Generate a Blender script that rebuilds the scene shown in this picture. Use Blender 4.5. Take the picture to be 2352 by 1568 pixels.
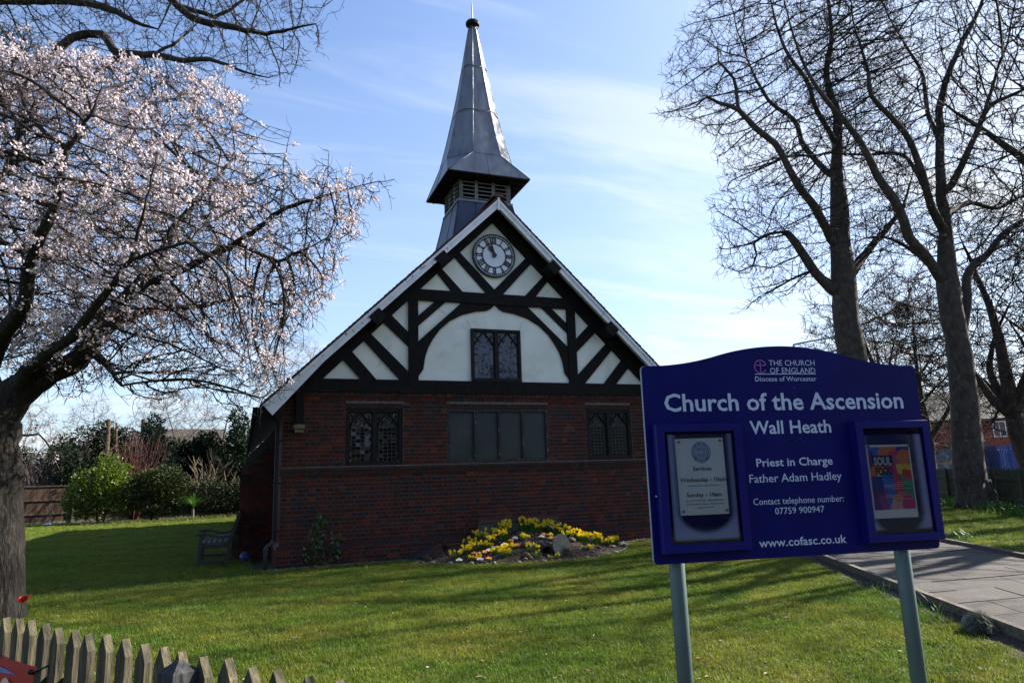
import bpy, bmesh, math, random
import numpy as np
from mathutils import Vector, Matrix, noise as mnoise

for o in list(bpy.data.objects):
    bpy.data.objects.remove(o)
SC = bpy.context.scene
COL = SC.collection
rad = math.radians

# ------------------------------------------------------------ camera, sky, sun, exposure
CAM = Vector((1.7467, -13.4284, 1.453))
YAW, PITCH, ROLL = 0.3675, 0.1910, -0.0323
fwd = Vector((math.sin(YAW)*math.cos(PITCH), math.cos(YAW)*math.cos(PITCH), math.sin(PITCH)))
rt = Vector((math.cos(YAW), -math.sin(YAW), 0))
up = rt.cross(fwd)
rt2 = rt*math.cos(ROLL)+up*math.sin(ROLL)
up2 = -rt*math.sin(ROLL)+up*math.cos(ROLL)
cd = bpy.data.cameras.new('camera')
co = bpy.data.objects.new('camera', cd)
COL.objects.link(co)
M = Matrix((rt2, up2, -fwd)).transposed().to_4x4()
M.translation = CAM
co.matrix_world = M
cd.sensor_width = 36.0
cd.lens = 1608.6/2352*36
cd.clip_start = 0.05
cd.clip_end = 2000
SC.camera = co

SUN_EL = rad(34.0)
SUN_A = rad(4.0)                       # degrees behind the plane of the church front
SUND = Vector((math.cos(SUN_EL)*math.cos(SUN_A), math.cos(SUN_EL)*math.sin(SUN_A), math.sin(SUN_EL)))
sl = bpy.data.lights.new('sun', 'SUN')
sl.energy = 5.0
sl.angle = rad(0.55)
sl.color = (1.0, 0.94, 0.84)
so = bpy.data.objects.new('sun', sl)
COL.objects.link(so)
so.rotation_euler = SUND.to_track_quat('Z', 'Y').to_euler()

W = bpy.data.worlds.new('World')
SC.world = W
W.use_nodes = True
nt = W.node_tree
for n in list(nt.nodes):
    nt.nodes.remove(n)
def N(tree, t, **k):
    n = tree.nodes.new(t)
    for a, b in k.items():
        setattr(n, a, b)
    return n
wo = N(nt, 'ShaderNodeOutputWorld')
bg = N(nt, 'ShaderNodeBackground')
sky = N(nt, 'ShaderNodeTexSky')
sky.sky_type = 'NISHITA'
sky.sun_disc = False
sky.sun_elevation = SUN_EL
sky.sun_rotation = math.pi/2-SUN_A
sky.altitude = 80
sky.air_density = 1.15
sky.dust_density = 1.2
sky.ozone_density = 3.0
tc = N(nt, 'ShaderNodeTexCoord')
sx = N(nt, 'ShaderNodeSeparateXYZ')
nt.links.new(tc.outputs['Generated'], sx.inputs[0])
def wmath(op, a, b=None, c=None, clamp=False):
    n = N(nt, 'ShaderNodeMath', operation=op, use_clamp=clamp)
    for i, v in enumerate((a, b, c)):
        if v is None: continue
        if isinstance(v, (int, float)): n.inputs[i].default_value = v
        else: nt.links.new(v, n.inputs[i])
    return n.outputs[0]
zc = wmath('ADD', wmath('MAXIMUM', sx.outputs[2], 0.0), 0.12)
px_ = wmath('DIVIDE', sx.outputs[0], zc)
py_ = wmath('DIVIDE', sx.outputs[1], zc)
cv = N(nt, 'ShaderNodeCombineXYZ')
nt.links.new(px_, cv.inputs[0]); nt.links.new(py_, cv.inputs[1])
mp = N(nt, 'ShaderNodeMapping')
mp.inputs['Rotation'].default_value = (0, 0, rad(-12))
mp.inputs['Scale'].default_value = (0.55, 2.3, 1)
nt.links.new(cv.outputs[0], mp.inputs[0])
n1 = N(nt, 'ShaderNodeTexNoise'); n1.inputs['Scale'].default_value = 1.15; n1.inputs['Detail'].default_value = 8; n1.inputs['Roughness'].default_value = 0.60; n1.inputs['Distortion'].default_value = 0.7
nt.links.new(mp.outputs[0], n1.inputs['Vector'])
n2 = N(nt, 'ShaderNodeTexNoise'); n2.inputs['Scale'].default_value = 0.45; n2.inputs['Detail'].default_value = 3
nt.links.new(mp.outputs[0], n2.inputs['Vector'])
mr = N(nt, 'ShaderNodeMapRange'); mr.interpolation_type = 'SMOOTHSTEP'
mr.inputs[1].default_value = 0.44; mr.inputs[2].default_value = 0.70
nt.links.new(n1.outputs[0], mr.inputs[0])
mr2 = N(nt, 'ShaderNodeMapRange'); mr2.interpolation_type = 'SMOOTHSTEP'
mr2.inputs[1].default_value = 0.33; mr2.inputs[2].default_value = 0.56
nt.links.new(n2.outputs[0], mr2.inputs[0])
low = wmath('POWER', wmath('SUBTRACT', 1.0, wmath('MULTIPLY', sx.outputs[2], 1.25), clamp=True), 1.3)   # thin cloud shows more towards the horizon
cl = wmath('MULTIPLY', wmath('MULTIPLY', mr.outputs[0], mr2.outputs[0]), wmath('ADD', 0.25, low), clamp=True)
dt = N(nt, 'ShaderNodeVectorMath', operation='DOT_PRODUCT'); nt.links.new(tc.outputs['Generated'], dt.inputs[0]); dt.inputs[1].default_value = tuple(SUND)
aure = wmath('MULTIPLY', wmath('POWER', wmath('MAXIMUM', dt.outputs['Value'], 0.0), 4.0), 0.62)    # thin high haze glows round the sun
veil = wmath('ADD', aure, wmath('ADD', wmath('MULTIPLY', cl, 0.68), wmath('MULTIPLY', low, 0.44)), clamp=True)
mx = N(nt, 'ShaderNodeMix', data_type='RGBA')
nt.links.new(veil, mx.inputs[0])
tint = N(nt, 'ShaderNodeMix', data_type='RGBA', blend_type='MULTIPLY'); tint.inputs[0].default_value = 1
nt.links.new(sky.outputs[0], tint.inputs[6]); tint.inputs[7].default_value = (0.80, 0.97, 1.20, 1)
nt.links.new(tint.outputs[2], mx.inputs[6])
mx.inputs[7].default_value = (5.0, 5.35, 5.75, 1)
nt.links.new(mx.outputs[2], bg.inputs[0])
bg.inputs[1].default_value = 0.063
nt.links.new(bg.outputs[0], wo.inputs[0])
SC.view_settings.view_transform = 'Standard'
SC.view_settings.look = 'None'
SC.view_settings.exposure = 1.75
SC.view_settings.gamma = 1
SC.view_settings.use_curve_mapping = False
SC.render.engine = 'CYCLES'
SC.cycles.max_bounces = 6
SC.cycles.transparent_max_bounces = 16

# ------------------------------------------------------------ materials
MATS = {}
def mat(name, c1, c2=None, rough=0.85, nscale=6.0, bump=0.0, bscale=40.0, attr=False, metal=0.0, spec=0.3,
        stretch=None, transl=0.0, ramp=(0.35, 0.65), rnd=0.0, c3=None, c3scale=1.0, c3lo=0.55, c3hi=0.7, emis=None, world=False, detail=6):
    """Procedural surface: noise between c1 and c2, optional third colour in patches, per-face colour attribute, bump."""
    m = bpy.data.materials.new(name); m.use_nodes = True
    t = m.node_tree; L = t.links
    b = t.nodes['Principled BSDF']
    b.inputs['Roughness'].default_value = rough
    b.inputs['Metallic'].default_value = metal
    b.inputs['Specular IOR Level'].default_value = spec
    tcn = N(t, 'ShaderNodeTexCoord')
    if world:
        g = N(t, 'ShaderNodeNewGeometry'); src = g.outputs['Position']
    else:
        src = tcn.outputs['Object']
    if stretch:
        mpn = N(t, 'ShaderNodeMapping'); mpn.inputs['Scale'].default_value = stretch
        L.new(src, mpn.inputs[0]); src = mpn.outputs[0]
    c2 = c2 or tuple(x*0.75 for x in c1)
    nn = N(t, 'ShaderNodeTexNoise'); nn.inputs['Scale'].default_value = nscale; nn.inputs['Detail'].default_value = detail
    L.new(src, nn.inputs['Vector'])
    mrn = N(t, 'ShaderNodeMapRange'); mrn.inputs[1].default_value = ramp[0]; mrn.inputs[2].default_value = ramp[1]
    L.new(nn.outputs[0], mrn.inputs[0])
    mixn = N(t, 'ShaderNodeMix', data_type='RGBA')
    L.new(mrn.outputs[0], mixn.inputs[0])
    mixn.inputs[6].default_value = (*c1, 1); mixn.inputs[7].default_value = (*c2, 1)
    col = mixn.outputs[2]
    if c3:
        n3 = N(t, 'ShaderNodeTexNoise'); n3.inputs['Scale'].default_value = c3scale; n3.inputs['Detail'].default_value = 8
        n3.inputs['Roughness'].default_value = 0.65
        L.new(src, n3.inputs['Vector'])
        r3 = N(t, 'ShaderNodeMapRange'); r3.inputs[1].default_value = c3lo; r3.inputs[2].default_value = c3hi
        L.new(n3.outputs[0], r3.inputs[0])
        m3 = N(t, 'ShaderNodeMix', data_type='RGBA'); L.new(r3.outputs[0], m3.inputs[0])
        L.new(col, m3.inputs[6]); m3.inputs[7].default_value = (*c3, 1); col = m3.outputs[2]
    if attr:
        a = N(t, 'ShaderNodeAttribute'); a.attribute_name = 'Col'
        m4 = N(t, 'ShaderNodeMix', data_type='RGBA', blend_type='MULTIPLY'); m4.inputs[0].default_value = 1
        L.new(a.outputs['Color'], m4.inputs[6]); L.new(col, m4.inputs[7]); col = m4.outputs[2]
    if rnd:
        oi = N(t, 'ShaderNodeObjectInfo')
        hv = N(t, 'ShaderNodeHueSaturation')
        r5 = N(t, 'ShaderNodeMapRange'); r5.inputs[3].default_value = 1-rnd; r5.inputs[4].default_value = 1+rnd
        L.new(oi.outputs['Random'], r5.inputs[0]); L.new(r5.outputs[0], hv.inputs['Value']); L.new(col, hv.inputs['Color']); col = hv.outputs[0]
    L.new(col, b.inputs['Base Color'])
    if bump:
        bn = N(t, 'ShaderNodeTexNoise'); bn.inputs['Scale'].default_value = bscale; bn.inputs['Detail'].default_value = 8
        L.new(src, bn.inputs['Vector'])
        bp = N(t, 'ShaderNodeBump'); bp.inputs['Strength'].default_value = bump; bp.inputs['Distance'].default_value = 0.02
        L.new(bn.outputs[0], bp.inputs['Height']); L.new(bp.outputs[0], b.inputs['Normal'])
    if transl:
        tr = N(t, 'ShaderNodeBsdfTranslucent'); L.new(col, tr.inputs[0])
        ms = N(t, 'ShaderNodeMixShader'); ms.inputs[0].default_value = transl
        out = t.nodes['Material Output']
        L.new(b.outputs[0], ms.inputs[1]); L.new(tr.outputs[0], ms.inputs[2]); L.new(ms.outputs[0], out.inputs[0])
    if emis:
        b.inputs['Emission Color'].default_value = (*emis, 1); b.inputs['Emission Strength'].default_value = 1
    MATS[name] = m
    return m

# ------------------------------------------------------------ object helpers
OFF = {}
def tag(o, label=None, cat=None, group=None, kind=None):
    if label: o['label'] = label
    if cat: o['category'] = cat
    if group: o['group'] = group
    if kind: o['kind'] = kind
    return o
def thing(name, label, cat, loc=(0, 0, 0), rz=0.0, group=None, local=False):
    """Empty at the base of a thing. local=True: its parts are built in local coordinates."""
    o = bpy.data.objects.new(name, None); COL.objects.link(o)
    o.location = loc; o.rotation_euler = (0, 0, rz); o.empty_display_size = 0.2
    OFF[o.name] = Vector((0, 0, 0)) if local else Vector(loc)
    return tag(o, label, cat, group)
class MB:
    """collects faces and links them as ONE mesh object"""
    def __init__(s):
        s.v = []; s.f = []; s.c = []
    def face(s, pts, col=None):
        i = len(s.v); s.v += [tuple(p) for p in pts]; s.f.append(tuple(range(i, i+len(pts)))); s.c.append(col)
    def raw(s, v, f, col=None):
        i = len(s.v); s.v += [tuple(p) for p in v]; s.f += [tuple(a+i for a in q) for q in f]; s.c += [col]*len(f)
    def box(s, x0, y0, z0, x1, y1, z1, col=None, m=None):
        v = [Vector(p) for p in ((x0, y0, z0), (x1, y0, z0), (x1, y1, z0), (x0, y1, z0), (x0, y0, z1), (x1, y0, z1), (x1, y1, z1), (x0, y1, z1))]
        if m is not None: v = [m @ p for p in v]
        s.raw(v, [(0, 3, 2, 1), (4, 5, 6, 7), (0, 1, 5, 4), (1, 2, 6, 5), (2, 3, 7, 6), (3, 0, 4, 7)], col)
    def prism_y(s, poly, y0, y1, col=None):
        """polygon in x,z (list) extruded along y; front at y0"""
        n = len(poly)
        a = sum(poly[i][0]*poly[(i+1) % n][1]-poly[(i+1) % n][0]*poly[i][1] for i in range(n))
        if a < 0: poly = poly[::-1]
        v = [(x, y0, z) for x, z in poly]+[(x, y1, z) for x, z in poly]
        f = [tuple(range(n)), tuple(range(2*n-1, n-1, -1))]
        f += [(i, n+i, n+(i+1) % n, (i+1) % n) for i in range(n)]
        s.raw(v, f, col)
    def tube(s, pts, rs, n=8, cap=True, col=None):
        pts = [Vector(p) for p in pts]
        if isinstance(rs, (int, float)): rs = [rs]*len(pts)
        base = len(s.v); prev = None
        for i, p in enumerate(pts):
            d = (pts[min(i+1, len(pts)-1)]-pts[max(i-1, 0)])
            d = d.normalized() if d.length > 1e-9 else Vector((0, 0, 1))
            if prev is None:
                a = Vector((0, 0, 1)) if abs(d.z) < 0.9 else Vector((1, 0, 0))
                u = d.cross(a).normalized()
            else:
                u = prev-d*prev.dot(d)
                u = u.normalized() if u.length > 1e-6 else d.orthogonal().normalized()
            prev = u; w = d.cross(u)
            for k in range(n):
                t = 2*math.pi*k/n
                s.v.append(tuple(p+(u*math.cos(t)+w*math.sin(t))*rs[i]))
        for i in range(len(pts)-1):
            for k in range(n):
                a = base+i*n+k; b = base+i*n+(k+1) % n
                s.f.append((a, b, b+n, a+n)); s.c.append(col)
        if cap:
            s.f.append(tuple(base+k for k in range(n))[::-1]); s.c.append(col)
            e = base+(len(pts)-1)*n
            s.f.append(tuple(e+k for k in range(n))); s.c.append(col)
    def ell(s, c, r, seg=8, rings=5, col=None, jit=0.0, rot=0.0):
        base = len(s.v); cr, sr = math.cos(rot), math.sin(rot)
        for i in range(1, rings):
            ph = math.pi*i/rings
            for k in range(seg):
                t = 2*math.pi*k/seg; q = 1+random.uniform(-jit, jit)
                x, y = r[0]*math.sin(ph)*math.cos(t)*q, r[1]*math.sin(ph)*math.sin(t)*q
                s.v.append((c[0]+x*cr-y*sr, c[1]+x*sr+y*cr, c[2]+r[2]*math.cos(ph)*q))
        s.v.append((c[0], c[1], c[2]+r[2])); s.v.append((c[0], c[1], c[2]-r[2]))
        T = len(s.v)-2; B = T+1
        for k in range(seg):
            s.f.append((T, base+k, base+(k+1) % seg)); s.c.append(col)
            for i in range(rings-2):
                a = base+i*seg+k; b = base+i*seg+(k+1) % seg
                s.f.append((a, a+seg, b+seg, b)); s.c.append(col)
            e = base+(rings-2)*seg
            s.f.append((B, e+(k+1) % seg, e+k)); s.c.append(col)
    def build(s, name, material, parent=None, smooth=False, label=None, cat=None, group=None, kind=None, off=None):
        me = bpy.data.meshes.new(name)
        o3 = off if off is not None else (OFF.get(parent.name, Vector((0, 0, 0))) if parent else Vector((0, 0, 0)))
        vs = [(x-o3[0], y-o3[1], z-o3[2]) for x, y, z in s.v] if tuple(o3) != (0, 0, 0) else s.v
        me.from_pydata(vs, [], s.f)
        if any(c is not None for c in s.c):
            at = me.attributes.new('Col', 'FLOAT_COLOR', 'CORNER')
            arr = []
            for f, c in zip(s.f, s.c):
                c = c or (1, 1, 1)
                arr += [c[0], c[1], c[2], 1.0]*len(f)
            at.data.foreach_set('color', arr)
        if smooth: me.shade_smooth()
        mm = material if isinstance(material, bpy.types.Material) else MATS[material]
        me.materials.append(mm)
        me.validate()
        o = bpy.data.objects.new(name, me); COL.objects.link(o)
        if parent:
            o.parent = parent; OFF[o.name] = o3
        return tag(o, label, cat, group, kind)
def kids(o): return list(o.children)
def copy_tree(o, parent=None):
    c = o.copy(); COL.objects.link(c); c.parent = parent
    for ch in kids(o): copy_tree(ch, c)
    return c
def sm(t): t = max(0, min(1, t)); return t*t*(3-2*t)
def ground_z(x, y):
    w = (x-8.38)*0.8816-(y+7.6)*0.472
    return max(0.115*sm((x-7.5)/4.0)*(1-sm((-5-y)/2.5)), 0.06*sm((w+2.2)/2.0) if w < 0.5 else 0.115)-0.03*sm((2-x)/6)+0.012*mnoise.noise(Vector((x*0.6, y*0.6, 0)))-0.0
# brickwork (colour of each brick comes from its own attribute)
mat('brick', (0.52, 0.50, 0.50), (0.36, 0.34, 0.34), rough=0.88, nscale=30, bump=0.35, bscale=90, attr=True, spec=0.2)
mat('mortar', (0.19, 0.155, 0.14), (0.10, 0.082, 0.075), rough=0.95, nscale=14, bump=0.3)
mat('buttress_shade', (0.045, 0.036, 0.038), (0.028, 0.024, 0.026), rough=0.7, nscale=20, bump=0.2)  # buttress body colour, darkened to stand in for shade
mat('plaster', (0.74, 0.76, 0.68), (0.65, 0.67, 0.59), rough=0.9, nscale=2.2, bump=0.10, bscale=25, c3=(0.40, 0.42, 0.36), c3scale=1.6, c3lo=0.54, c3hi=0.82)
mat('crack', (0.30, 0.30, 0.27), rough=0.95)
mat('black_timber', (0.006, 0.0055, 0.0055), (0.011, 0.0095, 0.0085), spec=0.12, rough=0.7, nscale=9, bump=0.5, bscale=22, stretch=(1, 1, 1), c3=(0.022, 0.019, 0.015), c3scale=5, c3lo=0.62, c3hi=0.75)
mat('window_timber', (0.009, 0.0075, 0.007), (0.018, 0.015, 0.013), spec=0.15, rough=0.6, nscale=14, bump=0.3)
mat('peeling_timber', (0.020, 0.017, 0.015), (0.04, 0.036, 0.032), rough=0.85, nscale=20, bump=0.4, c3=(0.22, 0.215, 0.20), c3scale=30, c3lo=0.58, c3hi=0.66, stretch=(1, 1, 0.35))
mat('white_paint', (0.72, 0.74, 0.76), (0.60, 0.62, 0.64), rough=0.6, nscale=5, bump=0.25, bscale=30, c3=(0.11, 0.10, 0.09), c3scale=11, c3lo=0.615, c3hi=0.64, stretch=(1, 1, 1))
mat('soffit', (0.36, 0.37, 0.30), (0.26, 0.27, 0.21), rough=0.8, nscale=8, bump=0.1)
mat('clay_tile', (0.085, 0.045, 0.032), (0.045, 0.028, 0.022), rough=0.9, nscale=7, bump=0.5, rnd=0.25, c3=(0.10, 0.095, 0.06), c3scale=6, c3lo=0.6, c3hi=0.72)
mat('lead', (0.20, 0.205, 0.22), (0.13, 0.135, 0.15), rough=0.40, nscale=4, bump=0.5, bscale=5, metal=0.45, spec=0.5, c3=(0.07, 0.075, 0.08), c3scale=8, c3lo=0.6, c3hi=0.78, stretch=(1, 1, 0.4))
mat('lead_dark', (0.07, 0.085, 0.12), (0.045, 0.055, 0.08), rough=0.5, nscale=3, bump=0.3, bscale=6, metal=0.5, stretch=(1, 1, 0.4))
mat('louvre', (0.20, 0.20, 0.19), (0.12, 0.12, 0.115), rough=0.8, nscale=16, bump=0.3, c3=(0.33, 0.33, 0.31), c3scale=14, c3lo=0.58, c3hi=0.68)
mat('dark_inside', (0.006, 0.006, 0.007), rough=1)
mat('leadwork', (0.12, 0.125, 0.13), (0.16, 0.16, 0.165), rough=0.5, nscale=20, metal=0.4)
mat('iron_black', (0.007, 0.007, 0.0075), (0.012, 0.012, 0.012), spec=0.15, rough=0.6, nscale=15, bump=0.15)
mat('clock_face', (0.66, 0.71, 0.77), (0.60, 0.65, 0.71), rough=0.35, nscale=3)
mat('clock_black', (0.012, 0.013, 0.015), (0.022, 0.022, 0.024), rough=0.4, nscale=20)
mat('clock_gilt', (0.055, 0.055, 0.042), (0.03, 0.03, 0.024), rough=0.55, nscale=30)
mat('corbel_stone', (0.22, 0.20, 0.13), (0.10, 0.09, 0.06), rough=0.9, nscale=12, bump=0.4)
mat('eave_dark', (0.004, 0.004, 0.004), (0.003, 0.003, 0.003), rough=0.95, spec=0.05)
# glass
def glass(name, base, rough=0.04, mixv=None):
    m = mat(name, base, tuple(x*0.6 for x in base), rough=rough, nscale=3, spec=0.5)
    return m
glass('leaded_glass', (0.006, 0.007, 0.010), 0.05)
mat('dull_glass', (0.004, 0.004, 0.005), (0.003, 0.003, 0.004), rough=0.25, spec=0.12)
glass('blue_glass', (0.035, 0.055, 0.095), 0.10)
mat('frosted_glass', (0.036, 0.046, 0.045), (0.026, 0.033, 0.033), rough=0.4, nscale=2.2, spec=0.25, c3=(0.055, 0.068, 0.070), c3scale=1.8, c3lo=0.55, c3hi=0.8)
# ground
mat('turf', (0.030, 0.045, 0.008), (0.050, 0.056, 0.012), rough=0.95, nscale=2.2, bump=0.8, bscale=60, world=True, c3=(0.020, 0.032, 0.006), c3scale=9, c3lo=0.5, c3hi=0.65)
mat('grass_blade', (0.108, 0.160, 0.013), (0.190, 0.194, 0.026), rough=0.55, nscale=0.9, spec=0.3, transl=0.38, rnd=0.35, world=True, c3=(0.085, 0.145, 0.013), c3scale=0.8, c3lo=0.45, c3hi=0.6)
mat('leaf_litter', (0.28, 0.17, 0.09), (0.16, 0.08, 0.04), rough=0.8, nscale=3, world=True, c3=(0.42, 0.36, 0.26), c3scale=7, c3lo=0.5, c3hi=0.6)
mat('soil', (0.028, 0.020, 0.015), (0.055, 0.040, 0.030), rough=1, nscale=30, bump=1.0, bscale=45, c3=(0.09, 0.065, 0.05), c3scale=50, c3lo=0.6, c3hi=0.7)
mat('bark_chips', (0.07, 0.045, 0.032), (0.16, 0.12, 0.095), rough=0.9, nscale=12, rnd=0.3)
mat('paving', (0.062, 0.052, 0.045), (0.042, 0.036, 0.032), rough=0.9, nscale=70, bump=0.35, bscale=120, rnd=0.10, c3=(0.085, 0.073, 0.066), c3scale=5, c3lo=0.55, c3hi=0.8)
mat('joint_sand', (0.028, 0.025, 0.022), rough=1, nscale=20)
mat('kerb_stone', (0.13, 0.11, 0.085), (0.07, 0.06, 0.05), rough=0.9, nscale=25, bump=0.3, c3=(0.05, 0.05, 0.045), c3scale=8, c3lo=0.58, c3hi=0.72)
mat('asphalt', (0.05, 0.05, 0.052), (0.04, 0.04, 0.042), rough=0.9, nscale=40, bump=0.2)
mat('playground', (0.26, 0.24, 0.235), (0.22, 0.20, 0.20), rough=0.9, nscale=3)
# timber fences
mat('picket_wood', (0.080, 0.069, 0.040), (0.032, 0.029, 0.019), rough=0.9, nscale=10, bump=0.5, bscale=18, stretch=(3, 3, 0.5), rnd=0.22, c3=(0.15, 0.11, 0.055), c3scale=9, c3lo=0.55, c3hi=0.70)
mat('post_wood', (0.045, 0.047, 0.048), (0.020, 0.021, 0.023), rough=0.9, nscale=12, bump=0.5, bscale=18, stretch=(3, 3, 0.6))
mat('fence_board', (0.060, 0.032, 0.018), (0.038, 0.022, 0.014), rough=0.85, nscale=6, bump=0.2, stretch=(3, 3, 0.5), rnd=0.15)
mat('fence_rail', (0.075, 0.052, 0.035), (0.05, 0.036, 0.026), rough=0.85, nscale=8, bump=0.2)
mat('concrete_post', (0.12, 0.11, 0.09), (0.08, 0.075, 0.062), rough=0.9, nscale=12, bump=0.2)
mat('green_fence', (0.040, 0.048, 0.026), (0.026, 0.032, 0.018), rough=0.85, nscale=8, bump=0.2, rnd=0.2, c3=(0.10, 0.07, 0.035), c3scale=2.5, c3lo=0.62, c3hi=0.75)
mat('bench_wood', (0.060, 0.058, 0.050), (0.038, 0.037, 0.033), rough=0.85, nscale=14, bump=0.3, stretch=(3, 1, 3))
# trees
mat('blossom_bark', (0.024, 0.019, 0.015), (0.007, 0.006, 0.005), rough=0.9, nscale=7, bump=2.2, bscale=13, stretch=(1.8, 1.8, 0.45), c3=(0.065, 0.055, 0.045), c3scale=24, c3lo=0.55, c3hi=0.72)
mat('twig', (0.012, 0.009, 0.008), (0.022, 0.016, 0.014), rough=0.9, nscale=3)
mat('blossom', (0.70, 0.63, 0.645), (0.54, 0.45, 0.475), rough=0.7, nscale=9, transl=0.35, ramp=(0.3, 0.8), world=True)
mat('bud', (0.28, 0.07, 0.06), (0.16, 0.04, 0.035), rough=0.7, nscale=9, transl=0.2)
mat('plane_bark', (0.060, 0.050, 0.040), (0.030, 0.025, 0.020), rough=0.9, nscale=5, bump=1.0, bscale=12, stretch=(1.3, 1.3, 0.8), c3=(0.115, 0.105, 0.088), c3scale=7, c3lo=0.56, c3hi=0.7)
mat('bare_twig', (0.022, 0.017, 0.014), (0.012, 0.009, 0.008), rough=0.9, nscale=1.2, world=True)
mat('pale_twig', (0.13, 0.10, 0.088), (0.08, 0.06, 0.053), rough=0.9, nscale=1.2, world=True)
mat('red_stem', (0.085, 0.022, 0.016), (0.05, 0.016, 0.012), rough=0.7, nscale=2, world=True)
mat('dry_stem', (0.13, 0.10, 0.062), (0.075, 0.055, 0.036), rough=0.8, nscale=2, world=True)
mat('cut_wood', (0.13, 0.085, 0.055), (0.075, 0.05, 0.033), rough=0.9, nscale=9, bump=0.3)
mat('laurel_leaf', (0.115, 0.165, 0.012), (0.050, 0.085, 0.010), rough=0.4, nscale=1.5, spec=0.35, transl=0.35, world=True)
mat('conifer_leaf', (0.045, 0.058, 0.010), (0.016, 0.028, 0.006), rough=0.7, nscale=1.5, transl=0.15, world=True)
mat('dark_leaf', (0.014, 0.026, 0.008), (0.006, 0.012, 0.005), spec=0.12, rough=0.7, nscale=1.2, transl=0.12, world=True)
mat('spruce_leaf', (0.014, 0.032, 0.020), (0.007, 0.016, 0.011), spec=0.12, rough=0.8, nscale=1.2, transl=0.1, world=True)
mat('hedge_leaf', (0.026, 0.036, 0.013), (0.010, 0.016, 0.007), spec=0.15, rough=0.65, nscale=2.5, transl=0.12, world=True, c3=(0.08, 0.045, 0.03), c3scale=2, c3lo=0.6, c3hi=0.75)
mat('camellia_leaf', (0.028, 0.085, 0.012), (0.012, 0.04, 0.008), rough=0.3, nscale=4, spec=0.6, transl=0.15, world=True)
mat('strap_leaf', (0.080, 0.180, 0.018), (0.040, 0.105, 0.012), rough=0.45, nscale=4, transl=0.35, world=True)
mat('rough_grass', (0.17, 0.15, 0.055), (0.08, 0.10, 0.022), rough=0.8, nscale=3, transl=0.3, world=True)
mat('lavender_leaf', (0.17, 0.19, 0.165), (0.09, 0.105, 0.09), rough=0.8, nscale=6, transl=0.15, world=True)
mat('daffodil_yellow', (0.92, 0.78, 0.03), (0.85, 0.64, 0.02), rough=0.6, nscale=20, transl=0.4)
mat('daffodil_cup', (0.90, 0.52, 0.01), rough=0.6, transl=0.2)
mat('primula_orange', (0.80, 0.20, 0.01), (0.70, 0.30, 0.01), rough=0.6, nscale=20, transl=0.2)
mat('primula_white', (0.60, 0.60, 0.54), (0.68, 0.68, 0.62), rough=0.6, nscale=20, transl=0.2)
mat('pebble', (0.125, 0.085, 0.062), (0.07, 0.052, 0.042), rough=0.75, nscale=5, bump=0.1, rnd=0.40)
mat('pale_rock', (0.17, 0.16, 0.135), (0.11, 0.105, 0.09), rough=0.85, nscale=12, bump=0.4, rnd=0.15)
mat('rough_stone', (0.085, 0.075, 0.068), (0.04, 0.036, 0.033), rough=0.95, nscale=14, bump=1.0, bscale=20)
mat('disc_stone', (0.17, 0.155, 0.12), (0.12, 0.11, 0.085), rough=0.85, nscale=9, bump=0.15, c3=(0.14, 0.125, 0.10), c3scale=5, c3lo=0.58, c3hi=0.8)
mat('concrete', (0.085, 0.095, 0.080), (0.05, 0.056, 0.048), rough=0.9, nscale=9, bump=0.3)
mat('terracotta', (0.085, 0.038, 0.027), (0.055, 0.028, 0.022), rough=0.8, nscale=9, bump=0.15)
mat('slate_board', (0.02, 0.022, 0.028), (0.03, 0.032, 0.038), rough=0.6, nscale=9)
mat('solar', (0.015, 0.018, 0.03), rough=0.15, spec=0.7)
# noticeboard
mat('board_blue', (0.0014, 0.0030, 0.102), (0.0012, 0.0025, 0.086), rough=0.45, nscale=1.4, spec=0.15, c3=(0.0045, 0.007, 0.120), c3scale=3.5, c3lo=0.48, c3hi=0.75, bump=0.02, bscale=9)
mat('frame_blue', (0.003, 0.0045, 0.125), (0.0025, 0.004, 0.11), rough=0.35, nscale=1.4, spec=0.28)
mat('board_edge', (0.35, 0.38, 0.45), rough=0.5)
mat('post_green', (0.072, 0.112, 0.112), (0.058, 0.092, 0.094), rough=0.45, nscale=8, spec=0.4)
mat('vinyl_white', (0.50, 0.55, 0.74), (0.45, 0.50, 0.68), rough=0.45, nscale=2)
mat('vinyl_purple', (0.30, 0.12, 0.40), (0.26, 0.10, 0.35), rough=0.45, nscale=2)
mat('paper', (0.93, 0.94, 0.96), (0.87, 0.89, 0.92), rough=0.8, nscale=2.5, bump=0.15, bscale=4)
mat('ink_black', (0.02, 0.02, 0.025), rough=0.7)
mat('ink_grey', (0.12, 0.125, 0.15), rough=0.7)
mat('ink_blue', (0.10, 0.26, 0.62), rough=0.7)
mat('ink_paleblue', (0.32, 0.52, 0.76), rough=0.7)
mat('ink_brown', (0.16, 0.14, 0.15), rough=0.7)
mat('ink_solid', (0.012, 0.012, 0.014), rough=0.5)
mat('ink_print', (1, 1, 1), (0.9, 0.9, 0.9), rough=0.5, attr=True)
mat('pin_metal', (0.45, 0.43, 0.38), rough=0.25, metal=0.9)
mat('red_vinyl', (0.42, 0.012, 0.020), (0.34, 0.010, 0.018), rough=0.4, nscale=2, bump=0.5, bscale=2.5)
mat('banner_cream', (0.62, 0.50, 0.40), rough=0.6)
mat('banner_blue', (0.16, 0.17, 0.42), rough=0.6)
mat('poppy_red', (0.42, 0.010, 0.010), rough=0.5, transl=0.15)
mat('galvanised', (0.16, 0.17, 0.18), (0.10, 0.105, 0.11), rough=0.5, metal=0.4)
mat('ball_blue', (0.02, 0.03, 0.16), (0.08, 0.09, 0.22), rough=0.35, nscale=14)
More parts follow.
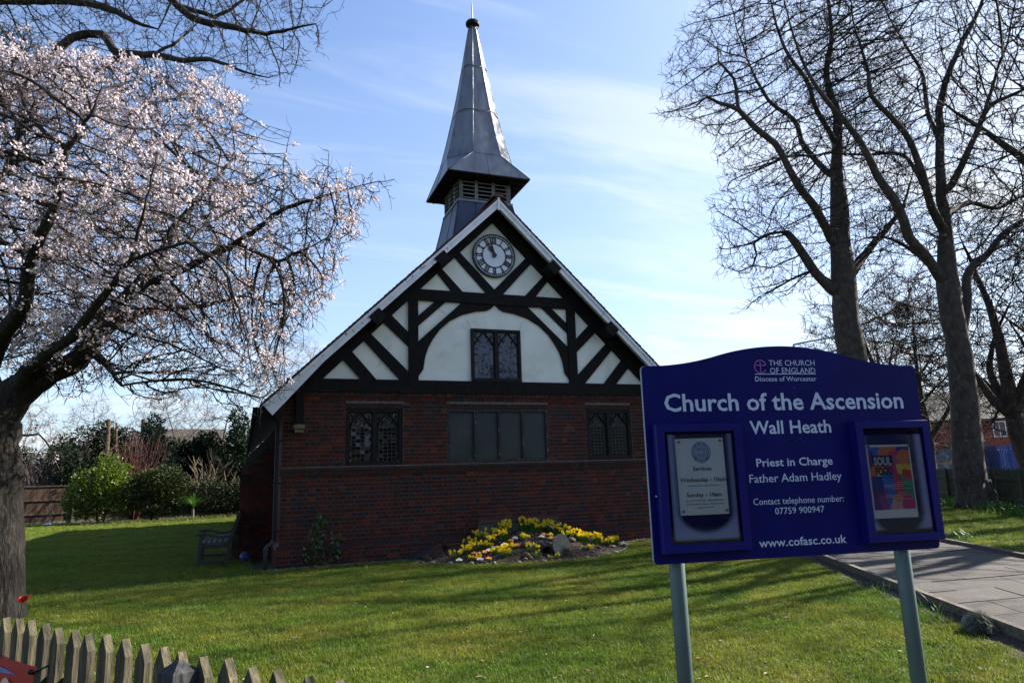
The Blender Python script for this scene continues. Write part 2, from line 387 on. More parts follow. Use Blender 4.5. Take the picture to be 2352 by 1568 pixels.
# beyond the church
mat('far_brick', (0.20, 0.055, 0.035), (0.13, 0.04, 0.03), rough=0.9, nscale=3)
mat('far_slate', (0.085, 0.075, 0.065), (0.05, 0.046, 0.042), rough=0.8, nscale=3)
mat('far_white', (0.65, 0.65, 0.65), rough=0.6)
mat('sign_green', (0.02, 0.22, 0.10), rough=0.5)
mat('palisade_blue', (0.012, 0.022, 0.085), (0.010, 0.018, 0.065), rough=0.45, nscale=2)
mat('sheet_blue', (0.015, 0.055, 0.22), (0.012, 0.045, 0.18), rough=0.5, nscale=2)
mat('shelter_roof', (0.30, 0.33, 0.37), (0.22, 0.25, 0.28), rough=0.3, nscale=2)
mat('shelter_glass', (0.10, 0.12, 0.14), (0.04, 0.05, 0.06), rough=0.15, nscale=3, c3=(0.25, 0.28, 0.30), c3scale=3, c3lo=0.5, c3hi=0.65)
mat('orange_strip', (0.55, 0.22, 0.04), rough=0.5)
mat('sign_grey', (0.10, 0.105, 0.11), rough=0.5)
mat('skin', (0.45, 0.26, 0.19), rough=0.6)
mat('cloth', (1, 1, 1), (0.85, 0.85, 0.85), rough=0.85, nscale=9, attr=True)
mat('red_tile', (0.28, 0.05, 0.03), (0.2, 0.04, 0.03), rough=0.8)
mat('red_fence', (0.17, 0.025, 0.022), (0.12, 0.02, 0.018), rough=0.8)
# poster print: flat printed colour shapes
def poster_mat():
    m = bpy.data.materials.new('poster_print'); m.use_nodes = True; t = m.node_tree; L = t.links
    b = t.nodes['Principled BSDF']; b.inputs['Roughness'].default_value = 0.5
    tcn = N(t, 'ShaderNodeTexCoord')
    dn = N(t, 'ShaderNodeTexNoise'); dn.inputs['Scale'].default_value = 12; dn.inputs['Detail'].default_value = 1
    L.new(tcn.outputs['Object'], dn.inputs['Vector'])
    mm = N(t, 'ShaderNodeVectorMath', operation='MULTIPLY_ADD'); mm.inputs[1].default_value = (0.10, 0.0, 0.10)
    L.new(dn.outputs['Color'], mm.inputs[0]); L.new(tcn.outputs['Object'], mm.inputs[2])
    v = N(t, 'ShaderNodeTexVoronoi'); v.feature = 'SMOOTH_F1'; v.inputs['Scale'].default_value = 17; v.inputs['Smoothness'].default_value = 0.35
    v.feature = 'F1'
    L.new(mm.outputs[0], v.inputs['Vector'])
    s2 = N(t, 'ShaderNodeSeparateColor'); L.new(v.outputs['Color'], s2.inputs[0])
    r = N(t, 'ShaderNodeValToRGB'); r.color_ramp.interpolation = 'CONSTANT'
    cols = [(0.55, 0.02, 0.03), (0.65, 0.16, 0.03), (0.05, 0.03, 0.20), (0.55, 0.03, 0.12), (0.02, 0.13, 0.50), (0.68, 0.22, 0.03), (0.22, 0.03, 0.20), (0.02, 0.22, 0.12), (0.62, 0.50, 0.03)]
    e = r.color_ramp.elements
    e[0].position = 0; e[0].color = (*cols[0], 1); e[1].position = 0.2; e[1].color = (*cols[1], 1)
    for i, p in zip(range(2, 9), (0.33, 0.44, 0.56, 0.66, 0.76, 0.86, 0.94)):
        q = e.new(p); q.color = (*cols[i], 1)
    L.new(s2.outputs[0], r.inputs[0]); L.new(r.outputs[0], b.inputs['Base Color'])
    MATS['poster_print'] = m
poster_mat()
def pane_mat():
    m = bpy.data.materials.new('case_glass'); m.use_nodes = True; t = m.node_tree; L = t.links
    for n in list(t.nodes): t.nodes.remove(n)
    o = N(t, 'ShaderNodeOutputMaterial'); g = N(t, 'ShaderNodeBsdfGlossy'); g.inputs['Roughness'].default_value = 0.03
    tr = N(t, 'ShaderNodeBsdfTransparent'); tr.inputs[0].default_value = (0.93, 0.95, 0.97, 1)
    fr = N(t, 'ShaderNodeFresnel'); fr.inputs[0].default_value = 1.5
    mx_ = N(t, 'ShaderNodeMixShader'); L.new(fr.outputs[0], mx_.inputs[0]); L.new(tr.outputs[0], mx_.inputs[1]); L.new(g.outputs[0], mx_.inputs[2]); L.new(mx_.outputs[0], o.inputs[0])
    MATS['case_glass'] = m
    # condensation on the inside of the pane: clear round the sheet, beaded towards the bottom
    m = bpy.data.materials.new('condensation'); m.use_nodes = True; t = m.node_tree; L = t.links
    for n in list(t.nodes): t.nodes.remove(n)
    o = N(t, 'ShaderNodeOutputMaterial'); d = N(t, 'ShaderNodeBsdfDiffuse'); d.inputs[0].default_value = (0.36, 0.42, 0.72, 1)
    tr = N(t, 'ShaderNodeBsdfTransparent')
    a = N(t, 'ShaderNodeAttribute'); a.attribute_name = 'Col'
    tcn = N(t, 'ShaderNodeTexCoord')
    nn = N(t, 'ShaderNodeTexNoise'); nn.inputs['Scale'].default_value = 160; nn.inputs['Detail'].default_value = 4
    L.new(tcn.outputs['Object'], nn.inputs['Vector'])
    r = N(t, 'ShaderNodeMapRange'); r.inputs[1].default_value = 0.3; r.inputs[2].default_value = 0.7; r.inputs[3].default_value = 0.75; r.inputs[4].default_value = 1.15
    L.new(nn.outputs[0], r.inputs[0])
    mu = N(t, 'ShaderNodeMath', operation='MULTIPLY', use_clamp=True); L.new(r.outputs[0], mu.inputs[0]); L.new(a.outputs['Fac'], mu.inputs[1])
    mx_ = N(t, 'ShaderNodeMixShader'); L.new(mu.outputs[0], mx_.inputs[0]); L.new(tr.outputs[0], mx_.inputs[1]); L.new(d.outputs[0], mx_.inputs[2]); L.new(mx_.outputs[0], o.inputs[0])
    MATS['condensation'] = m
pane_mat()
# ------------------------------------------------------------ ground, road, path
def ground():
    xs = [-600, -200, -80, -40, -25]+[-16+i*1.0 for i in range(0, 49)]+[40, 60, 100, 250, 700]
    ys = [-300, -80, -30]+[-18+i*1.0 for i in range(0, 60)]+[50, 70, 110, 250, 900]
    v = [(x, y, ground_z(x, y)-0.0) for y in ys for x in xs]
    n = len(xs)
    f = [(j*n+i, j*n+i+1, (j+1)*n+i+1, (j+1)*n+i) for j in range(len(ys)-1) for i in range(n-1)]
    b = MB(); b.raw(v, f); b.build('ground', 'turf', smooth=True, kind='structure')
ground()
# paved path: starts near the camera, runs away to the right of the church
PD = Vector((0.472, 0.8816, 0)); PN = Vector((0.8816, -0.472, 0))
P0 = Vector((8.44, -7.6, 0.0)); PW = 2.52
CR = Vector((0.993, -0.118, 0)); CRK = 1/CR.dot(PN)
def pq(s, w, z): return P0+PD*s+CR*(w*CRK)+Vector((0, 0, z))
def pp(s, w, z): return P0+PD*s+PN*w+Vector((0, 0, z))
PZ = 0.135
b = MB()
b.raw([pp(-9, 0, PZ-0.012), pp(-9, PW, PZ-0.012), pp(26, PW, PZ-0.012), pp(26, 0, PZ-0.012), pp(-9, 0, -.2), pp(-9, PW, -.2), pp(26, PW, -.2), pp(26, 0, -.2)],
      [(0, 1, 2, 3), (0, 4, 5, 1), (1, 5, 6, 2), (2, 6, 7, 3), (3, 7, 4, 0)])
path = b.build('path', 'joint_sand', kind='structure')
random.seed(3)
row = 0; s = -10.4
slab = None
while s < 25:
    d = 0.60; w = 0.0; first = (0.45 if row % 2 else 0.9)
    while w < PW-0.02:
        ww = first if w == 0 else 0.9
        w1 = min(w+ww, PW)
        t = PZ+random.uniform(-0.004, 0.004)
        g = 0.006
        b = MB()
        q = [(s+g, w+g), (s+g, w1-g), (s+d-g, w1-g), (s+d-g, w+g)]
        b.raw([pq(a, c, t+random.uniform(-.0015, .0015)) for a, c in q]+[pq(a, c, t-0.03) for a, c in q], [(0, 1, 2, 3), (0, 4, 5, 1), (1, 5, 6, 2), (2, 6, 7, 3), (3, 7, 4, 0)])
        b.build('paving_slab', 'paving', path)
        w = w1
    s += d; row += 1
# kerb edgings
for nm, w0, lab, gl in (('kerb_edging', -0.06, 'concrete edging along the lawn side of the paved path', 0), ('kerb_edging', PW, 'concrete edging along the tree side of the paved path', 1)):
    k = thing(nm, lab, 'kerb', tuple(pp(0, w0, 0)))
    s = -8.9
    while s < 25:
        b = MB(); h = PZ+0.050+random.uniform(-.006, .006)
        q = [(s+.004, w0), (s+.004, w0+.06), (s+.906, w0+.06), (s+.906, w0)]
        b.raw([pp(a, c, h) for a, c in q]+[pp(a, c, -0.1) for a, c in q], [(0, 1, 2, 3), (0, 4, 5, 1), (1, 5, 6, 2), (2, 6, 7, 3), (3, 7, 4, 0)])
        b.build('edging_stone', 'kerb_stone', k)
        s += 0.914
# road and playground beyond the right-hand fence
RD = Vector((0.627, 0.779, 0)); RN = Vector((0.779, -0.627, 0)); R0 = Vector((20.8, -0.6, 0))
def rp(s, w, z=0.0): return R0+RD*s+RN*w+Vector((0, 0, z))
for nm, w0, w1, z, mt in (('pavement', 0.4, 2.6, 0.20, 'kerb_stone'), ('road', 2.6, 10.5, 0.14, 'asphalt'), ('pavement', 10.5, 13.0, 0.20, 'kerb_stone'), ('playground', 13.0, 60, 0.18, 'playground')):
    b = MB(); q = [(-15, w0), (-15, w1), (70, w1), (70, w0)]
    b.raw([rp(a, c, z) for a, c in q]+[rp(a, c, -0.1) for a, c in q], [(0, 1, 2, 3), (0, 4, 5, 1), (1, 5, 6, 2), (2, 6, 7, 3), (3, 7, 4, 0)])
    b.build(nm, mt, kind='structure')
# ------------------------------------------------------------ church
CX = 6.565; XL = 2.40; XR = 10.73; BACK = 18.0
ch = thing('church', 'low red brick church with black and white timbered gable, clock and lead spire', 'church', (CX, 0, 0))
random.seed(11)
HC = 0.076
def brick_col(header=False, warm=0.0):
    r = random.random()
    blue = 0.34 if header else 0.10
    if r < blue: c = random.choice([(0.060, 0.048, 0.048), (0.050, 0.047, 0.055), (0.070, 0.045, 0.041)])
    elif r < blue+0.34: c = random.choice([(0.165, 0.042, 0.030), (0.185, 0.045, 0.031), (0.135, 0.037, 0.028)])
    elif r < blue+0.60: c = random.choice([(0.100, 0.033, 0.025), (0.118, 0.037, 0.026), (0.080, 0.033, 0.028)])
    elif r < 0.965: c = random.choice([(0.135, 0.044, 0.029), (0.105, 0.041, 0.031)])
    else: c = (0.24, 0.072, 0.036)
    k = random.uniform(0.85, 1.15)
    return tuple(x*k for x in c)
G = 0.0045
bricks = []       # (size score, boxes for one brick, colour)
def add_brick(x0, x1, z0, z1, y=0.0, depth=0.10, col=None, g=G):
    w = x1-x0
    if w < 0.018: return
    j = random.uniform(-0.002, 0.002)
    bricks.append((x0+g, x1-g, z0+g, z1-g, y+j, y+depth, col))
OPEN = [(3.52, 4.61, 1.752, 2.925), (5.49, 7.675, 1.752, 2.925), (8.55, 9.645, 1.752, 2.925)]
def course(z0, kind, xa, xb, y=0.0, openings=OPEN):
    p = 0.2168/2
    z1 = z0+HC
    cells = []
    x = xa; i = 0
    if kind == 'S':
        while x < xb-0.01:
            e = min(x+2*p, xb); cells.append((x, e)); x = e
    else:
        first = True
        while x < xb-0.01:
            w = p
            if i == 1: w = p/2                       # queen closer next to the corner
            e = min(x+w, xb)
            cells.append((x, e)); x = e; i += 1
    for a, c in cells:
        segs = [(a, c)]
        for (oa, ob, oz0, oz1) in openings:
            if z0+0.02 < oz1 and z1-0.02 > oz0:
                ns = []
                for s0, s1 in segs:
                    if s1 <= oa or s0 >= ob: ns.append((s0, s1))
                    else:
                        if s0 < oa: ns.append((s0, oa))
                        if s1 > ob: ns.append((ob, s1))
                segs = ns
        for s0, s1 in segs:
            add_brick(s0, s1, z0, z1, y, 0.10, brick_col(kind == 'H'))
Z0 = 0.38
for k in range(16): course(Z0+k*HC, 'H' if k % 2 == 0 else 'S', XL, XR)
for k in range(16): course(1.752+k*HC, 'S' if k % 2 == 0 else 'H', XL, XR)
# plinth below the sloping course
PL = 0.055
for k in range(-1, 4): course(k*HC, 'S' if k % 2 else 'H', XL-PL, XR+PL, y=-PL, openings=[])
# corbel courses under the tie beam
z = 1.752+16*HC
for kk, (yo, kd) in enumerate((( -0.018, 'S'), (-0.045, 'Hc'))):
    x = XL-0.02
    w = 0.2168 if kd == 'S' else 0.100
    while x < XR+0.02:
        e = min(x+w, XR+0.02); add_brick(x, e, z, z+HC, yo, 0.12, brick_col(kd == 'Hc')); x = e
    z += HC
TIE0 = z
# soldier rows over the windows
for oa, ob in ((3.52, 4.61), (5.49, 7.675), (8.55, 9.645)):
    n = round((ob-oa)/0.0727); w = (ob-oa)/n
    for i in range(n): add_brick(oa+i*w, oa+(i+1)*w, 2.824, 2.925, -0.004, 0.10, random.choice([(0.062, 0.046, 0.044), (0.048, 0.046, 0.054), (0.082, 0.045, 0.038), (0.10, 0.05, 0.04)]))
def score(q):
    x = (q[0]+q[1])/2; zz = (q[2]+q[3])/2
    d2 = (x-CAM.x)**2+(q[4]-CAM.y)**2+(zz-CAM.z)**2
    return (q[1]-q[0])*(q[3]-q[2])/d2 if q[2] > -0.03 else 0
bricks.sort(key=score, reverse=True)
def brick_mesh(b, q):
    b.box(q[0], q[4], q[2], q[1], q[5], q[3], q[6])
for q in bricks[:296]:
    b = MB(); brick_mesh(b, q); b.build('brick', 'brick', ch)
b = MB()
for q in bricks[296:]: brick_mesh(b, q)
b.build('brickwork', 'brick', ch, kind='stuff')
# mortar bed behind the brick faces, with the window openings left open
b = MB()
xs = sorted({XL, XR, 3.52, 4.61, 5.49, 7.675, 8.55, 9.645})
for i in range(len(xs)-1):
    isopen = any(abs(xs[i]-o[0]) < 1e-6 for o in OPEN)
    if isopen:
        b.box(xs[i], 0.007, Z0, xs[i+1], 0.30, 1.752); b.box(xs[i], 0.007, 2.824, xs[i+1], 0.30, TIE0+0.02)
    else: b.box(xs[i], 0.007, Z0, xs[i+1], 0.30, TIE0+0.02)
b.box(XL-PL+.004, -PL+0.007, -0.35, XR+PL-.004, 0.25, 4*HC+0.004)
b.box(XL-0.016, -0.012, 1.752+16*HC+.004, XR+0.016, 0.10, TIE0-.002)
b.build('mortar_bed', 'mortar', ch)
# sloping plinth bricks and the string course (two parts made of laid bricks)
b = MB(); x = XL-PL
while x < XR+PL:
    e = min(x+0.2168, XR+PL)
    c = tuple(v*random.uniform(.8, 1.2) for v in (0.072, 0.038, 0.036))
    b.raw([(x+.003, -PL, 4*HC+.003), (e-.003, -PL, 4*HC+.003), (e-.003, -0.002, Z0-.002), (x+.003, -0.002, Z0-.002), (x+.003, 0.05, Z0-.002), (e-.003, 0.05, Z0-.002), (x+.003, 0.05, 4*HC+.003), (e-.003, 0.05, 4*HC+.003)],
          [(0, 1, 2, 3), (3, 2, 5, 4), (0, 3, 4, 6), (1, 7, 5, 2)], c)
    x = e
b.build('plinth_course', 'brick', ch)
b = MB(); x = XL-0.035; i = 0
while x < XR+0.035:
    e = min(x+0.2168*0.5, XR+0.035)
    c = tuple(v*random.uniform(.75, 1.25) for v in (0.085, 0.048, 0.042))
    z0, z1 = Z0+16*HC, 1.752
    b.prism_y([(x+.002, z0+.003), (e-.002, z0+.003), (e-.002, z0+HC*.95), (x+.002, z0+HC*.95)], -0.022, 0.1, c)
    b.raw([(x+.002, -0.032, z0+HC), (e-.002, -0.032, z0+HC), (e-.002, -0.032, z0+HC*1.35), (x+.002, -0.032, z0+HC*1.35), (e-.002, 0.02, z1-.004), (x+.002, 0.02, z1-.004), (x+.002, 0.02, z0+HC), (e-.002, 0.02, z0+HC)],
          [(0, 1, 2, 3), (3, 2, 4, 5), (0, 6, 7, 1), (0, 3, 5, 6), (1, 7, 4, 2)], c)
    x = e
b.build('string_course', 'brick', ch)
# side wall (left), in the shadow: laid courses seen at a glancing angle
def side_bricks(xf, ya, yb, z0, n, name='side_brickwork'):
    b = MB()
    for k in range(n):
        y = ya; w = 0.2168 if k % 2 else 0.1084
        while y < yb:
            e = min(y+w, yb)
            c = brick_col(k % 2 == 0)
            b.raw([(xf, y+G, z0+k*HC+G), (xf, e-G, z0+k*HC+G), (xf, e-G, z0+(k+1)*HC-G), (xf, y+G, z0+(k+1)*HC-G)], [(0, 3, 2, 1)], c)
            y = e
    return b
b = side_bricks(XL-0.006, 0.0, 6.0, Z0, 31)
b2 = side_bricks(XL-PL-.006, -PL, 6.0, -2*HC, 6); b.raw(b2.v, b2.f); b.c[-len(b2.f):] = b2.c
b.build('side_brickwork', 'brick', ch, kind='stuff')
b = MB(); b.box(XL, 0.302, -0.3, XL+0.3, BACK, 2.74); b.box(XR-0.3, 0.302, -0.3, XR, BACK, 2.74); b.box(XL-PL, 0.26, -0.3, XL, BACK, Z0-.05); b.box(XL+.3, BACK-.3, -.3, XR-.3, BACK, 2.74)
b.build('side_wall', 'mortar', ch)
# raking buttress on the left side: a wall piece facing the front
by0, by1 = 2.0, 2.45
b = MB()
b.prism_y([(1.70, -0.2), (XL-0.01, -0.2), (XL-0.01, 2.62), (1.86, 2.06), (1.72, 1.72)], by0+.007, by1)
b.prism_y([(1.60, -0.2), (1.70, -0.2), (1.70, 0.86), (1.66, 0.80), (1.66, 0.62), (1.60, 0.55)], by0+.05, by1)
bt = b.build('buttress', 'buttress_shade', ch)  # shade below the eave is put into this dark body colour
for k in range(-2, 34):
    z0 = k*HC; kd = k % 2
    x = 1.70 if k < 22 else 1.70+(k-21)*HC*0.9
    xe = XL-0.012; w = 0.2168 if kd else 0.1084
    while x < xe-.03 and z0+HC < 2.62:
        e = min(x+w, xe); bb = MB(); bb.box(x+G, by0, z0+G, e-G, by0+.05, z0+HC-G, brick_col(not kd)); bb.build('brick', 'brick', bt); x = e
# downpipe, gutter, bracket
b = MB()
b.tube([(XL-0.09, -0.05, 2.60), (XL-0.09, -0.05, 0.55), (XL-0.10, -0.06, 0.47)], 0.034, 8)
dp = b.build('downpipe', 'iron_black', ch, smooth=True)
b = MB(); b.tube([(XL-0.10, -0.06, 0.50), (XL-0.14, -0.08, 0.44), (XL-0.21, -0.10, 0.40), (XL-0.225, -0.11, 0.34), (XL-0.225, -0.11, -0.05)], 0.036, 8)
b.tube([(XL-0.225, -0.11, 0.36), (XL-0.225, -0.11, 0.33)], 0.045, 8)
b.build('pipe_shoe', 'slate_board', ch, smooth=True)
for zz in (2.2, 1.45, 0.62):
    b = MB(); b.tube([(XL-0.09, -0.05, zz), (XL-0.09, -0.05, zz+.05)], 0.043, 8); b.box(XL-0.09, -0.06, zz+.01, XL+0.0, -0.04, zz+.035); b.build('pipe_bracket', 'iron_black', dp)
b = MB()
GX = 1.93
pts = []
for y in (-0.36, BACK):
    for k in range(7):
        t = math.pi*k/6
        pts.append((GX-0.055*math.cos(t), y, 2.80-0.06*math.sin(t)))
f = [(k, k+1, k+8, k+7) for k in range(6)]+[tuple(range(7)), tuple(range(13, 6, -1))]
b.raw(pts, f); b.build('gutter', 'eave_dark', ch)
b = MB(); b.tube([(GX, 0.1, 2.74), (GX+0.03, 0.05, 2.68), (XL-0.14, 0.0, 2.62), (XL-0.09, -0.05, 2.56)], 0.034, 8); b.build('swan_neck', 'iron_black', ch, smooth=True)
# ---- roof
AP = 7.30; SL = 0.965                       # top surface of the tiles
def rz(x): return AP-SL*abs(x-CX)
EX = CX-2.02                                # half width to the eave
roofslab = []
for s in (-1, 1):
    b = MB()
    xe = CX+s*(EX+0.0)
    b.raw([(CX, -0.28, AP-.07), (xe, -0.28, AP-.07-SL*EX), (xe, BACK, AP-.07-SL*EX), (CX, BACK, AP-.07), (CX, -0.28, AP-.13), (xe, -0.28, AP-.13-SL*EX), (xe, BACK, AP-.13-SL*EX), (CX, BACK, AP-.13)],
          [(0, 1, 2, 3), (7, 6, 5, 4), (0, 4, 5, 1), (1, 5, 6, 2), (2, 6, 7, 3), (3, 7, 4, 0)])
    b.build('roof', 'eave_dark', ch)
ang = math.atan(SL); L_ = EX/math.cos(ang); gauge = 0.105; nT = int(L_/gauge)
tl = MB()
for s in (-1, 1):
    for k in range(nT+1):
        d0 = L_-k*gauge+0.02; d1 = max(d0-0.17, 0)
        def P(d, h, y): return (CX+s*(d*math.cos(ang)+h*math.sin(ang)), y, AP-.07-d*math.sin(ang)+h*math.cos(ang))
        j = random.uniform(-.004, .005); jj = random.uniform(-.005, .005)
        t0, t1 = 0.030+j, 0.014
        # verge tile, its own piece
        b = MB(); ya, yb = -0.40+jj, -0.235
        v = [P(d0, t0-.016, ya), P(d0, t0, ya), P(d1, t1, ya), P(d1, t1-.014, ya), P(d0, t0-.016, yb), P(d0, t0, yb), P(d1, t1, yb), P(d1, t1-.014, yb)]
        b.raw(v, [(0, 1, 2, 3), (7, 6, 5, 4), (0, 4, 5, 1), (1, 5, 6, 2), (2, 6, 7, 3), (3, 7, 4, 0)])
        b.build('roof_tile', 'clay_tile', ch)
        ya, yb = -0.232, BACK
        v = [P(d0, t0-.016, ya), P(d0, t0, ya), P(d1, t1, ya), P(d1, t1-.014, ya), P(d0, t0-.016, yb), P(d0, t0, yb), P(d1, t1, yb), P(d1, t1-.014, yb)]
        tl.raw(v, [(0, 1, 2, 3), (7, 6, 5, 4), (0, 4, 5, 1), (1, 5, 6, 2), (2, 6, 7, 3), (3, 7, 4, 0)])
tl.build('roof_tiling', 'clay_tile', ch, kind='stuff')
# undercloak below the verge tiles
for s in (-1, 1):
    b = MB()
    v = [(CX, AP-.06), (CX+s*EX, AP-.06-SL*EX), (CX+s*EX, AP-.105-SL*EX), (CX, AP-.105)]
    b.prism_y(v, -0.385, -0.285); b.build('undercloak', 'clay_tile', ch)
# ridge tiles
y = -0.41
while y < BACK-.3:
    b = MB(); r = 0.115
    n = 8; v = []
    for yy in (y, y+0.44):
        for k in range(n+1):
            t = math.pi*(k/n)
            v.append((CX-r*math.cos(t)*1.05, yy, AP-.06+r*0.95*math.sin(t)))
    f = [(k, k+1, k+n+2, k+n+1) for k in range(n)]+[tuple(range(n+1)), tuple(range(2*n+1, n, -1))]
    b.raw(v, f); b.build('ridge_tile', 'clay_tile', ch); y += 0.45
# barge boards (two faces each, flaring at the eave) with peeling white paint
zt = AP-.10
for s in (-1, 1):
    top = [(CX, zt), (CX+s*(EX-0.02), zt-SL*(EX-.02))]
    k0 = 0.185
    low = [(CX, zt-k0), (CX+s*3.5, zt-k0-SL*3.5), (CX+s*4.36, zt-SL*4.36-0.335)]
    b = MB(); b.prism_y([top[0], top[1], (CX+s*(EX-.02)-s*0.03, top[1][1]-.03), low[2], low[1], low[0]], -0.375, -0.340)
    bb = b.build('barge_board', 'white_paint', ch)
    b = MB(); q = 0.062
    b.prism_y([(CX, zt+.003), (CX+s*(EX-.02), zt+.003-SL*(EX-.02)), (CX+s*(EX-.02)-s*.03, zt-.03-SL*(EX-.02)), (CX+s*(EX-.06), zt-q-SL*(EX-.06)), (CX, zt-q)], -0.398, -0.377)
    b.build('fascia_strip', 'white_paint', bb)
    # pale soffit boards between barge board and gable
    n = 26
    for i in range(n):
        x0 = CX+s*(0.06+i*(EX-.25)/n); x1 = CX+s*(0.06+(i+1)*(EX-.25)/n-.006)
        zz0 = zt-.155-SL*abs(x0-CX); zz1 = zt-.155-SL*abs(x1-CX)
        b = MB(); v = [(x0, -.338, zz0), (x1, -.338, zz1), (x1, -.235, zz1), (x0, -.235, zz0)]
        b.raw(v+[(a, c, d+.02) for a, c, d in v], [(0, 1, 2, 3), (7, 6, 5, 4), (0, 4, 5, 1), (1, 5, 6, 2), (2, 6, 7, 3), (3, 7, 4, 0)])
        b.build('soffit_board', 'soffit', ch)
    # dark boards behind, out to the wall face
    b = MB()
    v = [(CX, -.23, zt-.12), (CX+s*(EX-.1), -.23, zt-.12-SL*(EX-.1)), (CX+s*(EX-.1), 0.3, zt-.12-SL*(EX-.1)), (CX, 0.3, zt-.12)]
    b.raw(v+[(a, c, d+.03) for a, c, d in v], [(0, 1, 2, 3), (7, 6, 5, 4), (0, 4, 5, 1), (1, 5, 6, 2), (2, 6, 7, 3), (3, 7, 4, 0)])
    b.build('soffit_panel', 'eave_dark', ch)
b = MB(); b.box(CX-.022, -0.41, zt-.25, CX+.022, -0.376, zt+.02); b.build('barge_joint_strip', 'white_paint', ch)
# purlin ends
for px, pz in ((5.33, 5.80), (4.04, 4.54), (7.78, 5.80), (9.08, 4.52)):
    s = -1 if px < CX else 1
    b = MB(); m = Matrix.Translation((px, 0, pz)) @ Matrix.Rotation(s*ang, 4, 'Y')
    b.box(-0.13, -0.42, -0.12, 0.13, 0.05, 0.10, m=m); b.build('purlin_end', 'black_timber', ch)
# ---- timbered gable
b = MB(); b.prism_y([(XL+.2, TIE0), (XR-.2, TIE0), (CX, 7.12)], 0.045, 0.25); b.build('gable_wall', 'plaster', ch)
def mir(poly): return [(2*CX-x, z) for x, z in poly]
TY = 0.0
tim = [
 [(3.45, 3.765), (3.615, 3.925), (4.11, 3.365), (3.81, 3.365)],
 [(3.85, 4.14), (3.98, 4.28), (4.745, 3.53), (4.745, 3.365), (4.57, 3.365)],
 [(4.23, 4.52), (4.38, 4.68), (4.745, 4.32), (4.745, 4.03)],
 [(4.90, 4.665), (5.29, 5.02), (5.52, 5.02), (4.90, 4.455)],
 [(5.825, 6.09), (6.565, 5.34), (6.565, 5.22), (6.40, 5.22), (5.70, 5.98)],
 [(5.335, 5.60), (5.44, 5.70), (5.895, 5.22), (5.64, 5.22)],
]
def bevel_strip(poly, y0, y1, name, dy=0.0):
    b = MB(); b.prism_y(poly, y0+dy, y1); return b.build(name, 'black_timber', ch)
for i, p in enumerate(tim):
    for q in (p, mir(p)): bevel_strip(q, 0.0+0.004*i, 0.06, 'diagonal_brace')
post = [(4.725, 3.36), (4.92, 3.36), (4.92, 5.02), (4.725, 5.02)]
for q in (post, mir(post)): bevel_strip(q, -0.012, 0.06, 'gable_post')
archin = [(4.905, 3.44), (5.02, 3.60), (5.06, 3.85), (5.12, 4.03), (5.21, 4.20), (5.36, 4.41), (5.58, 4.61), (5.85, 4.755), (6.15, 4.84), (6.38, 4.87), (6.47, 4.915), (6.53, 4.975), (6.565, 5.03)]
arch = [(4.905, 4.15), (5.86, 5.03)]
for m_ in (False, True):
    pl = archin+[arch[1], arch[0]]
    if m_: pl = mir(pl)
    bm = bmesh.new()
    vs = [bm.verts.new((x, 0.006, z)) for x, z in pl]; fc = bm.faces.new(vs)
    r = bmesh.ops.extrude_face_region(bm, geom=[fc]); bmesh.ops.translate(bm, verts=[g for g in r['geom'] if isinstance(g, bmesh.types.BMVert)], vec=(0, 0.055, 0))
    bmesh.ops.triangulate(bm, faces=bm.faces[:]); bmesh.ops.recalc_face_normals(bm, faces=bm.faces[:])
    bmesh.ops.translate(bm, verts=bm.verts[:], vec=(-CX, 0, 0))
    me = bpy.data.meshes.new('arched_brace'); bm.to_mesh(me); me.materials.append(MATS['black_timber'])
    o = bpy.data.objects.new('arched_brace', me); COL.objects.link(o); o.parent = ch
bevel_strip([(4.55, 5.005), (8.58, 5.005), (8.36, 5.235), (4.77, 5.235)], -0.025, 0.065, 'collar_beam')
bevel_strip([(XL-.0, TIE0+.002), (XR, TIE0+.002), (XR-.05, 3.375), (XL+.05, 3.375)], -0.06, 0.065, 'tie_beam')
for s in (-1, 1):
    lo0 = 6.82; 
    pl = [(CX, lo0), (CX+s*3.52, lo0-.991*3.52), (CX+s*4.02, 2.95+.02 if False else 3.10), (CX+s*4.14, 3.10), (CX, 7.10)]
    bevel_strip(pl, -0.035, 0.07, 'principal_rafter')
# post and stone corbel at the left corner
b = MB(); b.box(2.61, -0.16, 2.50, 2.75, -0.02, 3.30); b.build('corner_post', 'black_timber', ch)
b = MB(); b.box(2.585, -0.19, 2.44, 2.775, 0.02, 2.51); b.prism_y([(2.60, 2.44), (2.76, 2.44), (2.755, 2.37), (2.605, 2.37)], -0.14, 0.02); b.build('stone_corbel', 'corbel_stone', ch)
# cracks in the plaster
def crack(pts, w=0.0035):
    b = MB()
    q = []
    for i in range(len(pts)-1):
        a, c = pts[i], pts[i+1]
        for k in range(4):
            t = k/4; q.append((a[0]+(c[0]-a[0])*t+random.uniform(-.008, .008), 0.043, a[1]+(c[1]-a[1])*t+random.uniform(-.008, .008)))
    q.append((pts[-1][0], 0.043, pts[-1][1]))
    b.tube(q, w, 3); b.build('plaster_crack', 'crack', ch)
crack([(4.12, 3.62), (4.30, 3.95), (4.40, 4.10)]); crack([(5.28, 4.90), (5.46, 4.78), (5.58, 4.72)]); crack([(6.20, 5.24), (6.32, 5.35)])
crack([(5.96, 4.66), (6.03, 4.48)]); crack([(7.10, 4.48), (7.18, 4.68)]); crack([(7.66, 5.24), (7.80, 5.40)])
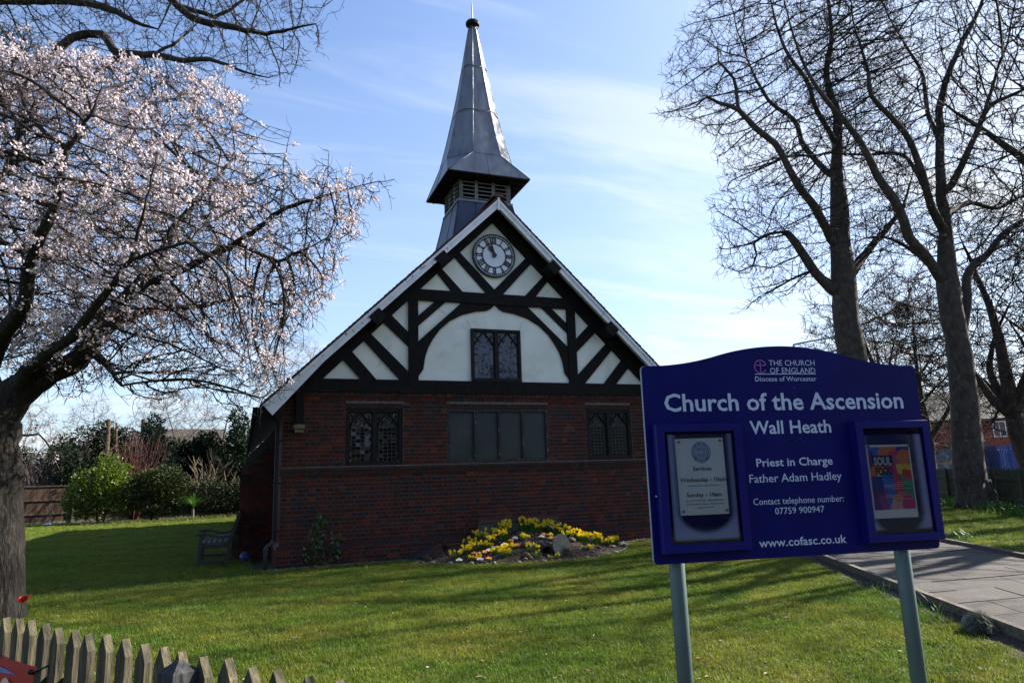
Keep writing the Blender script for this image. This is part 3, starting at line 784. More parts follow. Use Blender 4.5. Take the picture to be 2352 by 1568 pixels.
# ---- windows
def tracery(b, x0, x1, z0, z1, y):
    """pointed cusped head filling the top of one light"""
    w = x1-x0; cx = (x0+x1)/2; h = z1-z0
    for s in (-1, 1):
        main = [(cx+s*w*.50, z0), (cx+s*w*.40, z0+h*.26), (cx+s*w*.27, z0+h*.52), (cx+s*w*.11, z0+h*.80), (cx+s*w*.02, z0+h*1.0)]
        b.tube([(x, y, z) for x, z in main], [.020, .018, .018, .018, .020], 6)
        b.tube([(cx+s*w*.33, y, z0+h*.40), (cx+s*w*.20, y, z0+h*.36), (cx+s*w*.24, y, z0+h*.20)], [.014, .011, .004], 5)
        b.tube([(cx+s*w*.32, y, z0+h*.42), (cx+s*w*.42, y, z0+h*.62), (cx+s*w*.36, y, z0+h*.86)], [.014, .012, .005], 5)
def light_pair(name, xa, xb, za, zb, y, kind, fw=0.062, tracer=True):
    w = MB()
    mx_ = (xa+xb)/2
    w.box(xa, y, za, xa+fw, y+.09, zb); w.box(xb-fw, y, za, xb, y+.09, zb)
    w.box(xa+fw, y, zb-fw, xb-fw, y+.088, zb); w.box(xa+fw, y-.012, za, xb-fw, y+.088, za+fw*1.25)
    win = w.build(name, 'window_timber', ch)
    b = MB(); b.box(mx_-.036, y-.006, za+fw*1.25, mx_+.036, y+.086, zb-fw); b.build('mullion', 'window_timber', win)
    for (x0, x1) in ((xa+fw, mx_-.036), (mx_+.036, xb-fw)):
        z0 = za+fw*1.25; z1 = zb-fw
        b = MB(); b.box(x0, y+.02, z0, x0+.018, y+.07, z1); b.box(x1-.018, y+.02, z0, x1, y+.07, z1); b.box(x0, y+.02, z1-.018, x1, y+.07, z1); b.build('casement', 'window_timber', win)
        zt_ = z0+(z1-z0)*0.70
        if tracer:
            b = MB(); tracery(b, x0+.018, x1-.018, zt_, z1-.01, y+.035); b.build('tracery', 'window_timber', win, smooth=True)
        a0, a1, c0, c1 = x0+.018, x1-.018, z0, z1-.018
        panes(win, a0, a1, c0, c1, zt_, y+.052, kind)
    return win
def clip_poly(poly, x0, x1, z0, z1):
    def cl(P, inside, inter):
        out = []
        for i in range(len(P)):
            a, c = P[i], P[(i+1) % len(P)]
            if inside(a):
                out.append(a)
                if not inside(c): out.append(inter(a, c))
            elif inside(c): out.append(inter(a, c))
        return out
    def ix(v): return lambda a, c: (v, a[1]+(c[1]-a[1])*(v-a[0])/(c[0]-a[0]))
    def iz(v): return lambda a, c: (a[0]+(c[0]-a[0])*(v-a[1])/(c[1]-a[1]), v)
    for ins, it in ((lambda p: p[0] >= x0, ix(x0)), (lambda p: p[0] <= x1, ix(x1)), (lambda p: p[1] >= z0, iz(z0)), (lambda p: p[1] <= z1, iz(z1))):
        if not poly: return []
        poly = cl(poly, ins, it)
    return poly
def panes(win, x0, x1, z0, z1, zt_, y, kind):
    cells = []
    if kind == 'grid' or kind == 'brickgrid':
        n = 6; w = (x1-x0)/n; h = w*1.02
        cols = [x0]+[x0+w*.55+i*(x1-x0-w*1.1)/4 for i in range(5)]+[x1]
        for i in range(6):
            z = z0+(h*.5 if i in (0, 5) else 0)
            if i in (0, 5): cells.append([(cols[i], z0), (cols[i+1], z0), (cols[i+1], z), (cols[i], z)])
            while z < zt_-.004:
                zz = min(z+h, zt_)
                cells.append([(cols[i], z), (cols[i+1], z), (cols[i+1], zz), (cols[i], zz)]); z = zz
        d = w*.72
        diamonds(cells, x0, x1, zt_, z1, d)
    elif kind == 'diamond':
        bw = (x1-x0)*.21
        for a, c in ((x0, x0+bw), (x1-bw, x1)):
            z = z0
            while z < zt_-.004:
                zz = min(z+.058, zt_); cells.append([(a, z), (c, z), (c, zz), (a, zz)]); z = zz
        diamonds(cells, x0+bw, x1-bw, z0, zt_, .062)
        diamonds(cells, x0, x1, zt_, z1, .052)
    cam = MB()
    for p in cells:
        if len(p) < 3: continue
        cx = sum(a for a, _ in p)/len(p); cz = sum(c for _, c in p)/len(p)
        k = .0022
        q = []
        for a, c in p:
            dx, dz = a-cx, c-cz; l = math.hypot(dx, dz)
            if l < .006: continue
            q.append((cx+dx*(1-k*1.2/l), cz+dz*(1-k*1.2/l)))
        if len(q) < 3: continue
        tx, tz = (random.gauss(0, .012), random.gauss(0, .012)) if kind == 'brickgrid' else (random.gauss(0, .035), random.gauss(0, .035))
        if kind == 'grid' and cx < CX-2.5: tx, tz = random.gauss(0, .10), random.gauss(0.0, .08)
        b = MB(); b.face([(a, y+(a-cx)*tx+(c-cz)*tz, c) for a, c in q])
        b.build('pane', 'blue_glass' if kind == 'diamond' else 'leaded_glass' if kind == 'grid' else 'dull_glass', win)
        for i in range(len(p)):
            a, c = p[i], p[(i+1) % len(p)]
            if math.hypot(a[0]-c[0], a[1]-c[1]) > .008: cam.tube([(a[0], y-.002, a[1]), (c[0], y-.002, c[1])], .0028, 3, cap=False)
    cam.build('lead_cames', 'leadwork', win)
def diamonds(cells, x0, x1, z0, z1, d):
    cx = (x0+x1)/2; i = -8
    n = int((z1-z0)/d)+3
    for j in range(-1, 2*n):
        for i in range(-6, 7):
            px = cx+i*d+(d/2 if j % 2 else 0); pz = z0+j*d/2*1.25
            q = clip_poly([(px-d/2, pz), (px, pz-d/2*1.25), (px+d/2, pz), (px, pz+d/2*1.25)], x0, x1, z0, z1)
            if len(q) >= 3 and abs(sum(q[k][0]*q[(k+1) % len(q)][1]-q[(k+1) % len(q)][0]*q[k][1] for k in range(len(q))))/2 > 2e-4: cells.append(q)
light_pair('window', 3.525, 4.605, 1.756, 2.82, 0.03, 'grid')
light_pair('window', 8.555, 9.64, 1.756, 2.82, 0.03, 'brickgrid')
light_pair('window', 6.02, 7.105, 3.385, 4.475, -0.015, 'diamond', fw=.05)
# four-light frosted window with flaking paint
w = MB(); xa, xb, za, zb, y = 5.495, 7.67, 1.760, 2.82, 0.012; fw = .055
w.box(xa, y, za, xa+fw, y+.09, zb); w.box(xb-fw, y, za, xb, y+.09, zb); w.box(xa+fw, y, zb-fw, xb-fw, y+.088, zb); w.box(xa+fw, y-.01, za, xb-fw, y+.088, za+fw*1.1)
win = w.build('window', 'peeling_timber', ch)
for i in range(4):
    x0 = xa+fw+i*(xb-xa-2*fw)/4; x1 = xa+fw+(i+1)*(xb-xa-2*fw)/4
    if i: b = MB(); b.box(x0-.022, y-.004, za+fw*1.1, x0+.022, y+.084, zb-fw); b.build('mullion', 'peeling_timber', win)
    e0 = x0+(.022 if i else 0); e1 = x1-(.022 if i < 3 else 0)
    b = MB(); b.box(e0, y+.045, za+fw*1.1, e1, y+.052, zb-fw); b.build('pane', 'frosted_glass', win)
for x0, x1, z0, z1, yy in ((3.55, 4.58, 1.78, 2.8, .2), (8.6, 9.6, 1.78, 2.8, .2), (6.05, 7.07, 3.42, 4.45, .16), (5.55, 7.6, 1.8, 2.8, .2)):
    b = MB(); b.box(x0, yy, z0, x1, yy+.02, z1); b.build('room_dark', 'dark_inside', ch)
# ---- clock
CZ = 6.07; R = 0.475; cy = -0.03
def ring(b, r0, r1, ya, yb, n=64):
    v = []
    for k in range(n):
        t = 2*math.pi*k/n; c, s = math.cos(t), math.sin(t)
        v += [(CX+r0*c, ya, CZ+r0*s), (CX+r1*c, ya, CZ+r1*s), (CX+r1*c, yb, CZ+r1*s), (CX+r0*c, yb, CZ+r0*s)]
    f = []
    for k in range(n):
        a = 4*k; c_ = 4*((k+1) % n)
        f += [(a, a+1, c_+1, c_), (a+1, a+2, c_+2, c_+1), (a+2, a+3, c_+3, c_+2), (a+3, a, c_, c_+3)]
    b.raw(v, f)
b = MB(); n = 64
b.raw([(CX+(R-.01)*math.cos(2*math.pi*k/n), cy+.012, CZ+(R-.01)*math.sin(2*math.pi*k/n)) for k in range(n)]+[(CX+(R-.01)*math.cos(2*math.pi*k/n), cy+.08, CZ+(R-.01)*math.sin(2*math.pi*k/n)) for k in range(n)],
      [tuple(range(n))]+[(k, (k+1) % n, n+(k+1) % n, n+k) for k in range(n)])
clk = b.build('clock', 'clock_face', ch)
b = MB(); ring(b, R-.026, R, cy-.006, cy+.08); b.build('bezel', 'clock_black', clk)
b = MB(); ring(b, R-.075, R-.058, cy-.002, cy+.011)
for k in range(60):
    t = math.radians(6*k); m = Matrix.Translation((CX, 0, CZ)) @ Matrix.Rotation(t, 4, 'Y')
    b.box(-.005 if k % 5 else -.009, cy-.002, R-.060, .005 if k % 5 else .009, cy+.011, R-.024, m=m)
b.build('minute_track', 'clock_black', clk)
b = MB(); ring(b, .252, .272, cy-.002, cy+.011); b.build('inner_ring', 'clock_black', clk)
NUM = ['XII', 'I', 'II', 'III', 'IIII', 'V', 'VI', 'VII', 'VIII', 'IX', 'X', 'XI']
for k, s_ in enumerate(NUM):
    b = MB(); m = Matrix.Translation((CX, 0, CZ)) @ Matrix.Rotation(math.radians(30*k), 4, 'Y')
    wd = {'I': .030, 'V': .050, 'X': .054}; tot = sum(wd[c] for c in s_); x = -tot/2; h0, h1 = .270, R-.072
    def bar(xa, xb, w):
        v = [(xa-w, cy-.004, h0), (xa+w, cy-.004, h0), (xb+w, cy-.004, h1), (xb-w, cy-.004, h1)]
        v = [m @ Vector(p) for p in v+[(a, cy+.010, c) for a, _, c in v]]
        b.raw(v, [(0, 1, 2, 3), (0, 4, 5, 1), (1, 5, 6, 2), (2, 6, 7, 3), (3, 7, 4, 0)])
    for c in s_:
        w_ = wd[c]; a = x+w_/2
        if c == 'I': bar(a, a, .0085)
        elif c == 'V': bar(a+.002, a-.017, .009); bar(a-.002, a+.017, .005)
        else: bar(a+.017, a-.017, .009); bar(a-.017, a+.017, .005)
        x += w_
    for zz in (h0+.004, h1-.010): b.box(-tot/2, cy-.0035, zz, tot/2, cy+.0095, zz+.006, m=m)
    b.build('numeral', 'clock_gilt', clk)
def hand(name, deg, pts):
    m = Matrix.Translation((CX, 0, CZ)) @ Matrix.Rotation(math.radians(deg), 4, 'Y')
    b = MB(); yy = -.045 if name == 'hour_hand' else -.060
    v = [m @ Vector((x, yy, z)) for x, z in pts]+[m @ Vector((x, yy+.008, z)) for x, z in pts]; n = len(pts)
    b.raw(v, [tuple(range(n)), tuple(range(2*n-1, n-1, -1))]+[(i, n+i, n+(i+1) % n, (i+1) % n) for i in range(n)]); b.build(name, 'clock_black', clk)
hand('hour_hand', -29.5, [(-.02, -.03), (.02, -.03), (.018, .10), (.045, .15), (.045, .19), (.018, .225), (0, .27), (-.018, .225), (-.045, .19), (-.045, .15), (-.018, .10)])
hand('minute_hand', -15, [(-.026, -.02), (.026, -.02), (.020, .12), (.013, .41), (-.004, .43), (-.013, .40), (-.020, .12)])
b = MB(); b.tube([(CX, cy-.045, CZ), (CX, cy+.02, CZ)], .045, 16); b.build('hub', 'clock_black', clk)
# ---- spire
SY = 1.06; SX = CX
sp = MB()
# flared base
def sq(h, z): return [(SX-h, SY-h, z), (SX+h, SY-h, z), (SX+h, SY+h, z), (SX-h, SY+h, z)]
v = sq(.88, 6.1)+sq(.80, 6.6)+sq(.70, 7.05)+sq(.625, 7.42)
for side in range(4):
    b = MB()
    for l in range(3):
        a, c = 4*l+side, 4*l+(side+1) % 4
        b.raw([v[a], v[c], v[c+4], v[a+4]], [(0, 1, 2, 3)])
    b.build('flared_base_panel', 'lead_dark', ch)
b = MB()
for k in range(4): b.tube([v[k], v[4+k], v[8+k], v[12+k]], .018, 6)
b.tube([(SX-.30, SY-.80-.0, 6.6), (SX-.26, SY-.70, 7.05), (SX-.235, SY-.628, 7.42)], .012, 5); b.tube([(SX-.80, SY-.2, 6.6), (SX-.70, SY-.18, 7.05), (SX-.628, SY-.16, 7.42)], .012, 5)
b.build('lead_rolls', 'lead_dark', ch, smooth=True)
# toothed lead apron under the louvres
b = MB()
for side in range(4):
    m = Matrix.Translation((SX, SY, 0)) @ Matrix.Rotation(side*math.pi/2, 4, 'Z')
    for k in range(22):
        x0 = -.63+k*1.26/22
        p = [m @ Vector(q) for q in ((x0, -.640, 7.47), (x0+.0573, -.640, 7.47), (x0+.0286, -.648, 7.405))]
        b.raw(p, [(0, 1, 2)])
b.build('lead_apron', 'lead', ch)
b = MB(); b.box(SX-.50, SY-.50, 7.40, SX+.50, SY+.50, 8.0); b.build('belfry_core', 'dark_inside', ch)
b = MB(); b.box(SX-.64, SY-.64, 7.425, SX+.64, SY+.64, 7.475); b.build('belfry_sill', 'louvre', ch)
for side in range(4):
    m = Matrix.Translation((SX, SY, 0)) @ Matrix.Rotation(side*math.pi/2, 4, 'Z')
    for xx, w in ((-.56, .045), (-.20, .035), (.20, .035), (.56, .045)):
        b = MB(); b.box(xx-w, -.605, 7.476, xx+w, -.53, 7.99, m=m); b.build('belfry_post', 'louvre', ch)
    for bay in ((-.515, -.235), (-.165, .165), (.235, .515)):
        for k in range(5):
            z0 = 7.505+k*.092
            b = MB(); p = [m @ Vector(q) for q in ((bay[0], -.625, z0), (bay[1], -.625, z0), (bay[1], -.53, z0+.05), (bay[0], -.53, z0+.05), (bay[0], -.625, z0+.018), (bay[1], -.625, z0+.018), (bay[1], -.53, z0+.068), (bay[0], -.53, z0+.068))]
            b.raw(p, [(0, 3, 2, 1), (4, 5, 6, 7), (0, 1, 5, 4), (1, 2, 6, 5), (2, 3, 7, 6), (3, 0, 4, 7)]); b.build('louvre_slat', 'louvre', ch)
# skirt roof: square eave to octagon
E8 = .78; ZE = 7.975; ZT = 8.53; SE = .95
t8 = math.tan(math.pi/8)
def octv(ap, z):
    h = ap*t8
    return [(SX-h, SY-ap, z), (SX+h, SY-ap, z), (SX+ap, SY-h, z), (SX+ap, SY+h, z), (SX+h, SY+ap, z), (SX-h, SY+ap, z), (SX-ap, SY+h, z), (SX-ap, SY-h, z)]
ov = octv(E8, ZT); eq = sq(SE, ZE); eqm = sq(SE-.10, ZE+.10)
for side in range(4):
    a, c = eq[side], eq[(side+1) % 4]
    u, w = ov[2*side], ov[2*side+1]
    for fcs in ([a, c, w, u],):
        b = MB(); b.raw(fcs, [(0, 1, 2, 3)])
        # seam roll in the middle
        b.tube([((a[0]+c[0])/2, (a[1]+c[1])/2, a[2]), ((u[0]+w[0])/2, (u[1]+w[1])/2, u[2])], .012, 5)
        b.build('skirt_panel', 'lead', ch)
    b = MB(); b.raw([c, ov[(2*side+2) % 8], w], [(0, 1, 2)]); b.build('skirt_corner_panel', 'lead', ch)
b = MB()
n8 = [(.94*0, 0)]
for side in range(4):
    b.tube([eq[side], ov[(2*side) % 8]], .014, 5); b.tube([eq[(side+1) % 4], ov[(2*side+1) % 8]], .014, 5)
b.build('lead_rolls', 'lead', ch, smooth=True)
b = MB(); b.box(SX-SE, SY-SE, ZE-.03, SX+SE, SY+SE, ZE-.004); b.build('skirt_soffit', 'black_timber', ch)
b = MB()
for side in range(4):
    m = Matrix.Translation((SX, SY, 0)) @ Matrix.Rotation(side*math.pi/2, 4, 'Z')
    for k in range(7): b.box(-.80+k*.266-.018, -.90, ZE-.062, -.80+k*.266+.018, -.62, ZE-.032, m=m)
b.build('rafter_feet', 'black_timber', ch)
st = [(8.53, .78), (9.13, .635), (9.74, .505), (10.36, .385), (11.0, .275), (11.6, .180), (12.12, .098)]
for i in range(len(st)-1):
    A = octv(st[i][1]+(.006 if i % 2 == 0 else 0), st[i][0]); B_ = octv(st[i+1][1], st[i+1][0]+.0)
    for k in range(8):
        b = MB(); q = [A[k], A[(k+1) % 8], B_[(k+1) % 8], B_[k]]
        nn = 4; vv = []
        c0 = Vector((SX, SY, 0))
        for j in range(nn+1):
            for ii in range(nn+1):
                p = (Vector(q[0]).lerp(Vector(q[1]), ii/nn)).lerp(Vector(q[3]).lerp(Vector(q[2]), ii/nn), j/nn)
                if 0 < ii < nn and 0 < j < nn:
                    o_ = Vector((p.x-SX, p.y-SY, 0)).normalized(); p = p+o_*random.uniform(-.006, .009)
                vv.append(p)
        b.raw(vv, [(j*(nn+1)+ii, j*(nn+1)+ii+1, (j+1)*(nn+1)+ii+1, (j+1)*(nn+1)+ii) for j in range(nn) for ii in range(nn)])
        b.build('lead_panel', 'lead', ch, smooth=True)
b = MB()
for k in range(8): b.tube([octv(r_, z_)[k] for z_, r_ in st], [.014]*len(st), 5)
for z_, r_ in st[2::2]:
    O_ = octv(r_+.010, z_)
    for k in range(8):
        a, c = Vector(O_[k]), Vector(O_[(k+1) % 8]); md = (a+c)/2+Vector((0, 0, -.05 if k % 2 == 0 else .06))
        b.tube([a, md, c], .009, 4)
b.build('lead_rolls', 'lead', ch, smooth=True)
b = MB(); prof = [(.095, 12.10), (.10, 12.14), (.085, 12.16), (.085, 12.20), (.165, 12.24), (.175, 12.29), (.155, 12.33), (.05, 12.38), (.02, 12.42)]
n = 12; v = []
for r_, z_ in prof: v += [(SX+r_*math.cos(2*math.pi*k/n), SY+r_*math.sin(2*math.pi*k/n), z_) for k in range(n)]
b.raw(v, [(i*n+k, i*n+(k+1) % n, (i+1)*n+(k+1) % n, (i+1)*n+k) for i in range(len(prof)-1) for k in range(n)]); b.build('finial', 'iron_black', ch)
b = MB(); b.tube([(SX, SY, 12.40), (SX-.01, SY, 12.85), (SX-.015, SY, 12.86), (SX-.03, SY, 13.6)], [.018, .012, .007, .004], 6); b.build('lightning_rod', 'galvanised', ch)
# small porch roof end peeping out behind the right eave
por = thing('porch', 'small tiled porch roof with white fascia behind the right eave of the church', 'porch', (11.6, 1.6, 0))
b = MB(); b.prism_y([(10.9, 3.45), (11.45, 3.98), (12.3, 3.2), (12.3, 3.1), (11.45, 3.9), (10.9, 3.38)], 1.2, 3.2); b.build('roof', 'clay_tile', por)
b = MB(); b.box(11.0, 1.3, 0, 12.2, 3.1, 3.1); b.build('wall', 'mortar', por)
# ------------------------------------------------------------ noticeboard (local frame: x along the board, -y towards the viewer)
_fc = {}
def text_mesh(s, bold=0.0, slant=0.0, res=2):
    cu = bpy.data.curves.new('txt', 'FONT'); cu.body = s; cu.size = 1; cu.offset = bold; cu.shear = slant; cu.resolution_u = res
    o = bpy.data.objects.new('txt', cu); COL.objects.link(o)
    bpy.context.view_layer.update()
    ev = o.evaluated_get(bpy.context.evaluated_depsgraph_get())
    me = bpy.data.meshes.new_from_object(ev)
    v = [tuple(p.co) for p in me.vertices]; f = [tuple(p.vertices) for p in me.polygons]
    bpy.data.objects.remove(o); bpy.data.curves.remove(cu); bpy.data.meshes.remove(me)
    return v, f
def lettering(s, x0, x1, z, cap, y, material, parent, bold=0.0, slant=0.0, name='lettering', curve=None):
    v, f = text_mesh(s, bold, slant)
    if not v: return
    hc = _fc.get(bold)
    if hc is None:
        hv, _ = text_mesh('H', bold); hc = max(p[1] for p in hv)-min(p[1] for p in hv); _fc[bold] = hc
    xa = min(p[0] for p in v); xb = max(p[0] for p in v)
    sx_ = (x1-x0)/(xb-xa); sz = cap/hc
    b = MB()
    if curve:
        cx, cz, r, a0, a1, inward = curve
        for i, p in enumerate(v): pass
        vv = []
        for p in v:
            t = (p[0]-xa)/(xb-xa); ang_ = a0+(a1-a0)*t; rr = r+(p[1]*sz if not inward else -p[1]*sz)
            vv.append((cx+rr*math.sin(ang_), y, cz+rr*math.cos(ang_)))
        b.raw(vv, f)
    else:
        b.raw([(x0+(p[0]-xa)*sx_, y, z+p[1]*sz) for p in v], f)
    return b.build(name, material, parent)
NBR = math.atan2(-0.169, 0.986)
nb = thing('noticeboard', 'dark blue church noticeboard with arched top on two grey-green posts', 'noticeboard', (3.458, -10.996, 0), NBR, local=True)
# panel with arched top and rounded corners
pts = []
def arc(cx, cz, r, a0, a1, n=6):
    for i in range(n+1):
        a = a0+(a1-a0)*i/n; pts.append((cx+r*math.cos(a), cz+r*math.sin(a)))
X0, X1, ZB, ZS = -0.200, 1.088, 1.100, 1.883
arc(X0+.018, ZB+.018, .018, math.pi, 1.5*math.pi); arc(X1-.018, ZB+.018, .018, 1.5*math.pi, 2*math.pi)
arc(X1-.018, ZS-.018, .018, 0, math.pi/2)
xm = (X0+X1)/2
top = []
for i in range(1, 40):
    t = i/40; x = (X1-.03)-(X1-X0-.06)*t; u = (x-xm)/((X1-X0)/2-.03)
    q = abs(u); 
    h = 0.086*(0.5+0.5*math.cos(math.pi*q))**1.0
    if q < 0.5: h = 0.086*(1-0.5*(q/0.5)**2*1.0)
    else: h = 0.086*0.5*((1-q)/0.5)**2
    top.append((x, ZS+h))
pts += top
arc(X0+.018, ZS-.018, .018, math.pi/2, math.pi)
b = MB(); b.prism_y(pts, 0.0, 0.019); b.build('panel', 'board_blue', nb)
pk = [((x-xm)*1.0015+xm, (z-1.5)*1.002+1.5) for x, z in pts]
b = MB(); b.prism_y(pk, 0.003, 0.016); b.build('panel_edge', 'board_edge', nb)
for x in (-0.086, 0.942):
    b = MB(); b.tube([(x, 0.052, -0.3), (x, 0.052, 1.84)], 0.031, 20); b.build('post', 'post_green', nb, smooth=True)
    for z in (1.25, 1.7):
        b = MB(); b.box(x-.045, .0195, z, x+.045, .026, z+.04); b.tube([(x-.03, .03, z+.02), (x, .086, z+.02), (x+.03, .03, z+.02)], .008, 6); b.build('post_clip', 'galvanised', nb)
def case(x0, x1, z0, z1):
    fr = MB(); w = 0.040; dpt = 0.036
    def frame_piece(o, i):
        # o outer pair, i inner pair (x,z), bevelled face
        (ax, az), (bx, bz) = o; (cx, cz), (dx, dz) = i
        sh = .006
        mx_, mz_ = (x0+x1)/2, (z0+z1)/2
        def ins(p, k): return (p[0]+(mx_-p[0])/abs(mx_-p[0])*k, p[1]+(mz_-p[1])/abs(mz_-p[1])*k)
        A, B_ = ins((ax, az), 0), ins((bx, bz), 0); A2, B2 = ins((ax, az), sh), ins((bx, bz), sh)
        v = [(A[0], -.001, A[1]), (B_[0], -.001, B_[1]), (A2[0], -dpt, A2[1]), (B2[0], -dpt, B2[1]), (cx, -dpt, cz), (dx, -dpt, dz), (cx, -.004, cz), (dx, -.004, dz)]
        b = MB(); b.raw(v, [(0, 2, 3, 1), (2, 4, 5, 3), (4, 6, 7, 5)]); return b
    xi0, xi1, zi0, zi1 = x0+w, x1-w, z0+w*.95, z1-w*.85
    O_ = [(x0, z0), (x1, z0), (x1, z1), (x0, z1)]; I_ = [(xi0, zi0), (xi1, zi0), (xi1, zi1), (xi0, zi1)]
    c = MB()
    for k in range(4):
        q = frame_piece((O_[k], O_[(k+1) % 4]), (I_[k], I_[(k+1) % 4])); c.raw(q.v, q.f)
    cs = c.build('notice_case', 'frame_blue', nb)
    g = MB(); g.face([(xi0-.002, -.026, zi0-.002), (xi1+.002, -.026, zi0-.002), (xi1+.002, -.026, zi1+.002), (xi0-.002, -.026, zi1+.002)]); g.build('pane', 'case_glass', cs)
    g = MB(); g.face([(xi0-.002, -.004, zi0-.002), (xi1+.002, -.004, zi0-.002), (xi1+.002, -.004, zi1+.002), (xi0-.002, -.004, zi1+.002)]); g.build('backing', 'board_blue', cs)
    return cs, (xi0, xi1, zi0, zi1)
cl_, L1 = case(-0.176, 0.208, 1.136, 1.645)
cr_, R1 = case(0.722, 1.094, 1.134, 1.643)
b = MB(); b.tube([(-.178, -.018, 1.36), (-.186, -.018, 1.36)], .004, 8); b.build('lock', 'pin_metal', cl_)
def condens(cs, x0, x1, z0, z1, px0, px1, pz0, pz1, top):
    """misted inner pane, clear around the sheet"""
    nx, nz = 40, 60; b = MB(); me_v = []; fs = []; cols = []
    def dens(x, z):
        # rounded rectangle window of the mist
        dx = min(x-x0, x1-x); dz = z-z0
        e = sm(min(dx, dz)/.006)
        if dx < .012 and dz < .012 and (dx-.012)**2+(dz-.012)**2 > .012**2: e *= .2
        cx = (px0+px1)/2; hw = (px1-px0)/2
        lowc = math.hypot((x-cx)/(hw*1.10), max(0, (pz0+.02-z))/.085) if z < pz0+.02 else abs(x-cx)/(hw*1.10)
        clear = sm((lowc-.88)/.30)
        fade = 1-sm((z-(z0+.08))/(top-z0))
        return e*clear*(0.28+0.72*fade)*1.0+0.10*e*(1-clear)*(1 if z > pz0 else .0)
    for j in range(nz):
        for i in range(nx):
            a0, a1 = x0+(x1-x0)*i/nx, x0+(x1-x0)*(i+1)/nx; c0, c1 = z0+(z1-z0)*j/nz, z0+(z1-z0)*(j+1)/nz
            d = dens((a0+a1)/2, (c0+c1)/2)
            if d > .01: b.face([(a0, -.0245, c0), (a1, -.0245, c0), (a1, -.0245, c1), (a0, -.0245, c1)], (d, d, d))
    b.build('condensation', 'condensation', cs)
condens(cl_, -.120, .158, 1.185, 1.60, -.082, .128, 1.283, 1.585, .28)
condens(cr_, .768, 1.046, 1.185, 1.58, .786, .998, 1.234, 1.538, .30)
# board lettering
Y = -0.0012
def bl(s, x0, x1, z, cap, bold=0.0, m='vinyl_white'): lettering(s, x0, x1, z, cap, Y, m, nb, bold)
bl('THE CHURCH', .376, .593, 1.884, .0235); bl('OF ENGLAND', .378, .593, 1.8505, .0245)
b = MB(); b.face([(.306, Y, 1.8465), (.594, Y, 1.8465), (.594, Y, 1.8495), (.306, Y, 1.8495)]); b.build('lettering_rule', 'vinyl_white', nb)
bl('Diocese of Worcester', .305, .594, 1.817, .0205, .004)
bl('Church of the Ascension', -.112, 1.004, 1.696, .073, .018)
bl('Wall Heath', .259, .636, 1.597, .055, .016)
bl('Priest in Charge', .273, .625, 1.463, .033, .014)
bl('Father Adam Hadley', .235, .659, 1.399, .033, .003)
bl('Contact telephone number:', .243, .656, 1.310, .0255, .001)
bl('07759 900947', .336, .561, 1.270, .0255, .001)
bl('www.cofasc.co.uk', .251, .647, 1.144, .033, .012)
# round emblem: ring opened at the lower right with a cross in it
b = MB(); cx, cz = .335, 1.880
def ringarc(b, cx, cz, ra, rb, a0, a1, n, y):
    for k in range(n):
        t0, t1 = a0+(a1-a0)*k/n, a0+(a1-a0)*(k+1)/n
        b.face([(cx+ra*math.cos(t0), y, cz+ra*math.sin(t0)), (cx+rb*math.cos(t0), y, cz+rb*math.sin(t0)), (cx+rb*math.cos(t1), y, cz+rb*math.sin(t1)), (cx+ra*math.cos(t1), y, cz+ra*math.sin(t1))])
ringarc(b, cx, cz, .0255, .0295, rad(15), rad(330), 40, Y)
b.face([(cx-.0018, Y, cz-.026), (cx+.0018, Y, cz-.026), (cx+.0018, Y, cz+.022), (cx-.0018, Y, cz+.022)])
b.face([(cx-.0265, Y-.0002, cz+.004), (cx+.0265, Y-.0002, cz+.004), (cx+.0265, Y-.0002, cz+.0075), (cx-.0265, Y-.0002, cz+.0075)])
b.build('emblem', 'vinyl_purple', nb)
b = MB()
for k in range(18):
    x = .482+random.gauss(0, .005); z = 1.765+random.uniform(-.03, .045); r = random.uniform(.0004, .0014)
    b.face([(x-r, Y-.0006, z), (x, Y-.0006, z-r*2.2), (x+r, Y-.0006, z), (x, Y-.0006, z+r*1.6)])
b.build('dropping_mark', 'ink_grey', nb)
# service sheet, a thing of its own
def local_root(name, label, cat): return thing(name, label, cat, (3.458, -10.996, 0), NBR, local=True)
sh = local_root('service_notice', 'white sheet of service times pinned inside the left case of the blue noticeboard', 'notice')
b = MB(); nx, nz = 8, 12; vv = []
cor = [(-.080, 1.282), (.130, 1.281), (.128, 1.585), (-.083, 1.583)]
for j in range(nz+1):
    for i in range(nx+1):
        u, w = i/nx, j/nz
        x = (cor[0][0]*(1-u)+cor[1][0]*u)*(1-w)+(cor[3][0]*(1-u)+cor[2][0]*u)*w; z = (cor[0][1]*(1-u)+cor[1][1]*u)*(1-w)+(cor[3][1]*(1-u)+cor[2][1]*u)*w
        vv.append((x, -.0075-.0008*math.sin(u*6+w*2), z))
b.raw(vv, [(j*(nx+1)+i, j*(nx+1)+i+1, (j+1)*(nx+1)+i+1, (j+1)*(nx+1)+i) for j in range(nz) for i in range(nx)]); b.build('paper_sheet', 'paper', sh, smooth=True)
Y2 = -.0098
def sl2(s, x0, x1, z, cap, bold=0.0, m='ink_grey', slant=0.0): lettering(s, x0, x1, z, cap, Y2, m, sh, bold, slant)
sl2('Services', -.013, .068, 1.455, .0165, .012, 'ink_black')
sl2('Wednesday - 10am', -.072, .126, 1.411, .0165, .012, 'ink_black')
sl2('Eucharist with songs and hymns', -.041, .094, 1.393, .0065, .01, 'ink_grey', .3)
sl2('Sunday - 10am', -.049, .103, 1.352, .0165, .012, 'ink_black')
sl2('1st and 3rd Sundays \u2013 Morning Prayer', -.053, .110, 1.335, .0065, .01, 'ink_grey', .3)
sl2('2nd and 4th Sundays \u2013 Eucharist with', -.053, .108, 1.321, .0065, .01, 'ink_grey', .3)
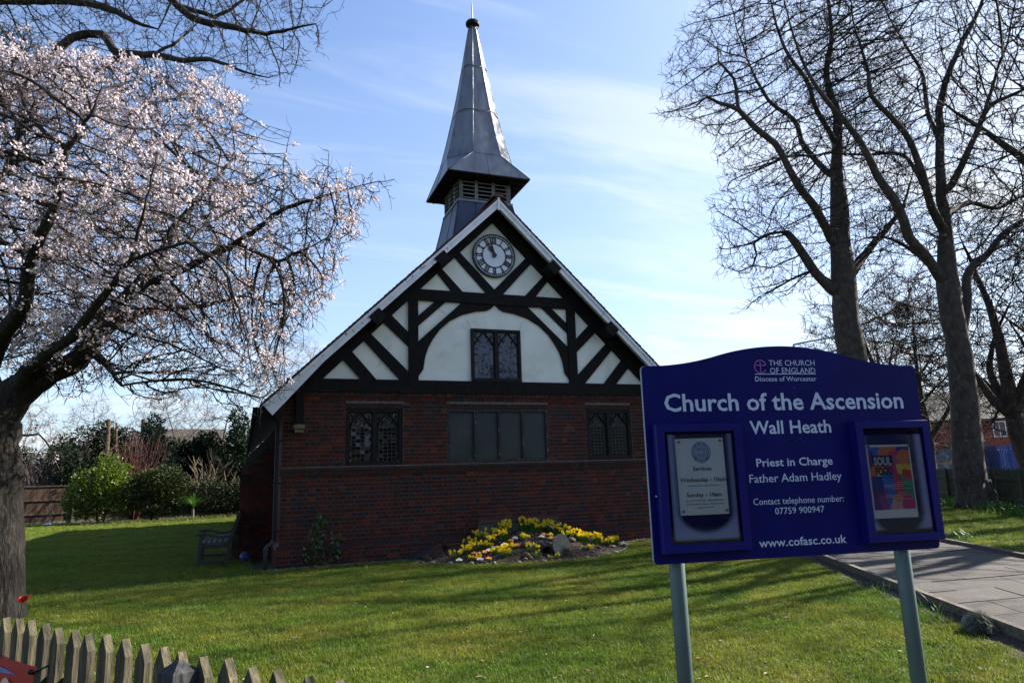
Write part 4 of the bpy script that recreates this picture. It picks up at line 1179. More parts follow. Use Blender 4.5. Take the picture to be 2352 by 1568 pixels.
sl2('songs and hymns', -.008, .064, 1.308, .0065, .01, 'ink_grey', .3)
cx, cz = .028, 1.528
b = MB(); ringarc(b, cx, cz, .029, .042, 0, 2*math.pi, 40, Y2+.0002); b.build('printed_ring', 'ink_blue', sh)
b = MB()
for k in range(4):
    a = math.pi/4+k*math.pi/2; ca, sa = math.cos(a), math.sin(a)
    q = [(.002, 0), (.012, -.006), (.024, -.008), (.026, 0), (.024, .008), (.012, .006)]
    b.face([(cx+x*ca-z*sa, Y2, cz+x*sa+z*ca) for x, z in q])
b.build('printed_rays', 'ink_paleblue', sh)
b = MB()
for k in range(4):
    a = k*math.pi/2+math.pi/2; ca, sa = math.cos(a), math.sin(a)
    for (x0_, z0_, x1_, z1_) in ((.009, 0, .026, -.009), (.009, 0, .026, .009), (.024, -.008, .024, .008), (.017, -.004, .017, .004)):
        d = Vector((x1_-x0_, z1_-z0_)); nrm = Vector((-d.y, d.x)).normalized()*.0008
        q = [(x0_+nrm.x, z0_+nrm.y), (x1_+nrm.x, z1_+nrm.y), (x1_-nrm.x, z1_-nrm.y), (x0_-nrm.x, z0_-nrm.y)]
        b.face([(cx+x*ca-z*sa, Y2-.0002, cz+x*sa+z*ca) for x, z in q])
b.build('printed_frame', 'ink_brown', sh)
lettering('CHURCH OF THE ASCENSION', 0, 1, 0, .0062, Y2-.0003, 'paper', sh, .02, curve=(cx, cz, .0328, -2.15, 2.15, False), name='lettering')
lettering('WALL HEATH', 0, 1, 0, .0062, Y2-.0003, 'paper', sh, .02, curve=(cx, cz, .0385, math.pi+.62, math.pi-.62, True), name='lettering')
def pin(x, z, par):
    b = MB(); b.tube([(x, -.009, z), (x, -.0105, z), (x, -.012, z), (x, -.018, z), (x, -.0195, z)], [.0045, .0045, .0022, .0022, .0036], 10); b.build('drawing_pin', 'pin_metal', par, smooth=True)
for x, z in ((-.067, 1.570), (.113, 1.573), (-.068, 1.298), (.118, 1.296)): pin(x, z, sh)
# colourful poster
def print_blobs():
    cols = {'r': (.50, .02, .03), 'o': (.62, .16, .03), 'm': (.50, .03, .14), 'p': (.12, .02, .16), 'b': (.03, .14, .52), 'n': (.03, .04, .20), 'g': (.02, .22, .13), 'y': (.66, .50, .04), 'k': (.60, .30, .26), 'q': (.26, .04, .24)}
    bl_ = [(.5, .5, .52, .52, 'r'), (.12, .93, .30, .14, 'b'), (.50, .93, .28, .13, 'o'), (.88, .95, .20, .12, 'n'), (.03, .72, .14, .20, 'p'), (.62, .80, .20, .14, 'm'), (.86, .80, .15, .17, 'o'), (.82, .64, .20, .09, 'y'), (.90, .55, .16, .08, 'r'), (.20, .60, .22, .15, 'o'), (.30, .50, .18, .12, 'y'), (.55, .62, .12, .20, 'm'),
           (.10, .38, .22, .17, 'n'), (.40, .44, .14, .20, 'b'), (.44, .30, .16, .16, 'b'), (.78, .38, .10, .14, 'g'), (.90, .30, .20, .14, 'g'), (.66, .30, .12, .16, 'r'), (.08, .14, .24, .16, 'p'), (.30, .10, .16, .18, 'q'), (.46, .06, .14, .10, 'b'), (.62, .06, .24, .12, 'k'), (.84, .10, .16, .12, 'm'), (.60, .18, .10, .06, 'o')]
    b = MB(); x0, x1, z0, z1 = .793, .9925, 1.268, 1.5295
    for i, (u, w, ru, rw, c) in enumerate(bl_):
        q = []
        for k in range(28):
            t = 2*math.pi*k/28; wob = 1+.14*math.sin(3*t+i)+.07*math.sin(5*t+2*i)
            q.append((x0+(x1-x0)*min(1, max(0, u+ru*wob*math.cos(t))), -.00742-.000012*i, z0+(z1-z0)*min(1, max(0, w+rw*wob*math.sin(t)))))
        b.face(q, tuple(min(1, v*1.35) for v in cols[c]))
    b.build('printed_shapes', 'ink_print', po)
po = local_root('food_poster', 'multicoloured soul food poster pinned inside the right case of the blue noticeboard', 'poster')
b = MB(); b.face([(.786, -.0070, 1.234), (.998, -.0070, 1.233), (.999, -.0070, 1.538), (.786, -.0070, 1.539)]); b.build('paper_sheet', 'paper', po)
b = MB(); b.face([(.793, -.0074, 1.268), (.992, -.0074, 1.268), (.993, -.0074, 1.529), (.793, -.0074, 1.530)]); b.build('printed_picture', 'poster_print', po)
print_blobs()
Y3 = -.0079
b = MB(); b.face([(.809, Y3, 1.449), (.907, Y3, 1.449), (.907, Y3, 1.494), (.809, Y3, 1.494)]); b.build('printed_box', 'ink_solid', po)
def pl_(s, x0, x1, z, cap, bold, m): lettering(s, x0, x1, z, cap, Y3-.0003, m, po, bold)
pl_('SOUL', .815, .902, 1.454, .036, .05, 'vinyl_white'); pl_('FOOD', .818, .903, 1.412, .035, .05, 'ink_solid')
pl_('Breakfast / T-Time', .820, .904, 1.397, .0085, .03, 'ink_solid')
pl_('TUESDAYS', .850, .909, 1.359, .0145, .04, 'vinyl_white'); pl_('SUNDAYS', .853, .910, 1.316, .0145, .04, 'vinyl_white')
for i, s_ in enumerate(('Eating food,', 'making friends,', 'exploring the bible', 'and worshipping', '\u2013 all ages, all together')):
    pl_(s_, .912, .912+.0038*len(s_)*.8, 1.486-i*.0085, .0048, .0, 'vinyl_white')
for i, s_ in enumerate(('JAN 14th, 28th', 'FEB & MAR 11th, 25th', 'APR 15th', '5:00pm @Church of the Ascension')): pl_(s_, .914-(.03 if i == 3 else 0), min(.988, .914+.0036*len(s_)), 1.377-i*.0085, .0045, .0, 'paper')
for i, s_ in enumerate(('JAN 5th, 19th', 'FEB & MAR 2nd, 16th', 'APR 6th', '9:45am @The Mary\u2019s Church')): pl_(s_, .914-(.03 if i == 3 else 0), min(.985, .914+.0036*len(s_)), 1.333-i*.0085, .0045, .0, 'paper')
for x, z in ((.793, 1.532), (.993, 1.532)): pin(x, z, po)
# ------------------------------------------------------------ picket fence by the pavement
random.seed(21)
FA = Vector((0.749, -9.321, 0)); FB = Vector((1.966, -11.083, 0))
FD = (FB-FA).normalized(); FN = Vector((-FD.y, FD.x, 0))      # FN points into the garden
if FN.x < 0: FN = -FN
pf = thing('picket_fence', 'weathered grey-green picket fence with pointed tops beside the pavement', 'fence', tuple(FA-FD*2))
FM = Matrix((FD, FN, Vector((0, 0, 1)))).transposed().to_4x4()
def fpt(s, w, z): return FA+FD*s+FN*w+Vector((0, 0, z))
pitch = (FB-FA).length/16
for k in range(-20, 24):
    s = k*pitch+random.uniform(-.006, .006); w = 0.068/2; th = 0.030
    topz = 0.888+random.uniform(-.008, .008); lean = random.uniform(-.012, .012); base = -0.10
    sh_ = topz-0.062
    b = MB()
    prof = [(-w, base), (w, base), (w+lean*.9, sh_), (lean, topz), (-w+lean*.9, sh_)]
    v = [fpt(s+x, -th, z) for x, z in prof]+[fpt(s+x, 0, z) for x, z in prof]; n = 5
    b.raw(v, [tuple(range(n))[::-1], tuple(range(n, 2*n))]+[(i, (i+1) % n, n+(i+1) % n, n+i) for i in range(n)])
    b.build('picket', 'picket_wood', pf)
for z in (0.22, 0.60):
    b = MB(); v = [fpt(a, c, d) for a in (-3.2, 3.6) for c, d in ((.001, z), (.042, z), (.042, z+.07), (.001, z+.085))]
    b.raw(v, [(0, 3, 2, 1), (4, 5, 6, 7), (0, 1, 5, 4), (1, 2, 6, 5), (2, 3, 7, 6), (3, 0, 4, 7)]); b.build('rail', 'picket_wood', pf)
for s in (-2.4, -0.80, 1.555, 3.2):
    b = MB(); a = .048
    v = [fpt(s+x, y, z) for z in (-.1, .845) for x, y in ((-a, -.028-2*a), (a, -.028-2*a), (a, -.028), (-a, -.028))]+[fpt(s, -.028-a, .885)]
    if s < 1: v = [p+FN*(.075+2*a) for p in v]
    b.raw(v, [(0, 1, 5, 4), (1, 2, 6, 5), (2, 3, 7, 6), (3, 0, 4, 7), (4, 5, 8), (5, 6, 8), (6, 7, 8), (7, 4, 8)]); b.build('post', 'post_wood', pf)
# red banner tied to the fence at the left
bn = thing('banner', 'red vinyl banner with printed flower tied to the left end of the picket fence', 'banner', tuple(fpt(-1, -.03, 0)))
def bpt(s, z, o=0): return fpt(s, -.030-o-.012*math.sin(s*9)*math.cos(z*11), z)
b = MB(); n = 20; vv = []
for j in range(11):
    for i in range(n+1):
        s = -2.2+(0.400+2.2)*i/n; zt = .722+.010*math.sin(i*.9)
        zb = .20
        ss = s-(0.10*(1-j/10) if i == n else 0)*1.0
        vv.append(bpt(ss-0.06*(1-j/10)*(i/n)**6, zb+(zt-zb)*j/10))
b.raw(vv, [(j*(n+1)+i, j*(n+1)+i+1, (j+1)*(n+1)+i+1, (j+1)*(n+1)+i) for j in range(10) for i in range(n)]); b.build('banner_sheet', 'red_vinyl', bn, smooth=True)
b = MB(); b.face([bpt(s, z, .004) for s, z in ((-.50, .625), (.04, .650), (.22, .665), (.04, .676), (-.50, .672))]); b.build('printed_stripe', 'banner_blue', bn)
b = MB()
for i in range(7):
    a = -0.9+i*.3; q = [(0, 0), (.018, .03), (.022, .06), (0, .085), (-.022, .06), (-.018, .03)]
    b.face([bpt(.13+x*math.cos(a)+z*math.sin(a), .56+z*math.cos(a)-x*math.sin(a), .004+i*.0004) for x, z in q])
b.build('printed_flower', 'banner_cream', bn)
b = MB(); v = []
b.tube([bpt(.34, .690, .004), bpt(.355, .690, .010), bpt(.37, .690, .004)], .010, 6); b.tube([bpt(.355, .688, .006), fpt(.46, -.040, .715), fpt(.50, -.035, .73), fpt(.51, .0, .735)], .0045, 6); b.build('cable_tie', 'iron_black', bn)
b = MB(); b.tube([fpt(s*.2-1, -.026, .42+.02*math.sin(s*1.7)) for s in range(0, 16)], .0022, 4); tag(b.build('string_line', 'iron_black'), 'thin dark wire strung across the front of the picket fence', 'wire')
# ornamental poppy on a stake by the trunk
pp_ = thing('poppy_ornament', 'red metal poppy on a thin green stake beside the blossom tree trunk', 'ornament', (-0.50, -4.05, 0))
b = MB(); b.tube([(-.44, -4.05, -.05), (-.445, -4.05, .12), (-.43, -4.06, .29)], .006, 5); b.build('stake', 'green_fence', pp_)
b = MB(); c0 = Vector((-.43, -4.06, .29)); n = 14
for j, (r, h) in enumerate(((.008, 0), (.035, .018), (.062, .045))):
    pass
rr_ = [(.006, 0), (.042, .012), (.058, .060)]; vv = []
for r, h in rr_:
    for k in range(n):
        t = 2*math.pi*k/n; vv.append((c0.x+r*math.cos(t)+h*.3, c0.y+r*math.sin(t)*.8, c0.z+h*(1+.18*math.sin(3*t))+.2*r*math.cos(t)))
b.raw(vv, [(j*n+k, j*n+(k+1) % n, (j+1)*n+(k+1) % n, (j+1)*n+k) for j in range(2) for k in range(n)]); b.build('petals', 'poppy_red', pp_, smooth=True)
# ------------------------------------------------------------ bench and ball beside the church
be = thing('garden_bench', 'grey slatted timber garden bench in the shade beside the church side wall', 'bench', (1.35, 2.0, -.03))
bz = -.02; ya, yb = 1.28, 2.68
for y in (ya, yb-.06):
    b = MB(); b.prism_y([(1.02, bz), (1.08, bz), (1.10, bz+.60), (1.04, bz+.60)], y, y+.06); b.build('leg', 'bench_wood', be)
    b = MB(); b.prism_y([(1.50, bz), (1.56, bz), (1.60, bz+.42), (1.76, bz+.96), (1.71, bz+.98), (1.54, bz+.45)], y, y+.06); b.build('leg', 'bench_wood', be)
    b = MB(); n = 10; tp = [(0.97+i*.068, bz+.595+.035*math.sin(i/n*math.pi*2+.4)) for i in range(n+1)]
    b.prism_y([(x, z-.05) for x, z in tp][::1]+tp[::-1], y-.012, y+.072) if False else None
    for i in range(n): b.prism_y([(tp[i][0], tp[i][1]), (tp[i+1][0], tp[i+1][1]), (tp[i+1][0], tp[i+1][1]-.045), (tp[i][0], tp[i][1]-.045)], y-.012, y+.072)
    b.build('armrest', 'bench_wood', be)
    for z0, z1 in ((.08, .13), (.34, .41)):
        b = MB(); b.box(1.09, y+.008, bz+z0, 1.54, y+.052, bz+z1); b.build('stretcher', 'bench_wood', be)
for i in range(5):
    b = MB(); b.box(1.06+i*.098, ya+.062, bz+.42, 1.06+i*.098+.075, yb-.062, bz+.44); b.build('seat_slat', 'bench_wood', be)
for i in range(2):
    b = MB(); z = bz+.55+i*.36; x = 1.60+.10*(i*1.0); b.box(x, ya+.06, z, x+.03, yb-.06, z+.07); b.build('back_rail', 'bench_wood', be)
for k in range(12):
    b = MB(); y = ya+.12+k*.102; b.prism_y([(1.622, bz+.62), (1.640, bz+.62), (1.725, bz+.91), (1.707, bz+.91)], y, y+.045); b.build('back_slat', 'bench_wood', be)
b = MB(); b.ell((1.86, 1.62, .105), (.105, .105, .105), 16, 10); tag(b.build('ball', 'ball_blue', smooth=True), 'blue and white ball lying behind the garden bench', 'ball')
# ------------------------------------------------------------ flower bed mound
random.seed(5)
def bed_h(x, y):
    """mound height above z=0"""
    dx = (x-6.85)/2.15; dy = (y+0.15)/1.72
    r = math.hypot(dx, dy)
    h = 0.46*max(0, 1-r)**0.95+.02*(r < 1)
    if x > 8.3: h *= 1
    # hollow in front of the pipe opening
    if 6.75 < x < 7.25 and y < -.95: h = min(h, .02)
    return h
bb = MB(); nx, ny = 70, 34; vv = []
for j in range(ny+1):
    for i in range(nx+1):
        x = 4.55+i*(9.15-4.55)/nx; y = -1.95+j*(1.90)/ny
        h = bed_h(x, y)+.016*mnoise.noise(Vector((x*9, y*9, 0)))
        r = math.hypot((x-6.85)/2.22, (y+.15)/1.78)
        z = ground_z(x, y)+(h if r < 1 else -.03)
        vv.append((x, y, z))
bb.raw(vv, [(j*(nx+1)+i, j*(nx+1)+i+1, (j+1)*(nx+1)+i+1, (j+1)*(nx+1)+i) for j in range(ny) for i in range(nx)])
bb.build('flower_bed', 'soil', smooth=True, kind='structure')
def bedz(x, y): return ground_z(x, y)+bed_h(x, y)
# bare strip along the foot of the wall with small stones
b = MB(); n = 30; vv = []
for i in range(n+1):
    x = 2.1+i*(10.9-2.1)/n
    vv += [(x, -.30+.05*mnoise.noise(Vector((x*2, 0, 0))), ground_z(x, -.3)+.004), (x, .02, ground_z(x, 0)+.03)]
b.raw(vv, [(2*i, 2*i+2, 2*i+3, 2*i+1) for i in range(n)]); b.build('soil_strip', 'soil', kind='structure')
st_ = MB()
for k in range(520):
    x = random.uniform(2.2, 5.2) if k < 330 else random.uniform(8.6, 10.7); y = random.uniform(-.34, -.06); r = random.uniform(.010, .034)
    c = random.uniform(.5, 1.3)
    st_.ell((x, y, ground_z(x, y)+r*.3+.01), (r, r*random.uniform(.6, 1), r*.6), 6, 4, (c, c, c), jit=.15, rot=random.uniform(0, 3))
mat('gravel_mix', (0.20, 0.17, 0.15), (0.10, 0.085, 0.08), rough=0.9, nscale=8, attr=True)
st_.build('gravel', 'gravel_mix', kind='stuff')
mc = MB()
for k in range(5200):
    a = random.uniform(0, 6.28); r = math.sqrt(random.random())
    x, y = 6.85+2.15*r*math.cos(a), -.15-1.72*r*abs(math.sin(a)); 
    if y > -.12: continue
    l = random.uniform(.010, .028); t = random.uniform(0, 6.28); z = bedz(x, y)+random.uniform(.004, .02)
    dx, dy = math.cos(t)*l, math.sin(t)*l; c = random.choice([.35, .6, 1.0, 1.5, 2.2])
    mc.face([(x-dx, y-dy, z), (x+dy*.35, y-dx*.35, z+.006), (x+dx, y+dy, z+random.uniform(-.008, .012)), (x-dy*.35, y+dx*.35, z)], (c, c*.95, c*.9))
mat('mulch_mix', (0.075, 0.052, 0.040), (0.05, 0.035, 0.028), rough=0.95, nscale=8, attr=True)
mc.build('mulch', 'mulch_mix', kind='stuff')
def stone(name, x, y, r, m, label, cat, group, sq=1.0, z=None, ang_=None, jit=.06):
    b = MB(); zz = (bedz(x, y) if z is None else z)
    b.ell((x, y, zz+r*.30*sq), (r, r*random.uniform(.65, .9), r*random.uniform(.50, .66)*sq), 9, 6, jit=jit, rot=random.uniform(0, 3) if ang_ is None else ang_)
    o = b.build(name, m, smooth=True); return tag(o, label, cat, group)
big = [(6.62, -1.18, .105, 'largest brown cobble beside the pipe opening in the flower bed'), (6.43, -1.62, .085, 'flat brown cobble in front of the flower mound below the pipe'), (6.47, -1.72, .05, 'small cobble tucked under the flat brown cobble'),
       (7.62, -.95, .10, 'dark round cobble right of the stone disc'), (5.98, -1.12, .09, 'brown cobble under the orange primulas at the middle of the mound'), (6.10, -1.22, .08, 'wide grey-brown cobble at the middle of the mound'),
       (6.55, -.42, .075, 'brown cobble near the top of the mound'), (6.75, -.52, .06, 'pale cobble near the top of the mound'), (5.55, -1.35, .075, 'reddish cobble at the lower left of the mound'),
       (6.98, -.98, .085, 'grey boulder above the pipe opening'), (7.15, -.90, .06, 'brown cobble above the pipe opening'), (7.00, -1.12, .055, 'tan cobble resting on the edge of the pipe'), (6.86, -1.02, .075, 'dark cobble left above the pipe')]
for x, y, r, lab in big: stone('cobble', x, y, r, 'pebble', lab, 'cobble', 'cobbles on the flower mound')
def region(x, y): return ('upper ' if y > -.75 else 'lower ')+('left' if x < 6.2 else 'middle' if x < 7.4 else 'right')
for k in range(85):
    a = random.uniform(0, math.pi); r = random.uniform(.25, .97); x, y = 6.85+2.12*r*math.cos(a), -.15-1.70*r*math.sin(a)
    if 6.72 < x < 7.5 and y < -.85: continue
    stone('cobble', x, y, random.uniform(.025, .058), 'pebble', 'small brown cobble lying on the %s part of the flower mound' % region(x, y), 'cobble', 'small cobbles on the %s part of the flower mound' % region(x, y))
for k in range(46):
    a = math.pi*(0.03+0.94*k/45); x, y = 6.85+2.20*math.cos(a), -.15-1.76*math.sin(a)
    rr2 = random.uniform(.028, .055) if k % 3 else random.uniform(.045, .068)
    rg = 'left' if x < 5.9 else 'front' if x < 7.6 else 'right'
    nm_ = 'pale rock' if k % 3 == 0 else 'brown cobble'
    stone('edging_rock', x, y, rr2, 'pale_rock' if k % 3 == 0 else 'pebble', '%s in the row edging the %s side of the flower bed' % (nm_, rg), 'stone', '%ss edging the %s side of the flower bed' % (nm_, rg), z=ground_z(x, y), jit=.14 if k % 3 == 0 else .05)
# stone pipe with its rolled-away disc
tb = thing('stone_pipe', 'dark round pipe opening set in rough mortared stones at the front of the flower mound', 'pipe', (7.0, -1.1, 0))
gz = ground_z(7, -1.2)
b = MB(); n = 20; v = []
for (r, y) in ((.098, -1.22), (.125, -1.22), (.125, -.5), (.098, -.5)): v += [(7.0+r*math.cos(2*math.pi*k/n), y, gz+.095+r*math.sin(2*math.pi*k/n)) for k in range(n)]
b.raw(v, [(l*n+k, l*n+(k+1) % n, ((l+1) % 4)*n+(k+1) % n, ((l+1) % 4)*n+k) for l in range(4) for k in range(n)]); b.build('pipe_ring', 'rough_stone', tb)
b = MB(); b.face([(7.0+.098*math.cos(2*math.pi*k/n), -.75, gz+.095+.098*math.sin(2*math.pi*k/n)) for k in range(n)]); b.build('pipe_inside', 'dark_inside', tb)
b = MB()
for k in range(24):
    a = math.pi*k/23; rr3 = random.uniform(.15, .20)
    b.ell((7.0+rr3*1.05*math.cos(a), -1.12+random.uniform(-.04, .08), gz+.07+rr3*.9*math.sin(a)), (.06, .06, .055), 7, 5, jit=.22, rot=random.uniform(0, 3))
b.build('mortared_stones', 'rough_stone', tb)
b = MB(); n = 40; m = Matrix.Translation((7.255, -1.30, gz+.200)) @ Matrix.Rotation(rad(-9), 4, 'X') @ Matrix.Rotation(rad(6), 4, 'Z') @ Matrix.Rotation(rad(-14), 4, 'Y')
v = [m @ Vector((.187*math.cos(2*math.pi*k/n), y, .205*math.sin(2*math.pi*k/n))) for y in (-.018, .018) for k in range(n)]
b.raw(v, [tuple(range(n)), tuple(range(2*n-1, n-1, -1))]+[(k, n+k, n+(k+1) % n, (k+1) % n) for k in range(n)])
tag(b.build('stone_disc', 'disc_stone'), 'round pale stone disc leaning beside the dark pipe opening', 'stone disc')
# concrete back wall of the mound with brick coping
bw = thing('backing_wall', 'low concrete wall with brick coping behind the daffodils against the church', 'wall', (6.8, -.35, 0))
b = MB(); b.box(5.98, -.36, 0, 7.645, -.30, .595); b.build('slab', 'concrete', bw)
x = 5.97
for wd_ in (.30, .46, .46, .455):
    b = MB(); b.box(x+.004, -.385, .600+random.uniform(0, .006), x+wd_-.004, -.285, .668+random.uniform(0, .01)); b.build('coping_block', 'terracotta', bw); x += wd_
# tipped board and troughs
b = MB(); m = Matrix.Translation((4.93, -.36, .0)) @ Matrix.Rotation(rad(-27), 4, 'Y'); b.box(-.28, -.02, .02, .20, .20, .17, m=m)
tag(b.build('slate_box', 'slate_board'), 'dark tipped box lid leaning left of the flower bed', 'box')
tr_ = thing('planter_trough', 'brown trough planter tipped on its side left of the flower bed', 'planter', (5.15, -.42, 0))
m = Matrix.Translation((5.10, -.44, .03)) @ Matrix.Rotation(rad(-32), 4, 'Y')
b = MB(); b.box(-.17, -.06, .05, .20, .10, .15, m=m); b.build('body', 'terracotta', tr_); b = MB(); b.box(-.19, -.08, .151, .22, .12, .175, m=m); b.build('rim', 'terracotta', tr_)
tr_ = thing('planter_trough', 'brown trough planter lying flat behind the left flowers', 'planter', (5.6, -.25, 0))
b = MB(); b.box(5.36, -.36, .03, 5.86, -.17, .235); b.build('body', 'terracotta', tr_); b = MB(); b.box(5.34, -.375, .236, 5.88, -.155, .265); b.build('rim', 'terracotta', tr_)
# small solar lights
for (x, y, z, lab, tilt) in ((7.33, -.62, .48, 'grey tilted solar light panel beside the top of the stone disc', 35), (5.62, -1.62, .06, 'flat black solar light at the front left of the flower bed', 8), (8.50, -1.02, .07, 'small black solar light at the right end of the flower bed', 12)):
    t_ = thing('solar_light', lab, 'light', (x, y, z))
    m = Matrix.Translation((x, y, z)) @ Matrix.Rotation(rad(tilt), 4, 'Y') @ Matrix.Rotation(rad(-25), 4, 'X')
    b = MB(); b.box(-.07, -.035, 0, .07, .035, .012, m=m); b.build('solar_panel', 'solar', t_)
    b = MB(); b.box(-.074, -.039, -.006, .074, .039, -.0005, m=m); b.tube([(x, y+.0, z-.01), (x, y+.02, z-.14)], .006, 5); b.build('housing', 'galvanised', t_)
# flowers
def blade(b, x, y, z, h, w, lean, az, col=None, seg=3):
    dx, dy = math.cos(az), math.sin(az); px, py = -dy*w, dx*w
    P_ = []
    for i in range(seg+1):
        t = i/seg; o = lean*t*t*h; ww = 1-t**2*.85
        P_.append(((x+dx*o-px*ww, y+dy*o-py*ww, z+h*t*(1-.25*lean*t)), (x+dx*o+px*ww, y+dy*o+py*ww, z+h*t*(1-.25*lean*t))))
    for i in range(seg): b.face([P_[i][0], P_[i][1], P_[i+1][1], P_[i+1][0]], col)
def flower_star(c, r, face, npet=6):
    """open six-petalled flower facing 'face'"""
    b = MB(); f = Vector(face).normalized(); u = f.orthogonal().normalized(); w = f.cross(u); c = Vector(c)
    for k in range(npet):
        t = 2*math.pi*k/npet; d = u*math.cos(t)+w*math.sin(t); e = -u*math.sin(t)+w*math.cos(t)
        b.face([c, c+d*r*.55-e*r*.30, c+d*r+f*r*.1, c+d*r*.55+e*r*.30])
    return b, f, u, w, c
def daffodil(x, y, nf, label, h=.24, spread=.10):
    z = bedz(x, y)-.01
    t_ = thing('daffodil_clump', label, 'daffodils', (x, y, z), group='daffodils planted on the flower mound')
    b = MB()
    for k in range(int(34+nf*4)):
        a = random.uniform(0, 6.28); r = spread*math.sqrt(random.random())*.8
        blade(b, x+r*math.cos(a), y+r*math.sin(a)*.7, z, h*random.uniform(.55, .95), .0045, random.uniform(.05, .55), a+random.uniform(-.6, .6))
    heads = []
    for k in range(int(nf*1.9)+1):
        a = random.uniform(0, 6.28); r = spread*1.2*math.sqrt(random.random()); hx, hy, hz = x+r*math.cos(a)*1.15, y+r*math.sin(a)*.7, z+h*random.uniform(.62, 1.15)
        b.tube([(x+(hx-x)*.5, y+(hy-y)*.5, z), (hx, hy+.01, hz)], .0025, 3, cap=False); heads.append((hx, hy, hz))
    b.build('leaves', 'strap_leaf', t_)
    for c in heads:
        fc = Vector((random.uniform(-.7, .9), -1, random.uniform(-.2, .35)))
        r = random.uniform(.026, .036); q, f, u, w, cc = flower_star(c, r, fc)
        fl_ = q.build('flower', 'daffodil_yellow', t_)
        q = MB(); q.tube([cc, cc+f*r*.75], [r*.26, r*.38], 7, cap=False); q.face([cc+f*r*.45+(u*math.cos(k*1.05)+w*math.sin(k*1.05))*r*.3 for k in range(6)]); q.build('cup', 'daffodil_cup' if random.random() < .25 else 'daffodil_yellow', fl_)
DAF = [(6.46, -.50, 16, .26, 'tallest daffodil clump, left of centre in front of the backing wall'), (6.88, -.45, 8, .26, 'daffodil clump left of the middle under the brick coping'), (7.02, -.48, 9, .25, 'daffodil clump at the middle under the brick coping'),
       (7.15, -.50, 8, .22, 'daffodil clump right of the middle under the brick coping'), (7.38, -.45, 10, .25, 'daffodil clump at the right end of the backing wall'), (5.92, -.55, 5, .22, 'tall sparse daffodil clump at the left of the mound'),
       (6.14, -.60, 6, .20, 'daffodil clump left of the backing wall above the yellow primulas'), (6.33, -.78, 9, .22, 'daffodil clump just left of the upper orange primula'), (7.66, -.62, 6, .24, 'tall daffodil clump behind the right of the stone disc'),
       (7.78, -.78, 14, .20, 'dense daffodil clump right of the stone disc'), (7.93, -.88, 10, .16, 'low dense daffodil clump beside the dark cobble'), (8.12, -.98, 13, .20, 'dense yellow daffodil clump in the right part of the bed'),
       (8.38, -1.0, 10, .14, 'low daffodil clump between the right-hand clumps'), (8.60, -.85, 11, .15, 'rightmost daffodil clump by the white primula'), (5.33, -1.05, 5, .13, 'small daffodil clump at the far left of the bed'),
       (5.90, -.95, 8, .13, 'low daffodils in front of the left of the mound'), (6.25, -1.22, 7, .10, 'low yellow daffodils below the middle cobbles'), (6.10, -1.48, 8, .12, 'yellow daffodils near the front left edging'),
       (6.62, -1.42, 5, .14, 'yellow daffodils left of the large brown cobble'), (6.63, -1.66, 1, .10, 'green daffodil tuft with a single flower near the front edging'), (6.93, -1.68, 2, .10, 'small daffodil tuft in front of the pipe'),
       (7.70, -1.42, 4, .10, 'small daffodil tuft in the mulch right of the disc'), (5.56, -1.38, 3, .12, 'small daffodil tuft by the front left cobbles'), (5.68, -.85, 5, .12, 'daffodils beside the left orange primulas')]
DAF += [(5.72, -.62, 6, .16, 'daffodils at the far left against the back of the bed'), (5.52, -.95, 6, .13, 'low daffodils between the far left clump and the orange primulas'), (6.05, -.80, 7, .15, 'daffodils left of the centre above the cobbles'),
        (6.68, -.88, 5, .12, 'low daffodils in the bare mulch left of the pipe'), (7.52, -.55, 8, .20, 'daffodils just behind the stone disc'), (8.02, -.72, 9, .17, 'daffodils at the back of the right part of the bed'),
        (8.28, -.80, 8, .15, 'daffodils at the back between the right-hand clumps'), (7.62, -.78, 7, .15, 'daffodils touching the right edge of the stone disc'), (6.02, -1.30, 6, .11, 'low daffodils between the white primulas on the lower left slope')]
for x, y, nf, h, lab in DAF: daffodil(x, y, nf, lab, h)
def primula(x, y, colour, label, r=.05):
    z = bedz(x, y)
    t_ = thing('primula', label, 'primula', (x, y, z), group='%s primulas in the flower bed' % colour)
    b = MB()
    for k in range(12):
        a = random.uniform(0, 6.28); blade(b, x, y, z, random.uniform(.03, .05), .014, random.uniform(.8, 1.6), a, seg=2)
    b.build('leaves', 'strap_leaf', t_)
    for k in range(12):
        a = 2.4*k; rr5 = r*math.sqrt(k/9); c = (x+rr5*math.cos(a), y+rr5*math.sin(a)*.8-.01, z+.055+.02*(1-k/9)+random.uniform(-.005, .005))
        q, *_ = flower_star(c, .021, (random.uniform(-.5, .5), -.8, .6), 5); q.build('flower', {'orange': 'primula_orange', 'white': 'primula_white', 'yellow': 'daffodil_yellow'}[colour], t_)
